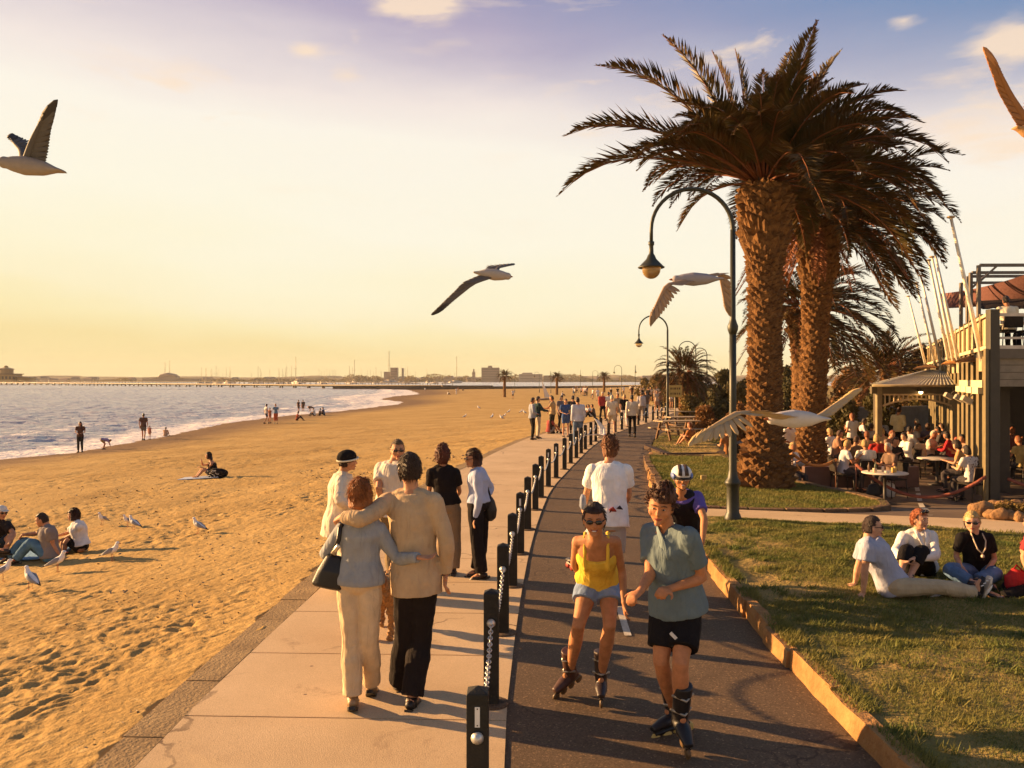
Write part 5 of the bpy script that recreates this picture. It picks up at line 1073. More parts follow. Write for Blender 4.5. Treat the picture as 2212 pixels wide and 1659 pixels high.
    if shoes:
        for a in 'lr':
            shoe(root, J['a' + a], J['t' + a], s, shoes, shoekind)
    return root, fr
def shoe(root, an, toe, s, color, kind='shoe', up=None):
    an, toe = V3(an), V3(toe); d = nrm_(toe - an); mb = MB()
    f = nrm_(toe - an); u = nrm_((0, 0, 1) - f * f[2]) if up is None else nrm_(up); l = nrm_(np.cross(f, u)); u = np.cross(l, f)
    hl = an - f * .065 * s - u * .035 * s
    mb.tube([hl, an - f * .03 * s - u * .030 * s, an + f * .05 * s - u * .03 * s, toe - f * .04 * s - u * .005 * s, toe + f * .035 * s - u * .008 * s], [(.024 * s, .02 * s), (.038 * s, .040 * s), (.040 * s, .036 * s), (.048 * s, .026 * s), (.028 * s, .014 * s)], 12, lat=l)
    mb.tube([an - u * .045 * s, an + u * .02 * s], [.045 * s, .043 * s], 10)
    sh = mb.build('shoe', leather, root, color=color)
    mb = MB(); so_ = lambda x, y: an + f * x * s + l * y * s
    h_ = [so_(-.085, -.026), so_(-.03, -.040), so_(.06, -.040), so_(.15, -.050), so_(.205, -.03), so_(.215, 0), so_(.205, .03), so_(.15, .050), so_(.06, .040), so_(-.03, .040), so_(-.085, .026)]
    z0, z1 = -u * .085 * s, -u * .060 * s; n = len(h_); mb.add([q + z0 for q in h_] + [q + z1 for q in h_], [tuple(range(n)), tuple(range(2 * n - 1, n - 1, -1))] + [(i, n + i, n + (i + 1) % n, (i + 1) % n) for i in range(n)])
    mb.build('sole', leather, sh, smooth=False, color=(.02, .015, .01) if kind == 'shoe' else (.6, .52, .42)); return sh
def skate(root, an, toe, s, color, up=None, wheelc=(.12, .07, .03)):
    an, toe = V3(an), V3(toe); f = nrm_(toe - an); u = V3((0, 0, 1)) if up is None else nrm_(up); l = nrm_(np.cross(f, u)); u = nrm_(np.cross(l, f)); A = an - u * .02 * s
    mb = MB(); mb.tube([A + u * .24 * s - f * .01, A + u * .12 * s, A + u * .03 * s, A - u * .04 * s], [(.062 * s, .066 * s), (.056 * s, .06 * s), (.052 * s, .062 * s), (.045 * s, .062 * s)], 12, lat=l)
    mb.tube([A - f * .075 * s - u * .035 * s, A - u * .03 * s, A + f * .10 * s - u * .035 * s, A + f * .20 * s - u * .05 * s], [(.035 * s, .035 * s), (.05 * s, .045 * s), (.052 * s, .038 * s), (.03 * s, .02 * s)], 12, lat=l)
    b_ = fuse(mb, 'skate_boot', leather, .009, root, color=color, smooth=1)
    mb = MB(); mb.tube([A - f * .09 * s - u * .085 * s, A + f * .19 * s - u * .085 * s], [(.018 * s, .018 * s)] * 2, 6, lat=l); mb.build('frame', metal, b_, smooth=False, color=(.08, .07, .06))
    for z in (.17, .06): mb = MB(); mb.tube([A + u * z * s - l * .067 * s, A + u * (z + .01) * s + f * .072 * s, A + u * z * s + l * .067 * s], .009 * s, 6); mb.build('buckle', metal, b_, color=(.4, .36, .3))
    for k in range(4):
        c = A + f * (-.085 + k * .09) * s - u * .115 * s; mb = MB(); fr3 = [c - l * .013 * s, c - l * .006 * s, c + l * .006 * s, c + l * .013 * s]; mb.tube(fr3, [.026 * s, .037 * s, .037 * s, .026 * s], 12, lat=f); mb.build('wheel', leather, b_, color=wheelc)
# ------------------------------------------------------------------ people near the viewer: joints measured, then given true bone lengths
c1 = lambda x, y: (626.7 + .4001 * x, 921.6 + .4001 * y)
c2 = lambda x, y: (1142.8 + .4446 * x, 921.6 + .4446 * y)
c3 = lambda x, y: (.3466 * x, 737.3 + .3466 * y)
c6 = lambda x, y: (1843.2 + .1667 * x, 1069.1 + .1667 * y)
c0 = lambda x, y: (x, y)
CAM = V3((0, 0, H))
BL = {'e': .30, 'w': .26, 'k': .44, 'a': .42, 's': .185}
def onray(p, parent, L):
    r = nrm_(p - CAM); oc = CAM - parent; b = r.dot(oc); c = oc.dot(oc) - L * L; q = b * b - c; t0 = np.linalg.norm(p - CAM)
    if q <= 0: return CAM + r * (-b)
    s_ = math.sqrt(q); ts = (-b - s_, -b + s_); return CAM + r * min(ts, key=lambda t: abs(t - t0))
def pose(conv, d0, spec, s=1., sex='m', fix=True, skip=()):
    J = {}
    for k, v in spec.items():
        if k in ('curl', 'bend', 'pl', 'pr'): J[k] = V3(v); continue
        px, py = conv(v[0], v[1]); J[k] = V3(P(px, py, d0 + (v[2] if len(v) > 2 else 0)))
    if fix:
        for a in 'lr':
            J['s' + a] = onray(J['s' + a], J['neck'], BL['s'] * s * (1 if sex == 'm' else .88)) if 's' + a not in skip else J['s' + a]
            for c_, p_ in (('e', 's'), ('w', 'e'), ('k', 'h')):
                if c_ + a not in skip: J[c_ + a] = onray(J[c_ + a], J[p_ + a], BL[c_] * s * (1 if sex == 'm' else .95))
            d = J['f' + a] - J['w' + a]; J['f' + a] = J['w' + a] + nrm_(d) * .17 * s
            if 'a' + a not in skip:
                q = J['a' + a] - J['k' + a]; L = np.linalg.norm(q)
                if not .36 * s < L < .46 * s: J['a' + a] = J['a' + a]
            t = J['t' + a] - J['a' + a]; J['t' + a] = J['a' + a] + nrm_(t) * .155 * s
    return J
def gdepth(py, z=0.): return (H - z) * F / (py - HZ)
DARK = (.018, .013, .011); BROWN = (.06, .028, .014)
# embracing couple
d0 = 6.45
J = pose(c1, d0, dict(head=(645, 235, .02), neck=(655, 352, 0), pel=(678, 800, 0), hl=(632, 835, .0), hr=(725, 835, .0), sl=(535, 405, 0), sr=(775, 405, 0), el=(392, 500, -.27), wl=(278, 488, -.20), fl=(236, 500, -.06),
    er=(848, 620, .02), wr=(840, 795, -.05), fr=(835, 870, -.05), kl=(622, 1135, .1), kr=(705, 1140, -.05), al=(588, 1395, .32), ar=(655, 1478, -.08), tl=(580, 1425, .52), tr=(690, 1470, .12)), s=1.07, skip=('el', 'wl'))
root, fr_ = person('man in beige jumper and black trousers, seen from behind, arm round the woman', J, 1.07, 'm', top=('coat', (.50, .36, .22), .014, -.22), bot=('trousers', (.020, .015, .014), .03), hr=('short', (.055, .028, .014)), fwd=(-.25, 1, -.05), shoes=(.02, .014, .011), bulk=.94)
d0 = 6.35
J = pose(c1, d0, dict(head=(382, 365, 0), neck=(388, 468, 0), pel=(375, 810, 0), hl=(322, 870, 0), hr=(425, 870, 0), sl=(290, 555, 0), sr=(478, 560, 0), el=(185, 690, .05), wl=(250, 640, .25), fl=(268, 600, .27),
    er=(575, 712, .03), wr=(700, 706, -.16), fr=(790, 706, -.13), kl=(335, 1160, .05), kr=(425, 1160, .05), al=(338, 1470, -.05), ar=(440, 1395, .25), tl=(345, 1478, .12), tr=(455, 1432, .42)), s=.98, sex='f', skip=('er', 'wr'))
WOM = person('woman with red bob in grey jumper and cream trousers, from behind, held by the man', J, .98, 'f', top=('coat', (.30, .31, .32), .012, -.10), bot=('trousers', (.60, .45, .28), .018), hr=('bob', (.36, .12, .03)), fwd=(.15, 1, -.1), shoes=(.35, .22, .11))[0]
# her bag
r = thing('shoulder_bag', 'black shoulder bag hanging from the left shoulder of the woman in grey', 'bag', P(700, 1245, 6.3)); q = lambda x, y, dd: V3(P(*c1(x, y), 6.28 + dd))
mb = MB(); mb.tube([q(205, 875, .02), q(208, 860, .02), q(225, 780, .02), q(240, 700, .04), q(241, 693, .04)], [(.11, .02), (.135, .06), (.11, .06), (.065, .035), (.05, .01)], 14, lat=(1, 0, .25)); fuse(mb, 'pouch', leather, .008, r, color=(.014, .012, .012), smooth=3)
mb = MB(); mb.tube([q(228, 700, -.02), q(262, 610, -.06), q(270, 545, -.05), q(285, 520, .0), q(296, 545, .08)], [(.018, .004)] * 5, 6, lat=(1, 0, 0)); mb.build('strap', leather, r, color=(.014, .012, .012))
mb = MB(); mb.tube([q(232, 690, -.045), q(252, 655, -.055), q(265, 640, -.06)], [(.022, .004), (.014, .004), (.02, .004)], 6, lat=(1, 0, 0)); mb.build('buckle', metal, r, color=(.7, .62, .5))
# group of four facing each other
d0 = 9.7
J = pose(c1, d0, dict(head=(312, 185, 0), neck=(285, 250, .02), pel=(262, 490, 0), hl=(262, 520, .10), hr=(272, 520, -.09), sl=(258, 290, .13), sr=(280, 295, -.13), el=(245, 390, .2), wl=(300, 430, .1), fl=(325, 425, .1),
    er=(262, 400, -.2), wr=(325, 430, -.1), fr=(350, 430, -.05), kl=(290, 680, .1), kr=(300, 680, -.05), al=(290, 850, .1), ar=(305, 855, -.05), tl=(315, 860, .12), tr=(330, 870, -.03)), s=.97, sex='f', skip=('sl', 'sr'))
root, fr_ = person('woman in long cream tunic and black hat standing left of the group', J, .97, 'f', top=('coat', (.68, .58, .44), .03, -.42), bot=('trousers', (.62, .54, .40), .02), hr=('short', BROWN), fwd=(.85, .35, -.1), tilt=.12, vox=.010)
hc = J['head']; mb = MB(); u = nrm_(fr_[2] - fr_[1] * .25)
R3 = (fr_[0], nrm_(np.cross(u, fr_[0])), u); mb.ball(hc + u * .045 - fr_[1] * .01, (.098, .118, .088), 16, 10, R3); ht = mb.build('hat', cloth, root, color=(.015, .012, .012))
mb = MB(); a = np.linspace(0, 2 * math.pi, 25); mb.tube([hc + u * .022 + R3[0] * math.cos(t) * .100 + R3[1] * math.sin(t) * .122 for t in a], .010, 6, cap=False); mb.build('brim', cloth, ht, color=(.7, .64, .5))
J = pose(c1, 9.9, dict(head=(580, 125, 0), neck=(560, 195, 0), pel=(548, 440, 0), hl=(520, 470, .0), hr=(590, 470, 0), sl=(492, 225, 0), sr=(618, 228, 0), el=(478, 330, .02), wl=(495, 420, -.1), fl=(500, 460, -.1),
    er=(640, 330, 0), wr=(620, 420, -.1), fr=(620, 450, -.1), kl=(545, 650, 0), kr=(600, 650, 0), al=(560, 850, 0), ar=(620, 850, 0), tl=(550, 870, -.15), tr=(625, 870, -.15)), s=1.04)
person('man in white shirt and sunglasses facing the camera behind the couple', J, 1.04, 'm', top=('polo', (.62, .55, .46), .022, -.16), bot=('trousers', (.22, .16, .09), .02), hr=('crew', (.13, .07, .03)), fwd=(.25, -1, -.1), glasses=True, vox=.010)
# longer sleeves for him come from the cuffs below
J = pose(c1, 10.67, dict(head=(823, 152, 0), neck=(825, 212, 0), pel=(842, 415, 0), hl=(808, 440, .0), hr=(880, 440, 0), sl=(762, 250, 0), sr=(893, 250, 0), el=(750, 355, .05), wl=(775, 385, .25), fl=(800, 385, .28),
    er=(915, 350, .02), wr=(895, 385, .2), fr=(870, 395, .26), kl=(830, 610, 0), kr=(890, 605, 0), al=(815, 775, .05), ar=(880, 775, 0), tl=(805, 790, .2), tr=(885, 785, .18)), s=.97, sex='f')
person('woman with curly auburn hair in black tee and taupe trousers, seen from behind', J, .97, 'f', top=('tshirt', (.017, .013, .013), .014, -.02), bot=('trousers', (.27, .19, .12), .03), hr=('curly', (.13, .035, .015)), fwd=(0, 1, 0), vox=.010)
J = pose(c1, 10.5, dict(head=(990, 172, 0), neck=(1012, 225, 0), pel=(1018, 410, 0), hl=(1000, 440, -.07), hr=(1030, 440, .08), sl=(1010, 262, -.14), sr=(1040, 262, .14), el=(1022, 400, -.16), wl=(998, 495, -.2), fl=(985, 545, -.2),
    er=(1085, 335, .16), wr=(1050, 400, .1), fr=(1030, 420, .05), kl=(1008, 615, -.05), kr=(1035, 610, .06), al=(1035, 795, -.06), ar=(1005, 778, .08), tl=(990, 815, -.06), tr=(972, 795, .08)), s=.96, sex='f', skip=('sl', 'sr'))
person('woman in pale blue shirt and black trousers with a black bag, facing left', J, .96, 'f', top=('long', (.38, .43, .60), .012, .02), bot=('trousers', (.018, .014, .014), .03), hr=('bob', (.075, .028, .014)), fwd=(-1, -.25, -.15), glasses=True, vox=.010)
r = thing('round_bag', 'round black bag at the hip of the woman in the pale blue shirt', 'bag', P(1061, 1098, 10.55)); q = lambda x, y, dd=0: V3(P(*c1(x, y), 10.55 + dd))
mb = MB(); mb.tube([q(1085, 375), q(1080, 400), q(1082, 450), q(1080, 490), q(1078, 510)], [(.01, .02), (.06, .05), (.085, .07), (.075, .06), (.03, .03)], 14, lat=(1, 0, 0)); fuse(mb, 'pouch', leather, .011, r, color=(.014, .012, .012), smooth=3)
mb = MB(); mb.tube([q(1070, 400), q(1055, 300, -.02), q(1042, 240, 0), q(1058, 300, .1), q(1085, 390, .08)], [(.012, .004)] * 5, 6); mb.build('strap', leather, r, color=(.014, .012, .012))
# small dog glimpsed between the couple
g = P(834, 1272, 8.2); g.z = 0; r = thing('dog', 'shaggy tan dog glimpsed between the embracing couple', 'dog', g); x0 = g.x; y0 = g.y
mb = MB(); mb.tube([(x0, y0 + .32, .40), (x0, y0 + .22, .46), (x0 - .01, y0, .42), (x0 - .01, y0 - .2, .47), (x0 - .01, y0 - .28, .46)], [.07, .12, .11, .135, .08], 12); mb.tube([(x0 - .01, y0 - .24, .48), (x0 - .02, y0 - .36, .60), (x0 - .02, y0 - .42, .64)], [.09, .075, .07], 10); mb.ball((x0 - .02, y0 - .45, .65), (.075, .085, .075), 12, 8); mb.tube([(x0 - .02, y0 - .48, .635), (x0 - .02, y0 - .58, .61)], [.045, .03], 8)
for s_ in (-1, 1): mb.tube([(x0 + .07 * s_, y0 - .2, .42), (x0 + .075 * s_, y0 - .19, .22), (x0 + .075 * s_, y0 - .2, .03), (x0 + .075 * s_, y0 - .25, .02)], [.06, .035, .03, .032], 8); mb.tube([(x0 + .07 * s_, y0 + .24, .42), (x0 + .08 * s_, y0 + .18, .26), (x0 + .08 * s_, y0 + .29, .16), (x0 + .08 * s_, y0 + .26, .03), (x0 + .08 * s_, y0 + .2, .02)], [.08, .06, .03, .028, .03], 8)
mb.tube([(x0, y0 + .32, .45), (x0 + .03, y0 + .44, .58), (x0 + .04, y0 + .42, .70)], [.04, .05, .02], 8); fuse(mb, 'body', hairm, .012, r, color=(.42, .20, .06), smooth=1, disp=.05, dsize=.03)
for s_ in (-1, 1): mb = MB(); mb.tube([(x0 - .02 + .06 * s_, y0 - .44, .70), (x0 - .02 + .09 * s_, y0 - .46, .64), (x0 - .02 + .085 * s_, y0 - .46, .58)], [(.012, .02), (.015, .03), (.008, .015)], 8); mb.build('ear', hairm, r, color=(.25, .11, .04))
mb = MB(); mb.ball((x0 - .02, y0 - .595, .62), (.016, .012, .012), 8, 6); mb.build('nose', glassb, r)
# skater in white t-shirt seen from behind
d0 = 9.4
J = pose(c2, d0, dict(head=(395, 110, .12), neck=(390, 178, .06), pel=(392, 445, -.05), hl=(360, 480, -.05), hr=(425, 480, -.05), sl=(310, 215, .04), sr=(468, 215, .04), el=(278, 330, .1), wl=(262, 405, .22), fl=(270, 440, .25),
    er=(485, 330, .15), wr=(455, 400, .3), fr=(440, 420, .32), kl=(285, 560, .1), kr=(420, 650, .12), al=(232, 640, -.15), ar=(375, 790, -.08), tl=(208, 640, .02), tr=(375, 800, .12)), s=1.04)
J['tl'] = J['al'] + nrm_((-.4, .8, .1)) * .16
root, fr_ = person('skater in big white t-shirt and pale shorts seen from behind on the path', J, 1.04, 'm', top=('tshirt', (.78, .76, .74), .024, -.16), bot=('shorts', (.42, .41, .42), .03), hr=('wild', (.22, .08, .025)), fwd=(.35, 1, -.1), shoes=None, feet=False, vox=.010)
skate(root, J['al'], J['tl'], 1.0, (.03, .02, .02), wheelc=(.3, .03, .02)); skate(root, J['ar'], J['tr'], 1.0, (.03, .02, .02))
mb = MB(); q = lambda x, y: V3(P(*c2(x, y), d0 - .215 * 1.0))
for (a, b_, w_, c_) in (((388, 405), (425, 412), .028, (.35, .05, .03)), ((425, 398), (455, 402), .022, (.04, .03, .04)), ((392, 418), (408, 400), .016, (.05, .03, .03))):
    mb = MB(); mb.tube([q(*a), q((a[0] + b_[0]) / 2, (a[1] + b_[1]) / 2 - 8), q(*b_)], [(.004, .003), (w_, .003), (.004, .003)], 8, lat=(0, 0, 1)); o = mb.build('printed_mark', cloth, root, color=c_)
mb = MB(); p0 = V3(P(*c2(262, 360), d0 + .05)); mb.tube([p0 + (0, 0, .07), p0 + (0, .0, .03), p0 - (0, 0, .06), p0 - (0, 0, .10)], [(.02, .03), (.035, .06), (.04, .06), (.02, .03)], 10); mb.build('hip_pouch', cloth, root, color=(.25, .28, .36))
# woman in yellow top on skates
J = pose(c2, 6.45, dict(head=(318, 452, -.42), neck=(325, 545, -.36), pel=(335, 735, 0), hl=(292, 770, .0), hr=(385, 770, 0), sl=(238, 560, -.33), sr=(418, 560, -.33), el=(218, 668, -.15), wl=(262, 735, .12), fl=(300, 760, .18),
    er=(452, 700, -.28), wr=(462, 860, -.25), fr=(468, 930, -.28), kl=(240, 965, -.22), kr=(392, 965, -.22), al=(200, 1175, .10), ar=(352, 1225, .02), tl=(145, 1255, -.02), tr=(340, 1285, -.16)), s=.98, sex='f', skip=('kl', 'kr'))
J['al'] = V3(P(*c2(200, 1190), 6.62)); J['ar'] = V3(P(*c2(350, 1215), 6.50)); J['tl'] = J['al'] + nrm_((-.75, -.6, -.35)) * .16; J['tr'] = J['ar'] + nrm_((-.10, -1, -.12)) * .16
root, fr_ = person('woman skater in yellow tank top, denim shorts and sunglasses leaning forward', J, .98, 'f', sk=(.44, .19, .085), top=('tank', (.75, .48, .06), .012, .04), bot=('jeanshorts', (.20, .27, .42), .014), hr=('short', (.035, .015, .012)), fwd=(-.12, -1, -.12), shoes=None, feet=False, glasses=True, smile=True, vox=.0075)
skate(root, J['al'], J['tl'], .95, (.07, .03, .02), up=(.25, -.05, .95)); skate(root, J['ar'], J['tr'], .95, (.035, .02, .018))
# male skater
J = pose(c2, 5.75, dict(head=(640, 385, -.10), neck=(672, 505, -.02), pel=(722, 865, 0), hl=(665, 905, 0), hr=(765, 905, 0), sl=(590, 520, .02), sr=(775, 540, -.08), el=(590, 715, -.02), wl=(540, 800, -.28), fl=(505, 825, -.36),
    er=(845, 735, -.12), wr=(680, 790, -.34), fr=(600, 815, -.42), kl=(640, 1140, -.12), kr=(735, 1150, -.22), al=(705, 1375, .22), ar=(735, 1395, -.10), tl=(620, 1430, .2), tr=(738, 1470, -.3), curl=(.9, 0, 0)), s=1.05, skip=('kl', 'kr'))
J['tl'] = J['al'] + nrm_((-.9, -.45, -.12)) * .165; J['tr'] = J['ar'] + nrm_((.12, -.9, -.35)) * .165
root, fr_ = person('man skater in grey-blue polo shirt and black shorts swinging his arms, nearest figure', J, 1.05, 'm', sk=(.47, .20, .09), top=('polo', (.135, .175, .19), .013, -.12), bot=('shorts', (.014, .012, .013), .026), hr=('wild', (.10, .038, .018)), fwd=(-.35, -1, -.22), tilt=-.12, shoes=None, feet=False, vox=.0085)
skate(root, J['al'], J['tl'], 1.08, (.016, .014, .015), up=(-.1, .2, 1), wheelc=(.5, .36, .10)); skate(root, J['ar'], J['tr'], 1.08, (.016, .014, .015), up=(0, -.2, 1))
mb = MB(); q0 = V3(P(*c2(705, 1020), 5.55)); mb.box(q0, (.07, .008, .022), tilt=np.array(Matrix.Rotation(.8, 3, 'Y'))); mb.build('shorts_label', cloth, root, smooth=False, color=(.7, .66, .6))
# collar of his open shirt
fw = V3((-.3, -1, 0)) / 1.04; nk = J['neck']; mb = MB()
for s_ in (-1, 1): mb.tube([nk + V3((s_ * .045, .05, .03)), nk + V3((s_ * .075, -.03, .02)), nk + V3((s_ * .035 - .02, -.115, -.07)), nk + V3((-.02, -.15, -.17))], [(.022, .006), (.028, .006), (.03, .006), (.006, .004)], 8, lat=(0, .3, 1))
mb.build('collar', cloth, root, color=(.17, .22, .23))
# cyclist
d0 = 9.0
J = pose(c2, d0, dict(head=(742, 250, -.35), neck=(740, 330, -.25), pel=(768, 500, .25), hl=(735, 515, .22), hr=(805, 515, .22), sl=(675, 348, -.22), sr=(815, 345, -.22), el=(660, 470, -.3), wl=(690, 575, -.5), fl=(690, 610, -.55),
    er=(852, 450, -.3), wr=(843, 565, -.48), fr=(830, 605, -.55), kl=(700, 560, -.15), kr=(805, 560, -.15), al=(735, 760, 0), ar=(785, 690, .05), tl=(735, 790, -.16), tr=(785, 715, -.14), curl=(.9, 0, 0)), s=1.0)
root, fr_ = person('cyclist in dark vest with purple sleeves and white helmet riding towards the camera', J, 1.0, 'm', sk=(.48, .21, .09), top=('tshirt', (.12, .09, .34), .012, -.05), bot=('bikeshorts', (.014, .012, .013), 0), hr=('crew', BROWN), fwd=(-.05, -1, -.05), smile=True, vox=.010)
CYC = root; p, r_, l = torso_rings(J, 1.0, MALE, -.02, .96, off=.035); mb = MB(); mb.tube(p, r_, 16, lat=l)
for a in 'lr': mb.tube([J['neck'] + V3((0, 0, -.01)), (J['neck'] + J['s' + a]) / 2, J['s' + a] * .8 + J['neck'] * .2], [.065, .07, .055], 8)
fuse(mb, 'vest', cloth, .010, root, color=(.018, .016, .02), smooth=2)
hc = J['head']; r_, f_, u_2 = fr_; mb = MB(); mb.ball(hc + u_2 * .045 - f_ * .01, (.108, .135, .095), 20, 12, fr_); hl = mb.build('helmet', paint, root, color=(.66, .63, .60))
mb = MB(); 
for x in (-.035, .035): mb.tube([hc + u_2 * .045 + r_ * x + f_ * .128, hc + u_2 * .10 + r_ * x * .9 + f_ * .105, hc + u_2 * .142 + r_ * x * .8 + f_ * .02], [(.020, .006)] * 3, 8, lat=r_)
mb.build('vent', paint, hl, color=(.06, .035, .02))
for s_ in (-1, 1): mb = MB(); mb.ball(hc + u_2 * .03 + r_ * s_ * .088, (.024, .095, .042), 12, 8, fr_); mb.build('side_panel', paint, hl, color=(.14, .20, .45))
mb = MB(); a = np.linspace(0, 2 * math.pi, 25); mb.tube([hc + u_2 * .012 + r_ * math.cos(t) * .104 + f_ * (math.sin(t) * .130 - .01) for t in a], .013, 6, cap=False); mb.build('rim', paint, hl, color=(.02, .015, .012))
for s_ in (-1, 1): mb = MB(); mb.tube([hc + r_ * s_ * .085 + f_ * .02, hc + r_ * s_ * .06 + f_ * .06 - u_2 * .08, hc - u_2 * .118 + f_ * .07], .004, 5); mb.build('chin_strap', leather, hl, color=(.015, .012, .012))
# bicycle
wx = float((J['wl'][0] + J['wr'][0]) / 2) ; wy = float(J['wl'][1]) ; bk = thing('bicycle', 'dark racing bicycle under the cyclist in the white helmet', 'bicycle', (wx, wy + .5, 0))
fy, ry = wy - .05, wy + .98
for y in (fy, ry):
    mb = MB(); a = np.linspace(0, 2 * math.pi, 33); ring = lambda r_, w_: mb.tube([(wx, y + math.cos(t) * r_, .34 + math.sin(t) * r_) for t in a], w_, 8, cap=False)
    ring(.322, .016); wh = mb.build('wheel', leather, bk, color=(.015, .013, .012))
    mb = MB(); mb.tube([(wx, y + math.cos(t) * .303, .34 + math.sin(t) * .303) for t in a], .009, 6, cap=False); mb.tube([(wx - .05, y, .34), (wx + .05, y, .34)], .018, 8); [mb.tube([(wx, y, .34), (wx, y + math.cos(t) * .3, .34 + math.sin(t) * .3)], .0018, 4) for t in np.linspace(0, 2 * math.pi, 18, endpoint=False)]; mb.build('rim', metal, wh, color=(.5, .48, .45))
hz_ = float((J['fl'][2] + J['fr'][2]) / 2)
mb = MB(); bb = (wx, wy + .55, .28); st_ = (wx, wy + .72, .90); hd = (wx, wy + .08, hz_ - .06); hb = (wx, wy + .05, hz_ - .16)
for a, b_, w_ in ((bb, st_, .016), (st_, hd, .015), (bb, hb, .018), (bb, (wx - .03, ry, .34), .009), (bb, (wx + .03, ry, .34), .009), (st_, (wx, ry, .34), .008)): mb.tube([a, b_], w_, 8)
mb.build('frame', leather, bk, color=(.04, .05, .10)); mb = MB(); mb.tube([hd, hb, (wx, wy - .0, hz_ - .25)], .017, 8); [mb.tube([(wx, wy, hz_ - .25), (wx + s_ * .045, fy + .03, .5), (wx + s_ * .045, fy, .34)], .010, 6) for s_ in (-1, 1)]; mb.build('fork', leather, bk, color=(.04, .05, .10))
mb = MB(); mb.tube([(float(J['fl'][0]) - .05, wy - .06, hz_), (wx - .1, wy, hz_ + .02), (wx + .1, wy, hz_ + .02), (float(J['fr'][0]) + .04, wy - .06, hz_), (float(J['fr'][0]) + .05, wy - .17, hz_ - .04)], .014, 8); mb.build('handlebar', metal, bk, color=(.30, .28, .26))
mb = MB(); mb.tube([(wx, wy + .58, .95), (wx, wy + .72, .955), (wx, wy + .84, .97)], [(.02, .02), (.05, .025), (.075, .03)], 10, lat=(1, 0, 0)); mb.build('saddle', leather, bk, color=(.015, .013, .012))
mb = MB(); mb.tube([(wx - .12, wy + .44, .2), (wx - .05, wy + .5, .24), (wx + .05, wy + .6, .32), (wx + .12, wy + .66, .36)], .012, 6); [mb.box(p_, (.09, .08, .02)) for p_ in ((wx - .13, wy + .43, .19), (wx + .13, wy + .67, .36))]; mb.build('pedals', metal, bk, color=(.1, .1, .1)).name = 'pedal'
# ------------------------------------------------------------------ three friends on the lawn
LZ = .165
J = pose(c6, 9.0, dict(head=(245, 415, .1), neck=(195, 575, .1), pel=(520, 1165, .05), hl=(520, 1160, .2), hr=(560, 1195, -.1), sl=(150, 660, .3), sr=(190, 690, -.06), el=(60, 940, .35), wl=(20, 1150, .42), fl=(-60, 1195, .35),
    er=(150, 960, -.08), wr=(130, 1275, -.05), fr=(40, 1350, -.08), kl=(1010, 1190, .25), kr=(1130, 1215, -.12), al=(1190, 1290, .1), ar=(1590, 1275, -.1), tl=(1030, 1330, -.1), tr=(1700, 1150, -.12)), s=1.02, skip=('sl', 'sr', 'wl', 'wr', 'el', 'er'))
J['al'] = V3(P(*c6(1130, 1285), 9.05)); J['tl'] = J['al'] + nrm_((-1, -.35, .0)) * .16; J['tr'] = J['ar'] + nrm_((.35, -.1, 1)) * .16; J['kr'] = J['kr'] + V3((0, 0, .02))
root, fr_ = person('man in pale checked shirt leaning back on his hands on the lawn', J, 1.02, 'm', sk=SK3, top=('tshirt', (.36, .37, .46), .030, -.10), bot=('trousers', (.44, .35, .23), .02), hr=('crew', (.04, .018, .012)), fwd=(1, -.12, -.05), glasses=True, shoes=None)
shoe(root, J['al'], J['tl'], 1.05, (.50, .42, .30), 'sneaker', up=(.1, .9, .3)); s_h = shoe(root, J['ar'], J['tr'], 1.05, (.015, .013, .013), 'sneaker', up=(-1, -.1, .3))
mb = MB(); q = lambda x, y: V3(P(*c6(x, y), 8.80)); mb.tube([q(1730, 1290), q(1755, 1245), q(1790, 1195), q(1805, 1165)], [(.004, .003), (.014, .003), (.010, .003), (.003, .003)], 8, lat=(1, 0, 0)); mb.build('swoosh', leather, s_h, color=(.8, .76, .7))
mb = MB()
for k in range(4): mb.tube([q(1655 + k * 33, 1185 - k * 33), q(1690 + k * 30, 1170 - k * 30)], .006, 5)
mb.build('lace', cloth, s_h, color=(.8, .76, .7))
J = pose(c6, 9.75, dict(head=(855, 320, .02), neck=(850, 462, .05), pel=(880, 950, .22), hl=(790, 985, .18), hr=(960, 985, .18), sl=(655, 545, .05), sr=(1010, 540, .05), el=(545, 745, -.12), wl=(640, 820, -.38), fl=(720, 890, -.42),
    er=(1075, 790, -.1), wr=(790, 815, -.4), fr=(680, 840, -.44), kl=(690, 690, -.32), kr=(890, 700, -.30), al=(620, 1000, -.42), ar=(740, 1050, -.45), tl=(600, 1050, -.6), tr=(720, 1090, -.6)), s=.97, sex='f', skip=('kl', 'kr', 'wl', 'wr'))
root, fr_ = person('smiling red-haired woman in white blouse hugging her black-trousered knees on the lawn', J, .97, 'f', sk=SK3, top=('long', (.74, .70, .66), .022, 0), bot=('capri', (.014, .012, .013), .012), hr=('short', (.34, .09, .025)), fwd=(.55, -1, -.05), smile=True)
hc = J['head']; mb = MB(); r_, f_, u_2 = fr_
for s_ in (-1, 1): mb.ball(hc + u_2 * .105 + f_ * .075 + r_ * s_ * .036, (.03, .014, .02), 10, 6, fr_)
mb.tube([hc + u_2 * .10 + f_ * .06 - r_ * .075, hc + u_2 * .13 + f_ * .075, hc + u_2 * .10 + f_ * .06 + r_ * .075], .006, 6); mb.build('raised_sunglasses', glassb, root)
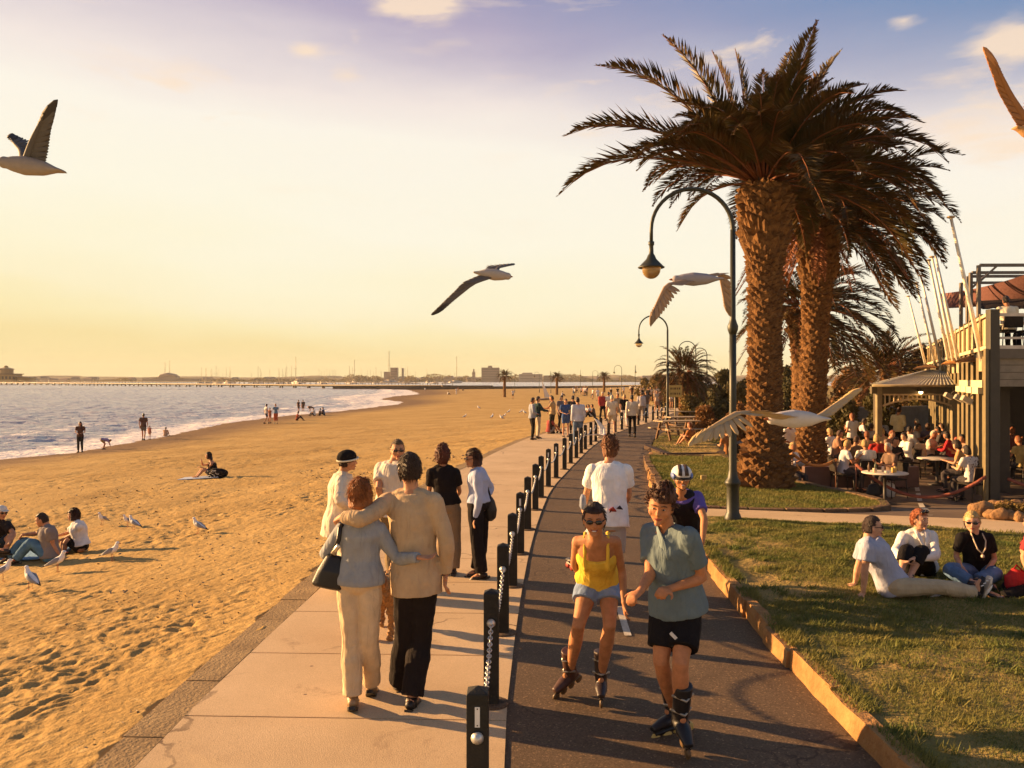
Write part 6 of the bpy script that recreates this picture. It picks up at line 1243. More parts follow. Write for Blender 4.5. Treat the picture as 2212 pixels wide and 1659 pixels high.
mb = MB(); mb.tube([J['neck'] + V3((.05, -.05, .02)), J['neck'] + V3((.035, -.13, -.06)), J['neck'] + V3((.0, -.155, -.2))], [(.025, .006), (.03, .006), (.005, .005)], 8); mb.tube([J['neck'] + V3((-.06, -.04, .02)), J['neck'] + V3((-.045, -.12, -.06)), J['neck'] + V3((.0, -.155, -.2))], [(.025, .006), (.03, .006), (.005, .005)], 8); mb.build('collar', cloth, root, color=(.76, .72, .68))
mb = MB(); a = nrm_(J['fr'] - J['wr']); mb.tube([J['wr'] - a * .035, J['wr'] - a * .015], .033, 12); mb.build('wristwatch', leather, root, color=(.02, .02, .02))
J = pose(c6, 9.5, dict(head=(1540, 352, 0), neck=(1572, 500, .03), pel=(1620, 965, .22), hl=(1530, 1000, .18), hr=(1710, 1000, .18), sl=(1405, 560, .03), sr=(1745, 560, .03), el=(1330, 790, .1), wl=(1400, 930, -.05), fl=(1430, 990, -.12),
    er=(1835, 830, 0), wr=(1720, 990, -.25), fr=(1620, 1070, -.35), kl=(1230, 960, -.1), kr=(1860, 1020, -.15), al=(1530, 1130, -.32), ar=(1600, 1110, -.2), tl=(1640, 1150, -.36), tr=(1500, 1130, -.1)), s=.98, sex='f', skip=('kl', 'kr'))
root, fr_ = person('woman with short blonde curls, black tee and sunglasses sitting cross-legged in jeans', J, .98, 'f', sk=SK3, top=('tshirt', (.014, .012, .013), .014, -.02), bot=('jeans', (.10, .17, .30), .02), hr=('short', (.62, .42, .16)), fwd=(-.55, -1, -.05), glasses=True, shoes=(.04, .03, .03))
mb = MB(); nk = J['neck']; cur = [nk + V3((-.065, -.04, .015)), nk + V3((-.07, -.115, -.06)), nk + V3((-.045, -.145, -.15)), nk + V3((-.0, -.155, -.20)), nk + V3((.04, -.145, -.15)), nk + V3((.065, -.11, -.06)), nk + V3((.06, -.04, .015))]
mb.tube(cur, .008, 6); nl = mb.build('necklace', cloth, root, color=(.62, .50, .34)); mb = MB(); mb.ball(nk + V3((0, -.165, -.225)), .02, 10, 8); mb.build('pendant', leather, nl, color=(.65, .5, .36))
# legs of a fourth person at the right edge, a red bag beside
J = pose(c6, 9.1, dict(head=(2330, 350, .1), neck=(2350, 500, .1), pel=(2480, 1190, 0), hl=(2470, 1190, .12), hr=(2480, 1200, -.1), sl=(2290, 620, .12), sr=(2300, 640, -.12), el=(2200, 720, .1), wl=(2330, 900, -.1), fl=(2380, 950, -.1), er=(2210, 800, -.1), wr=(2290, 1050, -.2), fr=(2300, 1150, -.2),
    kl=(2120, 1130, .1), kr=(2160, 1270, -.1), al=(1890, 1330, .1), ar=(1930, 1345, -.15), tl=(1700, 1310, .1), tr=(1720, 1350, -.2)), s=1.0, skip=('sl', 'sr', 'el', 'er', 'wl', 'wr', 'kl', 'kr'))
J['tl'] = J['al'] + nrm_((-.55, -.1, .9)) * .16; J['tr'] = J['ar'] + nrm_((-.9, -.1, .35)) * .16
root, fr_ = person('person cut off by the right edge, black trousered legs stretched out, black laced sneakers', J, 1., 'm', sk=SK, top=('tshirt', (.25, .04, .04), .02, -.1), bot=('trousers', (.012, .011, .012), .02), hr=('short', BROWN), fwd=(-1, -.2, 0), shoes=None)
for a, up in (('l', (.9, 0, .5)), ('r', (.3, 0, 1))):
    sh = shoe(root, J['a' + a], J['t' + a], 1.0, (.015, .013, .013), 'sneaker', up=up); d_ = nrm_(J['t' + a] - J['a' + a]); u_2 = nrm_(V3(up) - d_ * np.dot(up, d_)); mb = MB()
    for k in range(5): c = J['a' + a] + d_ * (.03 + .022 * k) + u_2 * (.02 - .008 * k); mb.tube([c - V3((0, .03, 0)), c + V3((0, .03, .004))], .005, 5)
    mb.build('lace', cloth, sh, color=(.8, .76, .7))
r = thing('red_bag', 'red cloth bag on the grass at the right edge', 'bag', (P(2196, 1265, 9.15).x, 9.15, LZ)); c = r.location
mb = MB(); mb.tube([c + Vector((0, 0, .0)), c + Vector((0, 0, .06)), c + Vector((-.01, 0, .16)), c + Vector((.02, 0, .24))], [(.05, .08), (.12, .12), (.13, .11), (.06, .05)], 14); fuse(mb, 'pouch', cloth, .012, r, color=(.42, .03, .03), smooth=2, disp=.03)
mb = MB(); mb.tube([c + Vector((-.06, 0, .22)), c + Vector((0, 0, .3)), c + Vector((.08, 0, .22))], .01, 6); mb.build('handle', cloth, r, color=(.3, .02, .02))
# ------------------------------------------------------------------ group sitting on the sand at the left
g = G(85, 1214); d0 = g.y; 
J = pose(c3, d0, dict(head=(262, 1112, 0), neck=(292, 1150, .0), pel=(315, 1330, 0), hl=(310, 1335, .1), hr=(315, 1345, -.08), sl=(300, 1178, .16), sr=(310, 1185, -.14), el=(225, 1200, .15), wl=(140, 1205, .12), fl=(115, 1235, .1),
    er=(330, 1270, -.1), wr=(375, 1345, -.05), fr=(440, 1360, -.05), kl=(150, 1240, .12), kr=(195, 1245, -.08), al=(50, 1350, .1), ar=(95, 1362, -.1), tl=(10, 1370, .1), tr=(30, 1378, -.1)), s=1.0, skip=('sl', 'sr', 'kl', 'kr', 'al', 'ar', 'wr', 'er'))
person('man in grey tee and jeans sitting on the sand with knees up', J, 1.0, 'm', top=('tshirt', (.22, .19, .18), .02, -.08), bot=('jeans', (.09, .19, .30), .02), hr=('crew', (.03, .016, .01)), fwd=(-1, -.15, -.35), shoes=(.02, .015, .012), base=g, vox=.012)
g2 = G(165, 1192); d1 = g2.y
J = pose(c3, d1, dict(head=(460, 1082, 0), neck=(480, 1122, 0), pel=(505, 1270, 0), hl=(495, 1275, .1), hr=(500, 1285, -.08), sl=(475, 1150, .13), sr=(492, 1155, -.13), el=(420, 1195, .12), wl=(350, 1215, .05), fl=(320, 1225, .05),
    er=(440, 1210, -.15), wr=(375, 1240, -.1), fr=(345, 1245, -.1), kl=(400, 1230, .08), kr=(415, 1240, -.1), al=(385, 1310, .1), ar=(395, 1318, -.1), tl=(350, 1320, .1), tr=(360, 1325, -.1)), s=.95, sex='f', skip=('sl', 'sr', 'kl', 'kr'))
person('woman in white shirt and black skirt sitting on the sand beside the man in grey', J, .95, 'f', top=('tshirt', (.72, .68, .64), .026, 0), bot=('skirt', (.016, .013, .013)), hr=('bob', (.05, .018, .01)), fwd=(-1, -.2, -.05), shoes=(.1, .05, .03), base=g2, vox=.012)
J = pose(c3, d1 - .3, dict(head=(8, 1068, 0), neck=(-15, 1112, 0), pel=(-40, 1290, .1), hl=(-70, 1295, .1), hr=(-10, 1295, .1), sl=(-70, 1140, 0), sr=(40, 1145, 0), el=(-95, 1220, -.1), wl=(-50, 1260, -.3), fl=(-20, 1270, -.35),
    er=(88, 1200, .0), wr=(60, 1262, -.25), fr=(10, 1268, -.3), kl=(-130, 1270, -.2), kr=(70, 1210, -.2), al=(-20, 1310, -.35), ar=(40, 1300, -.4), tl=(30, 1315, -.4), tr=(-20, 1300, -.4)), s=1.0, skip=('kl', 'kr'))
root, fr_ = person('man in white cap, sunglasses and dark tee sitting at the left edge', J, 1.0, 'm', top=('tshirt', (.03, .022, .02), .02, -.08), bot=('shorts', (.03, .04, .05), .02), hr=('crew', BROWN), fwd=(1, -.6, -.1), glasses=True, base=G(0, 1205), vox=.012)
hc = J['head']; r_, f_, u_2 = fr_; mb = MB(); mb.ball(hc + u_2 * .055 - f_ * .005, (.09, .108, .075), 14, 8, fr_); ht = mb.build('cap', cloth, root, color=(.72, .66, .58)); mb = MB(); mb.tube([hc + u_2 * .055 + f_ * .08, hc + u_2 * .05 + f_ * .17], [(.07, .008), (.05, .006)], 10, lat=r_); mb.build('visor', cloth, ht, color=(.7, .64, .56))
mb = MB(); c = G(40, 1205); n_ = 8; v = []
for i in range(n_ + 1):
    for j in range(n_ + 1): x, y = c.x + (i / n_ - .5) * 1.7, c.y + (j / n_ - .5) * .9; v.append((x, y, float(gz(x, y)) + .045 + .02 * math.sin(i * 1.7 + j)))
mb.add(v, [(i * (n_ + 1) + j, (i + 1) * (n_ + 1) + j, (i + 1) * (n_ + 1) + j + 1, i * (n_ + 1) + j + 1) for i in range(n_) for j in range(n_)])
o = mb.build('beach_towel', cloth, color=(.16, .30, .45)); o.modifiers.new('s', 'SOLIDIFY').thickness = .012; tag(o, 'blue towel under the group of friends sitting on the sand', 'towel')
# lone woman on the sand
g = G(442, 1032); d0 = g.y
J = pose(c3, d0, dict(head=(1300, 712, 0), neck=(1312, 742, 0), pel=(1345, 822, 0), hl=(1338, 825, .1), hr=(1342, 830, -.08), sl=(1308, 765, .13), sr=(1318, 768, -.13), el=(1262, 772, .14), wl=(1256, 745, .1), fl=(1254, 730, .1),
    er=(1290, 800, -.15), wr=(1245, 782, -.12), fr=(1238, 785, -.1), kl=(1262, 795, .08), kr=(1268, 800, -.1), al=(1222, 842, .08), ar=(1228, 845, -.1), tl=(1195, 848, .1), tr=(1200, 850, -.1)), s=.96, sex='f', skip=('sl', 'sr', 'kl', 'kr', 'al', 'ar'))
person('woman with long dark hair in black top sitting alone on the sand', J, .96, 'f', top=('tank', (.015, .013, .013), .01, 0), bot=('shorts', (.10, .08, .08), .01), hr=('long', (.03, .014, .01)), fwd=(-1, -.1, 0), shoes=None, base=g, vox=.014)
mb = MB(); mb.beam((g.x - .75, g.y - .1, float(gz(g.x - .75, g.y)) + .02), (g.x + .6, g.y - .1, float(gz(g.x + .6, g.y)) + .03), .7, .02); tag(mb.build('beach_towel', cloth, smooth=False, color=(.42, .48, .60), bevel=.01), 'pale towel under the lone woman on the sand', 'towel')
bp_ = P(*c3(1355, 822), d0 - .25); r = thing('patterned_bag', 'black and white patterned bag beside the lone woman on the sand', 'bag', bp_)
mb = MB(); mb.ball(bp_, (.36, .16, .17), 14, 10); fuse(mb, 'pouch', cloth, .03, r, color=(.02, .016, .016), disp=.06, dsize=.2)
mb = MB(); rd = random.Random(3)
for k in range(26): a, b_ = rd.uniform(-1, .3), rd.uniform(-.9, .9); mb.ball(bp_ + Vector((a * .3, -.165 * math.sqrt(max(.1, 1 - a * a * .7 - b_ * b_ * .5)), b_ * .13)), (.022, .012, .014), 6, 4)
mb.build('pattern', cloth, r, color=(.7, .64, .55))
# ------------------------------------------------------------------ people farther off
def stock(kind, pos, az, s, seed=0):
    rd = random.Random(seed); j = lambda a: rd.uniform(-a, a)
    if kind in ('stand', 'walk', 'armsout', 'hands'):
        st = .26 if kind == 'walk' else .03
        S = dict(pel=(0, 0, .95), neck=(0, -.01, 1.46), head=(j(.02), .03, 1.63), hl=(-.09, 0, .93), hr=(.09, 0, .93), kl=(-.10, .05 + st * .6, .51), kr=(.10, .03 - st * .2, .49), al=(-.11, st, .085), ar=(.11, -st, .10 if st > .1 else .085), sl=(-.185, -.01, 1.42), sr=(.185, -.01, 1.42),
                 el=(-.23, -.05 - st * .3, 1.13), er=(.23, -.03 + st * .3, 1.13), wl=(-.22, .06 - st * .4, .88), wr=(.22, .10 + st * .4, .88))
        if kind == 'armsout': S.update(el=(-.26, .14, 1.2), er=(.26, .16, 1.18), wl=(-.2, .38, 1.18), wr=(.22, .40, 1.15))
        if kind == 'hands': S.update(el=(-.25, -.03, 1.15), er=(.25, -.03, 1.15), wl=(-.10, .17, 1.10), wr=(.10, .18, 1.08))
    elif kind == 'sit': S = dict(pel=(0, 0, .55), neck=(0, .06, 1.06), head=(j(.03), .12, 1.22), hl=(-.1, 0, .54), hr=(.1, 0, .54), kl=(-.13, .42, .52), kr=(.13, .42, .52), al=(-.13, .36, .09), ar=(.14, .42, .09), sl=(-.18, .06, 1.01), sr=(.18, .06, 1.01),
                 el=(-.24, .15, .77), er=(.24, .15, .77), wl=(-.14 + j(.05), .36, .80 + j(.05)), wr=(.14, .36, .80 + abs(j(.15))))
    elif kind == 'ground': S = dict(pel=(0, 0, .12), neck=(0, .08, .62), head=(0, .14, .79), hl=(-.1, 0, .11), hr=(.1, 0, .11), kl=(-.17, .33, .44), kr=(.17, .33, .40), al=(-.12, .60, .08), ar=(.12, .62, .08), sl=(-.18, .08, .58), sr=(.18, .08, .58),
                 el=(-.24, .2, .38), er=(.24, .2, .38), wl=(-.12, .38, .42), wr=(.12, .38, .42))
    elif kind == 'bend': S = dict(pel=(0, -.18, .80), neck=(0, .30, .78), head=(0, .43, .70), hl=(-.1, -.16, .78), hr=(.1, -.16, .78), kl=(-.12, .08, .48), kr=(.12, .05, .48), al=(-.13, -.05, .085), ar=(.13, -.08, .085), sl=(-.18, .28, .76), sr=(.18, .28, .76),
                 el=(-.2, .38, .5), er=(.2, .38, .5), wl=(-.12, .45, .28), wr=(.12, .45, .28))
    for a in 'lr':
        w_, e = V3(S['w' + a]), V3(S['e' + a]); S['f' + a] = w_ + nrm_(w_ - e) * .16; an = V3(S['a' + a]); S['t' + a] = an + V3((0, .155, -.045))
    c, s_ = math.cos(az), math.sin(az); J = {}
    for k, v in S.items(): v = V3(v) * s; J[k] = V3((pos[0] + v[0] * c + v[1] * s_, pos[1] - v[0] * s_ + v[1] * c, pos[2] + v[2]))
    return J, (s_, c, 0)
HC = {'d': (.03, .016, .01), 'b': (.08, .035, .016), 'y': (.50, .32, .12), 'g': (.42, .38, .32), 'r': (.24, .07, .02), 'w': (.55, .48, .36)}
def crowd(label, pos, az, kind='stand', top=('tshirt', (.6, .6, .6)), bot=('trousers', (.03, .03, .03)), hr='d', style='short', s=1.0, sex='m', vox=.02, group=None, seed=0):
    """az: direction faced, clockwise from away-from-viewer"""
    J, fwd = stock(kind, pos, az, s, seed or len(label)); fwd = V3(fwd) + V3((0, 0, -.15 if kind != 'bend' else -1.2))
    return person(label, J, s, sex, sk=random.Random(seed + len(label)).choice([SK, SK2, SK3]), top=top, bot=bot, hr=(style, HC[hr]), fwd=fwd, vox=vox, fine=False, shoes=(.03, .02, .015), base=pos, group=group)
c5 = lambda x, y: (1032.2 + .2667 * x, 759.4 + .2667 * y)
c7 = lambda x, y: (.4333 * x, 722.5 + .4333 * y)
c8 = lambda x, y: (737.3 + .3333 * x, 752 + .3333 * y)
W, BK, JN = (.72, .68, .62), (.018, .015, .015), (.10, .15, .24)
T, LS, PL = 'tshirt', 'long', 'polo'; TR, SH, JE, SK_ = 'trousers', 'shorts', 'jeans', 'skirt'
g1 = 'people chatting and strolling along the promenade'
for cv, x, y, az, kd, tp, bt, h_, st, s, sx, lb in [
    (c5, 440, 715, 1.3, 'hands', (LS, (.28, .30, .36)), (TR, BK), 'd', 'short', 1.0, 'm', 'man in grey-blue shirt and dark trousers at the left end of the chatting group'),
    (c5, 483, 705, 1.2, 'armsout', (LS, (.03, .055, .06)), (TR, (.45, .38, .28)), 'd', 'short', 1.02, 'm', 'man in dark teal shirt and pale trousers holding his arms out'),
    (c5, 605, 665, -1.3, 'armsout', (T, (.42, .30, .16)), (TR, (.03, .025, .02)), 'd', 'short', 1.0, 'm', 'man in tan shirt facing the man with arms out'),
    (c5, 598, 625, -1.9, 'stand', (T, (.10, .07, .06)), (TR, BK), 'b', 'short', 1.0, 'm', 'dark-capped man behind the man in the tan shirt'),
    (c5, 575, 665, 1.0, 'ground', (T, (.30, .07, .06)), (SH, (.25, .22, .2)), 'b', 'short', .95, 'm', 'person in red top sitting low beside the chatting group'),
    (c5, 672, 640, 2.5, 'stand', (T, (.16, .14, .15)), (TR, BK), 'd', 'bob', .98, 'f', 'woman in dark patterned top behind the woman in blue'),
    (c5, 710, 690, 2.9, 'hands', (PL, (.06, .11, .26)), (SH, (.07, .12, .26)), 'b', 'bob', .95, 'f', 'woman in blue shirt and blue shorts facing the camera'),
    (c5, 770, 660, 0.2, 'stand', (T, (.04, .035, .04)), (TR, BK), 'd', 'short', 1.0, 'm', 'dark-haired person in black behind the man in the pale shirt and jeans'),
    (c5, 812, 765, -.2, 'stand', (LS, (.58, .60, .66)), (JE, JN), 'd', 'short', 1.05, 'm', 'man in loose pale blue shirt and jeans standing at the bollards'),
    (c5, 1010, 560, 3.0, 'walk', (LS, (.40, .06, .05)), (TR, BK), 'g', 'short', 1.0, 'm', 'man with red vest over white shirt walking towards the camera'),
    (c5, 1085, 680, .1, 'walk', (T, (.62, .54, .42)), (SH, (.50, .42, .30)), 'w', 'short', 1.03, 'm', 'skater with white cap, cream tee, shorts and knee pads seen from behind'),
    (c5, 1060, 560, .2, 'stand', (T, W), (TR, (.3, .25, .2)), 'd', 'short', 1.0, 'm', 'man in white tee behind the skater with knee pads'),
    (c5, 1132, 600, 3.0, 'walk', (T, (.38, .28, .17)), (TR, (.3, .24, .16)), 'b', 'short', 1.0, 'm', 'man in beige top between the skater and the woman in black'),
    (c5, 1185, 610, 3.1, 'walk', (T, BK), (TR, W), 'y', 'bob', .98, 'f', 'woman in black top and white trousers walking towards the camera'),
    (c5, 1250, 690, .15, 'walk', (LS, (.66, .58, .46)), (TR, BK), 'd', 'short', 1.04, 'm', 'man in cream shirt and black trousers walking away along the path'),
    (c5, 1325, 560, .3, 'stand', (LS, (.48, .44, .44)), (TR, (.25, .2, .16)), 'b', 'short', 1.0, 'm', 'person in pale grey shirt left of the person in jeans by the far bollards'),
    (c5, 1362, 540, -.3, 'stand', (T, (.16, .11, .08)), (JE, (.2, .24, .3)), 'b', 'short', 1.02, 'm', 'person in brown top and pale jeans by the far bollards'),
    (c5, 1450, 500, 2.9, 'walk', (T, (.5, .38, .28)), (SK_, (.3, .16, .1)), 'b', 'bob', .98, 'f', 'woman in beige with a brown skirt at the far end of the bollards'),
    (c5, 1478, 480, .5, 'stand', (T, (.10, .07, .06)), (TR, BK), 'd', 'short', 1.0, 'm', 'dark-clothed person at the last far bollards'),
    (c5, 970, 400, 0, 'stand', (T, (.60, .60, .62)), (SH, (.40, .40, .42)), 'd', 'short', 1.05, 'm', 'person in white tee and grey shorts standing at the lawn edge'),
    (c5, 1180, 355, 0, 'stand', (T, W), (TR, (.3, .2, .1)), 'd', 'short', 1.0, 'm', 'distant person in white tee standing beyond the walkers'),
    (c5, 1250, 372, 0, 'stand', (T, (.06, .04, .04)), (TR, (.1, .06, .05)), 'd', 'short', 1.05, 'm', 'distant person in dark clothes left of the red-shirted one'),
    (c5, 1320, 368, 0, 'stand', (T, (.40, .05, .05)), (TR, (.1, .07, .07)), 'b', 'short', 1.0, 'm', 'distant person in red shirt near the scrub bush'),
    (c5, 1298, 362, .5, 'stand', (T, (.60, .58, .54)), (TR, BK), 'd', 'short', 1.0, 'm', 'distant person in white beside the red-shirted one'),
    (c5, 1132, 370, 0, 'stand', (T, (.03, .03, .03)), (SH, W), 'd', 'short', .98, 'f', 'distant person with black top and white shorts'),
    (c5, 1566, 470, 2.5, 'stand', (T, W), (SH, (.3, .2, .13)), 'd', 'short', 1.0, 'm', 'person in white tee beside the pole of the yellow sign'),
    (c5, 283, 385, 0, 'stand', (T, (.70, .66, .6)), (SH, BK), 'd', 'short', 1.0, 'm', 'small figure in white top walking alone on the far sand'),
    (c7, 400, 588, 2.9, 'hands', (T, (.10, .045, .03)), (TR, (.02, .016, .018)), 'd', 'long', 1.0, 'f', 'woman in dark trousers standing at the water edge, hand to her mouth'),
    (c7, 715, 528, -.2, 'walk', (T, (.11, .055, .04)), (SH, (.12, .10, .08)), 'd', 'short', 1.05, 'm', 'man in striped dark tee and shorts walking at the water edge'),
    (c7, 1328, 445, .9, 'walk', (T, (.66, .60, .54)), (SH, (.04, .05, .08)), 'd', 'short', 1.02, 'm', 'man in white top and dark shorts beside the woman in a red skirt'),
    (c7, 1375, 446, -.4, 'armsout', (T, (.15, .22, .30)), ('longskirt', (.45, .11, .05)), 'r', 'short', 1.02, 'f', 'woman in blue top and long red skirt at the water edge'),
    (c7, 1488, 393, .6, 'stand', (T, (.05, .03, .03)), (SH, (.06, .04, .04)), 'd', 'short', 1.0, 'm', 'dark figure left of the pair wading at the shore'),
    (c7, 1511, 393, -.6, 'stand', (T, (.10, .07, .05)), (SH, (.2, .13, .08)), 'd', 'short', 1.0, 'm', 'right figure of the pair wading at the shore'),
    (c7, 1545, 391, .9, 'bend', (T, (.12, .07, .05)), (SH, (.10, .06, .04)), 'd', 'short', .95, 'm', 'figure bending down beside the wading pair'),
    (c7, 1480, 430, 1.4, 'ground', (T, (.30, .07, .04)), (TR, (.06, .03, .02)), 'd', 'bob', 1.0, 'f', 'person in red top sitting on the sand near the red-skirted woman'),
    (c7, 1568, 406, -1.2, 'ground', (T, (.6, .56, .5)), (TR, BK), 'd', 'short', .95, 'm', 'left one of three people sitting by the shore, in white'),
    (c7, 1592, 405, 1.0, 'ground', (T, (.10, .07, .06)), (TR, BK), 'd', 'short', .9, 'm', 'middle one of three people sitting by the shore, in brown'),
    (c7, 1615, 403, -1.4, 'ground', (T, (.10, .11, .16)), (TR, BK), 'd', 'short', 1.0, 'm', 'right one of three people sitting by the shore, in dark blue'),
    (c8, 690, 302, 1.2, 'ground', (T, W), (TR, BK), 'd', 'short', 1.0, 'm', 'far figure in white sitting on the sand near the spit'),
    (c8, 745, 303, 0, 'stand', (T, (.65, .62, .6)), (TR, W), 'b', 'short', 1.0, 'm', 'far figure dressed all in white right of the sitting one'),
    (c8, 757, 285, 0, 'stand', (T, (.25, .10, .07)), (TR, (.4, .3, .2)), 'b', 'short', 1.0, 'm', 'far figure in red top beside the one in white'),
    (c8, 786, 276, .5, 'ground', (T, (.12, .07, .05)), (TR, BK), 'd', 'short', 1.0, 'm', 'far dark figure sitting near the end of the beach'),
    (c8, 543, 272, 0, 'ground', (T, W), (TR, BK), 'd', 'short', 1.1, 'm', 'far figure in white at the tip of the spit'),
    (c8, 1430, 312, 1, 'ground', (T, (.65, .6, .55)), (TR, (.1, .06, .05)), 'd', 'short', 1.1, 'm', 'far figure in white sitting left of the middle small palm')]:
    px, py = cv(x, y); g = G(px, py); d = g.y
    crowd(lb, g, az, kd, tp, bt, h_, st, s, sx, vox=float(np.clip(d * .00055, .012, .045)), group=g1 if cv is c5 else 'people on the beach', seed=int(x))
# children by the water
crowd('child in purple bending at the water edge', G(225, 971), 1.2, 'bend', (T, (.30, .22, .36)), (SH, (.4, .26, .1)), 'd', 'short', .72, 'm', vox=.025, group='people on the beach')
crowd('small child in pink beside the striped-shirt man', G(323, 949), .2, 'stand', (T, (.55, .25, .18)), (SH, (.5, .26, .18)), 'b', 'short', .55, 'm', vox=.025, group='people on the beach')
crowd('bare-backed child squatting at the water edge', G(357, 943), 0, 'ground', (T, (.50, .30, .18)), (SH, (.45, .32, .22)), 'd', 'short', .75, 'm', vox=.025, group='people on the beach')
crowd('child in orange between the white-topped man and red-skirted woman', G(583, 914), .5, 'stand', (T, (.40, .15, .08)), (SH, (.35, .13, .08)), 'r', 'short', .8, 'f', vox=.03, group='people on the beach')
for i, (x, c_, lb) in enumerate([(870, (.7, .66, .6), 'left one of three friends in white sitting on the sand by the promenade'), (912, (.66, .62, .58), 'middle one of three friends sitting on the sand by the promenade'), (942, (.12, .10, .09), 'dark-clothed right one of three friends sitting on the sand by the promenade')]):
    px, py = c5(x, 530); crowd(lb, G(px, py), (1.3, -1.2, -1.5)[i], 'ground', (T, c_), (TR, BK), 'd', 'short', .98, 'm', vox=.02, group='friends sitting on the sand by the promenade')
rd = random.Random(77)
for i in range(34):                     # distant crowd where faces and clothes can no longer be told apart
    if i < 16: px, py = rd.uniform(1238, 1270), rd.uniform(848, 856)
    elif i < 26: px, py = rd.uniform(1275, 1400), rd.uniform(846, 862)
    else: px, py = rd.uniform(1385, 1420), rd.uniform(862, 878)
    g = G(px, py); crowd('tiny figure in the distant crowd at the far end of the promenade', g, rd.uniform(0, 6), rd.choice(['stand', 'walk']), (T, rd.choice([W, W, (.3, .1, .07), (.2, .2, .25), BK, (.5, .4, .3)])), (rd.choice([TR, SH]), rd.choice([BK, (.3, .22, .15), JN])), rd.choice('dby'), 'short', rd.uniform(.92, 1.05), 'm', vox=.05, group='distant crowd at the far end of the promenade', seed=i)
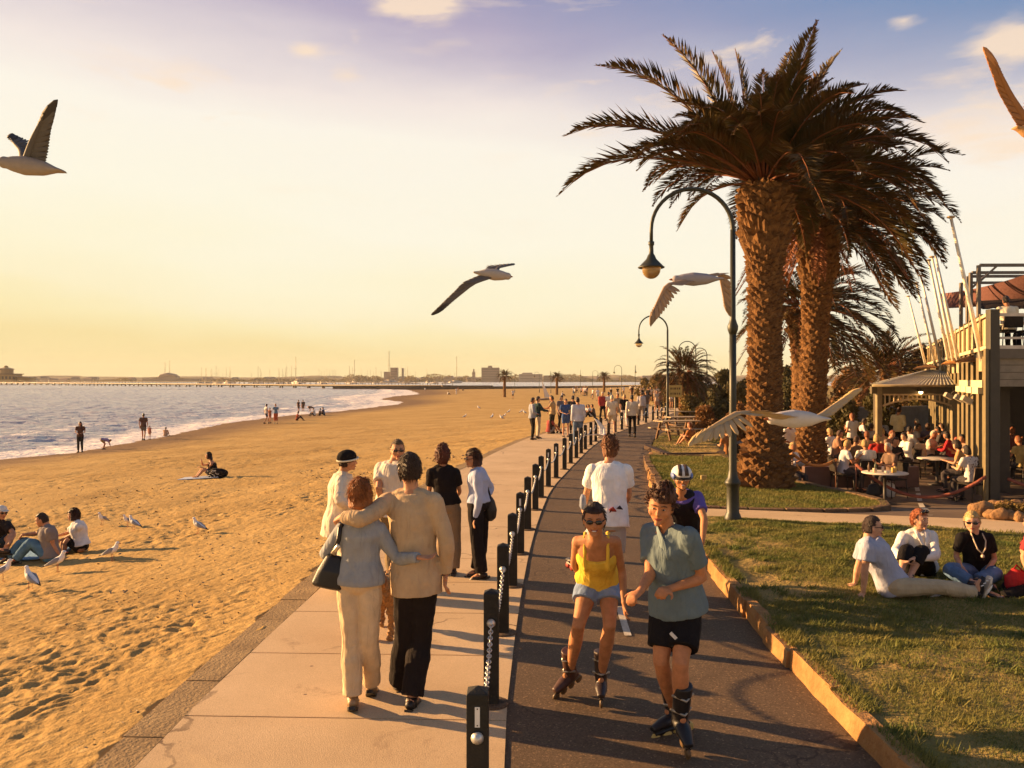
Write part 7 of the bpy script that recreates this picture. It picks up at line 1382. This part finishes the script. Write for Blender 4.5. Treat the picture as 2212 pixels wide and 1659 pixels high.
# ------------------------------------------------------------------ cafe terrace
tb = make_table(); ch = make_chair(); usedt, usedc = [], []
c4 = lambda x, y: (1658.9 + .311 * x, 847.9 + .311 * y)
def terr(px, py, zh): 
    d = (H + .4 - zh) * F / (py - HZ); return Vector(((px - CX) / F * d, d, -.4))
def put_chair(p, az, lb):
    o = ch if not usedc else copytree(ch); usedc.append(1); o.location = p; o.rotation_euler = (0, 0, -az); o['label'] = lb; o['group'] = 'terrace chairs'; return o
g2 = 'diners on the cafe terrace'
for x, y, az, tp, h_, st, sx, lb in [
    (555, 395, 1.6, (T, (.50, .48, .50)), 'y', 'short', 'f', 'blonde woman in striped tee sitting in profile left of the round table'),
    (678, 392, .2, (T, (.72, .66, .55)), 'y', 'short', 'f', 'blonde diner in white tee with back to the camera at the round table'),
    (835, 418, -1.8, (T, (.16, .10, .07)), 'w', 'short', 'f', 'white-haired diner leaning over the round table'),
    (885, 372, 3.0, (LS, (.03, .022, .022)), 'd', 'short', 'f', 'dark-haired diner in dark jacket facing the camera at the round table'),
    (760, 348, .1, (T, (.42, .04, .03)), 'y', 'bob', 'f', 'blonde diner in red top behind the round table'),
    (945, 335, -1.7, (LS, (.70, .66, .6)), 'd', 'short', 'm', 'dark-haired man in white shirt facing left behind the round table'),
    (690, 325, .4, (T, (.28, .18, .10)), 'r', 'short', 'm', 'red-haired diner in brown behind the red-topped blonde'),
    (618, 362, 1.2, (T, (.22, .13, .07)), 'b', 'short', 'm', 'diner in brown shirt behind the striped-tee woman'),
    (430, 300, -.5, (T, (.70, .64, .58)), 'y', 'bob', 'f', 'blonde diner in white at the left of the terrace'),
    (470, 225, .6, (T, (.25, .12, .10)), 'b', 'bob', 'f', 'brown-haired diner in dull red far left on the terrace'),
    (545, 265, 2.8, (T, (.06, .05, .05)), 'r', 'short', 'm', 'diner in black near the standing man in white'),
    (670, 215, 1.8, (LS, (.58, .55, .56)), 'd', 'short', 'm', 'diner in pale shirt left of the porch post'),
    (780, 205, .4, (LS, (.40, .42, .50)), 'd', 'bob', 'f', 'diner in grey-blue shirt just right of the porch post'),
    (828, 172, 2.0, (LS, (.5, .48, .5)), 'b', 'short', 'm', 'reddish-faced diner in pale shirt under the porch'),
    (830, 218, 1.8, (LS, (.36, .36, .38)), 'b', 'short', 'm', 'diner in grey shirt drinking under the porch'),
    (790, 300, -.2, (T, (.45, .30, .16)), 'y', 'short', 'f', 'diner in ochre top behind the blonde in red'),
    (860, 318, 2.6, (T, (.25, .16, .12)), 'r', 'short', 'm', 'red-haired diner behind the dark jacket diner'),
    (1030, 225, -.8, (T, (.28, .22, .18)), 'g', 'short', 'm', 'grey-haired diner near the inner porch post'),
    (1045, 265, 2.0, (T, (.5, .42, .35)), 'd', 'short', 'm', 'diner in checked shirt by the inner porch post'),
    (1180, 285, -1.2, (LS, (.06, .05, .05)), 'd', 'bob', 'f', 'dark-haired diner in black left of the woman in red'),
    (1240, 325, -.9, (LS, (.45, .03, .035)), 'd', 'bob', 'f', 'dark-haired woman in bright red top on the right of the terrace'),
    (1285, 300, -1.4, (T, (.35, .10, .07)), 'b', 'short', 'm', 'diner in dull red behind the woman in bright red'),
    (1312, 400, -1.0, (T, (.42, .24, .10)), 'd', 'curly', 'f', 'curly dark-haired woman in tan top beside the spotted blouse'),
    (1385, 438, -.3, (T, (.66, .60, .55)), 'd', 'bob', 'f', 'dark-haired woman in white spotted blouse with back to the camera'),
    (1350, 350, -1.6, (T, (.3, .2, .14)), 'd', 'short', 'm', 'dark-haired diner close to the cafe columns'),
    (172, 412, 2.6, (LS, (.62, .60, .60)), 'y', 'short', 'm', 'fair man in white shirt sitting behind the orange rope'),
    (1738, 362, -.3, (T, (.50, .36, .14)), 'r', 'short', 'f', 'red-haired diner in yellow patterned top at the right edge'),
    (1770, 210, 2.5, (T, (.35, .12, .08)), 'b', 'short', 'm', 'diner in the dark cafe interior at the right edge'),
    (500, 315, 1.9, (T, (.30, .16, .10)), 'b', 'short', 'm', 'brown-shirted diner between the blonde in white and the striped tee'),
    (600, 245, -1.2, (T, (.10, .08, .08)), 'd', 'bob', 'f', 'dark-haired diner in charcoal at the back left of the terrace'),
    (725, 262, .8, (LS, (.60, .52, .42)), 'b', 'short', 'm', 'diner in cream shirt just left of the porch post'),
    (905, 262, -2.6, (T, (.55, .20, .10)), 'r', 'short', 'f', 'diner in orange top under the front of the porch'),
    (985, 285, 1.1, (LS, (.70, .66, .6)), 'd', 'short', 'm', 'diner in white shirt right of the porch lamp'),
    (1110, 262, .2, (T, (.16, .13, .2)), 'b', 'bob', 'f', 'diner in dark violet top near the inner porch post'),
    (1150, 318, 2.4, (T, (.55, .46, .36)), 'w', 'short', 'm', 'white-haired diner in beige facing the camera'),
    (480, 196, 2.2, (T, (.5, .42, .36)), 'd', 'short', 'm', 'small diner far back beside the second palm trunk'),
    (1205, 262, -.7, (T, (.60, .55, .5)), 'b', 'short', 'm', 'diner in off-white shirt at the back by the columns'),
    (380, 262, 2.9, (T, (.12, .09, .07)), 'r', 'short', 'm', 'red-haired diner in dark top at the far left of the terrace'),
    (1700, 290, 1.2, (T, (.2, .06, .05)), 'r', 'bob', 'f', 'diner in dark red inside the cafe behind the yellow top')]:
    px, py = c4(x, y); p = terr(px, py, 1.10); p.y = min(p.y, 33.5); p.x = (px - CX) / F * p.y
    f = V3((math.sin(az), math.cos(az), 0)); hp_ = p - Vector(f * .12)
    crowd(lb, hp_, az, 'sit', tp, (TR, (.06, .05, .05)), h_, st, 1.0, sx, vox=.016 if p.y < 24 else .022, group=g2, seed=x)
    put_chair(hp_ + Vector((0, 0, 0)) - Vector(f * .02), az, 'terrace chair under the ' + ' '.join(lb.split()[:8]))
    if x == 1385:
        me = MB(); rd = random.Random(1); J, fw_ = stock('sit', hp_, az, 1., 1)
        fw_ = V3(fw_); rt = V3((fw_[1], -fw_[0], 0)); cc = (J['pel'] + J['neck']) / 2 + V3((0, 0, .08))
        root = [o for o in col.objects if o.get('label') == lb][0]
        for k in range(46): a, z = rd.uniform(-1, 1), rd.uniform(-1, 1); me.ball(cc + rt * a * .165 - fw_ * (.155 * math.sqrt(1 - .6 * a * a) - .02 * z) + V3((0, 0, z * .22)), .012, 6, 4)
        me.build('spots', cloth, root, color=(.05, .03, .03))
for x, y, az, tp, bt, h_, sx, lb in [
    (585, 162, -.4, (T, (.66, .60, .52)), (TR, BK), 'r', 'm', 'standing man in white tee at the back of the terrace'),
    (905, 120, .9, (LS, (.72, .60, .32)), (TR, BK), 'b', 'm', 'waiter in cream shirt standing under the porch'),
    (150, 205, 2.6, (T, (.72, .70, .66)), (SH, BK), 'd', 'm', 'standing waiter in white tee and black shorts right of the biggest palm trunk')]:
    px, py = c4(x, y); d = {585: 29, 905: 29.5, 150: 24}[x]; crowd(lb, Vector(((px - CX) / F * d, d, H - (py - HZ) / F * d - 1.66)) if x != 150 else Vector(((px - CX) / F * d, d, -.4)), az, 'hands', tp, bt, h_, 'short', 1.0, sx, vox=.018, group='people standing on the terrace')
p = P(1575, 1012, 26.8); p.z = -.4; crowd('man in orange-brown shirt sitting half hidden by the big lamp post', p, -.4, 'sit', (T, (.30, .13, .05)), (TR, (.03, .02, .02)), 'd', 'short', 1.0, 'm', vox=.018, group=g2); put_chair(p, -.4, 'chair of the man half hidden by the lamp post')
p = P(1497, 930, 31); p.z = .0; crowd('person in orange-brown sitting on the small grass plot', p, -.9, 'ground', (T, (.32, .12, .04)), (SH, (.15, .07, .03)), 'r', 'short', 1.0, 'm', vox=.02)
for i, (x, y, z, lb) in enumerate([(812, 553, 0, 'round white table with drinks in the middle of the terrace'), (1175, 455, 0, 'white table between the woman in red and the round table'), (520, 320, 0, 'small table at the left of the terrace'), (950, 280, 0, 'small table under the edge of the porch'), (1130, 330, 0, 'far table near the cafe columns')]):
    px, py = c4(x, y); d = (H + .4 - .74) * F / (py - HZ); o = tb if i == 0 else copytree(tb); o.location = ((px - CX) / F * d, d, -.4); o['label'] = lb; o['group'] = 'round terrace tables'
    if i == 0: TC = Vector(o.location)
for i, (dx, dy, r_, h_, c_, nm, lb) in enumerate([(-.28, -.1, .045, .10, (.55, .40, .25), 'cup', 'short cream cup at the left of the round table'), (-.05, -.2, .06, .05, (.7, .62, .5), 'bowl', 'white bowl at the front of the round table'), (.12, -.15, .035, .12, (.60, .36, .08), 'glass', 'amber drink glass right of the bowl'), (.22, -.05, .035, .13, (.65, .42, .12), 'glass', 'rightmost amber drink glass on the round table'), (-.15, .15, .03, .24, (.06, .07, .03), 'bottle', 'dark bottle at the back of the round table'), (.0, .1, .03, .12, (.62, .5, .4), 'glass', 'pale glass in the middle of the round table'), (-.32, .12, .03, .22, (.12, .06, .03), 'bottle', 'brown bottle at the left back of the round table')]):
    mb = MB(); c = TC + Vector((dx, dy, .742)); mb.lathe(c, [(r_ * .8, 0), (r_, h_ * .3), (r_, h_ * .6), (r_ * (.4 if nm == 'bottle' else 1.0), h_ * .8), (r_ * (.35 if nm == 'bottle' else 1.05), h_)], 12); tag(mb.build(nm, leather, color=c_), lb, nm, 'things on the round table')
p = P(1920, 1070, 20.6); p.z = -.4; r = thing('carrier_bag', 'white carrier bag standing under the round table', 'bag', p); mb = MB(); mb.tube([p, p + Vector((0, 0, .1)), p + Vector((0, 0, .3)), p + Vector((0, 0, .36))], [(.13, .08), (.17, .12), (.15, .1), (.06, .04)], 12); fuse(mb, 'pouch', cloth, .018, r, color=(.6, .56, .5), disp=.05); mb = MB(); mb.tube([p + Vector((-.05, 0, .34)), p + Vector((0, 0, .46)), p + Vector((.05, 0, .34))], .01, 5); mb.build('handle', cloth, r, color=(.6, .56, .5))
p = P(1888, 1075, 20.4); p.z = -.4; r = thing('black_bag', 'black bag on the paving left of the white carrier bag', 'bag', p); mb = MB(); mb.tube([p, p + Vector((0, 0, .1)), p + Vector((.02, 0, .3)), p + Vector((.02, 0, .36))], [(.16, .1), (.2, .13), (.15, .1), (.06, .04)], 12); fuse(mb, 'pouch', leather, .018, r, color=(.012, .01, .01)); mb = MB(); mb.tube([p + Vector((-.06, 0, .34)), p + Vector((.02, 0, .5)), p + Vector((.1, 0, .34))], .012, 5); mb.build('strap', leather, r, color=(.012, .01, .01))
# coat over a chair back, diner on the upper deck
px, py = c4(1078, 400); p = terr(px, py, .75); put_chair(p, 2.6, 'terrace chair with a cream jacket hung over its back'); q = p + Vector((-.1, -.02, 0)); mb = MB(); mb.tube([q + Vector((0, 0, .25)), q + Vector((0, 0, .6)), q + Vector((0, 0, .95))], [(.20, .09), (.22, .08), (.17, .05)], 12); o = fuse(mb, 'jacket', cloth, .02, None, color=(.60, .46, .28), disp=.06); tag(o, 'cream jacket hung over an empty terrace chair', 'jacket')
p = P(2178, 745, 20.3); p.z = 3.21; crowd('diner in white shirt with back to the rail on the upper deck', p, .2, 'sit', (LS, (.70, .62, .46)), (TR, BK), 'd', 'short', 1.0, 'm', vox=.018); o = put_chair(p - Vector((0, .05, 0)), .2, 'chair of the white-shirted diner on the upper deck')
p = P(2235, 745, 22); p.z = 3.21; crowd('second diner on the upper deck at the very right edge', p, -1.2, 'sit', (T, (.4, .3, .2)), (TR, BK), 'r', 'short', 1.0, 'm', vox=.02)
# ------------------------------------------------------------------ gulls
feather = mat('feathers', useobj=True, rough=.7, var=.08, scale=30, bump=.2, bscale=80, spec=.2)
GW, GG, GB, GR = (.78, .75, .72), (.26, .27, .30), (.03, .027, .027), (.35, .05, .02)
def make_gull():
    r = thing('gull', 'x', 'gull', (0, 0, 0)); mb = MB()
    mb.tube([(0, -.19, .105), (0, -.12, .14), (0, -.03, .175), (0, .045, .215), (0, .075, .26), (0, .085, .305)], [(.02, .008), (.042, .032), (.058, .055), (.056, .056), (.040, .042), (.029, .031)], 12, lat=(1, 0, 0)); mb.ball((0, .098, .325), (.029, .038, .030), 12, 8); fuse(mb, 'body', feather, .007, r, color=GW, smooth=2)
    for s in (-1, 1):
        mb = MB(); mb.tube([(s * .044, .035, .235), (s * .058, -.02, .20), (s * .048, -.10, .155), (s * .02, -.19, .115)], [(.010, .024), (.014, .044), (.012, .030), (.006, .012)], 10, lat=(1, 0, 0)); w_ = mb.build('wing', feather, r, color=GG)
        mb = MB(); mb.tube([(s * .024, -.17, .125), (s * .010, -.215, .103), (0, -.25, .09)], [(.008, .014), (.007, .010), (.002, .003)], 8, lat=(1, 0, 0)); mb.build('wing_tip', feather, w_, color=GB)
        mb = MB(); mb.tube([(s * .025, .0, .14), (s * .026, .005, .06), (s * .026, .0, .008), (s * .026, .035, .004)], [.005, .0035, .0035, (.010, .003)], 6, lat=(1, 0, 0)); mb.build('leg', feather, r, color=GR)
        mb = MB(); mb.ball((s * .025, .112, .331), .0045, 6, 4); mb.build('eye', glassb, r)
    mb = MB(); mb.tube([(0, .125, .324), (0, .150, .319), (0, .168, .312)], [.010, .007, .002], 8); mb.build('beak', feather, r, color=GR); return r
gp = make_gull(); first = True
for px, py, az, s, lb in [(221, 1137, -2.8, 1.05, 'gull standing upright left of the pair of gulls, facing the camera'), (276, 1140, -2.4, .95, 'rear gull of the pair, half hidden behind the other'), (289, 1147, 5.0, 1.05, 'front gull of the pair, facing left with tail to the right'), (428, 1154, 4.9, 1.05, 'gull alone to the right, below the lone sitting woman'),
    (242, 1214, 1.6, 1.1, 'gull facing right behind the woman in the white shirt'), (124, 1238, 1.35, 1.15, 'gull facing right in front of the man in grey tee'), (66, 1276, 5.2, 1.15, 'nearest gull on the sand, facing left'), (6, 1258, 1.0, 1.15, 'gull cut off by the left edge'),
    (1004, 905, 1.2, 1.1, 'distant gull farthest left on the middle sand'), (1063, 906, .5, 1.2, 'distant gull left of the three close together'), (1083, 908, -1, 1.1, 'distant gull lowest of the small flock'), (1089, 904, 2, 1.1, 'distant gull right of the lowest one in the flock'), (1099, 894, 1, 1.1, 'distant gull above right of the small flock'), (1034, 885, -1, 1.2, 'topmost distant gull on the middle sand'), (1126, 894, 1, 1.1, 'distant gull left of the chatting group'), (1133, 896, -1, 1.1, 'distant gull closest to the chatting group')]:
    o = gp if first else copytree(gp); first = False; o.location = G(px, py); o.location.z += .01; o.rotation_euler = (0, 0, -az); s *= .82 if py > 1000 else 1.1; o.scale = (s, s, s); o['label'] = lb; o['group'] = 'gulls standing on the sand'
def flygull(label, d0, beak, tail, wings, bc=(.42, .36, .32), wc=(.16, .13, .11), s=1.0, chord=.13, tipc=None):
    B, Tl = V3(P(*beak, d0)), V3(P(*tail[:2], d0 + (tail[2] if len(tail) > 2 else 0))); f = nrm_(B - Tl); L = np.linalg.norm(B - Tl); c = (B + Tl) / 2; r = thing('flying_gull', label, 'gull', Vector(c), 'gulls in flight'); mb = MB(); q = lambda t: Tl + (B - Tl) * t
    mb.tube([q(.0), q(.12), q(.3), q(.55), q(.75), q(.84)], [(.05 * s, .006), (.035 * s, .018 * s), (.052 * s, .045 * s), (.062 * s, .058 * s), (.045 * s, .045 * s), (.034 * s, .034 * s)], 12, lat=nrm_(np.cross(f, (0, 0, 1)))); mb.ball(q(.87), .036 * s, 10, 8); fuse(mb, 'body', feather, .008, r, color=bc)
    mb = MB(); mb.tube([q(.90), q(.97), q(1.0)], [.012 * s, .008 * s, .002], 8); mb.build('beak', feather, r, color=(.3, .09, .03))
    for w_ in wings:
        pts = [V3(P(x, y, d0 + dd)) for x, y, dd in w_]; root = q(.58); ps = [root] + pts; n = 9; up = []; rr = []; T_ = []
        for k in range(n + 1):
            t = k / n * (len(ps) - 1); i = min(int(t), len(ps) - 2); u = t - i; p = ps[i] * (1 - u) + ps[i + 1] * u; T_.append(p); rr.append((chord * s * (1 - .15 * k / n) * (1 - (k / n) ** 3 * .9), .012 * s * (1 - .6 * k / n)))
        mb = MB(); mb.tube(T_, [(a * .20, b_ * 1.1) for a, b_ in rr], 8, lat=f); m = len(T_); tipm = MB()
        for k in range(24):                          # flight feathers fan out from trailing edge to tip
            t = (k + .5) / 24; x = t * (m - 1); i = min(int(x), m - 2); u = x - i; p = T_[i] * (1 - u) + T_[i + 1] * u; og = nrm_(T_[i + 1] - T_[i]); ln = chord * s * (1.0 if t < .6 else 1.0 + .55 * (t - .6)) * (1 - .35 * max(0, t - .75))
            dr = nrm_(-f * (1.05 - t * .55) + og * (t ** 1.6) * 1.5); nn = nrm_(np.cross(dr, og)); q0 = p + nn * .002 * (k % 2); w2 = chord * s * .17
            (tipm if t > .86 else mb).tube([q0, q0 + dr * ln * .45, q0 + dr * ln * .85, q0 + dr * ln], [(w2 * .8, .003), (w2, .0025), (w2 * .7, .002), (w2 * .12, .001)], 6, lat=np.cross(dr, nn))
        wg = mb.build('wing', feather, r, color=wc); tipm.build('wing_tip', feather, wg, color=tipc or (.05, .04, .035))
    return r
flygull('gull flying out at the left edge with wings raised', 4.9, (-10, 348), (138, 370), [[(70, 305, -.05), (96, 246, -.12)], [(48, 325, .15), (20, 298, .35)]], bc=(.30, .24, .20), wc=(.10, .085, .075), s=1.0, chord=.12)
flygull('gull gliding in the middle of the sky with one long wing pointing down left', 7.2, (1108, 598), (1022, 588), [[(1020, 612, -.1), (955, 668, -.1)], [(1075, 578, .2), (1108, 572, .45)]], bc=(.40, .34, .30), wc=(.12, .10, .09), s=.9, chord=.12)
flygull('gull between the near lamp and palm with both wings swept down', 6.2, (1445, 604), (1562, 602), [[(1440, 615, -.12), (1408, 676, -.15)], [(1556, 590, .15), (1566, 660, .2)]], bc=(.30, .27, .29), wc=(.34, .22, .14), s=.9, chord=.11, tipc=(.25, .17, .11))
flygull('large pale gull flying low across the path before the palm trunks', 4.6, (1650, 905), (1790, 905, .1), [[(1600, 888, -.25), (1510, 938, -.42)], [(1770, 900, .3), (1838, 850, .5)]], bc=(.52, .46, .42), wc=(.42, .29, .16), s=.92, chord=.12, tipc=(.5, .33, .15))
flygull('orange-lit gull at the upper right edge with a wing pointing up left', 4.8, (2275, 300), (2190, 275), [[(2182, 205, 0), (2148, 132, -.05)], [(2250, 220, .25), (2290, 160, .4)]], bc=(.40, .22, .10), wc=(.30, .13, .05), s=.8, chord=.13, tipc=(.45, .2, .08))
flygull('small white gull passing low above the bollards', 20, (1318, 941), (1290, 944), [[(1290, 938, -.3), (1262, 941, -.4)], [(1305, 925, .2), (1290, 905, .3)]], bc=(.74, .7, .66), wc=(.72, .68, .64), s=1.1, chord=.12)
# white sail dinghy pulled up on the far sand
g = G(*c8(1312, 338)); r = thing('sail_dinghy', 'small dinghy with leaning white sail on the far sand', 'dinghy', g); mb = MB(); mb.tube([g + Vector((-1.4, 0, .25)), g + Vector((0, 0, .15)), g + Vector((1.5, 0, .3))], [(.3, .1), (.6, .2), (.1, .1)], 8, lat=(0, 1, 0)); mb.build('hull', paint, r, color=(.3, .2, .13))
mb = MB(); a = g + Vector((.2, 0, .3)); mb.tube([a, a + Vector((-.5, 0, 2.9))], .04, 5); mb.build('mast', paint, r, color=(.5, .4, .3)); mb = MB(); mb.add([a + Vector((0, 0, .2)), a + Vector((-.5, 0, 2.9)), a + Vector((.9, .1, .15)), a + Vector((0, .03, .2)), a + Vector((-.5, .03, 2.9)), a + Vector((.9, .13, .15))], [(0, 1, 2), (3, 5, 4), (0, 3, 4, 1), (1, 4, 5, 2), (2, 5, 3, 0)]); mb.build('sail', cloth, r, smooth=False, color=(.78, .7, .6))
# ------------------------------------------------------------------ air
hz = MB(); hz.box((0, 1300, 23), (9000, 3400, 66)); hm = bpy.data.materials.new('haze'); hm.use_nodes = True; t = hm.node_tree; t.nodes.clear()
pv = N(t, 'ShaderNodeVolumePrincipled'); pv.inputs['Color'].default_value = (.92, .88, .78, 1); pv.inputs['Density'].default_value = .00013; pv.inputs['Anisotropy'].default_value = 0
mo_ = N(t, 'ShaderNodeOutputMaterial'); t.links.new(pv.outputs[0], mo_.inputs['Volume'])
if not globals().get('NOHAZE'): tag(hz.build('haze', hm, smooth=False), 'warm evening haze over the bay', 'haze', kind='stuff')
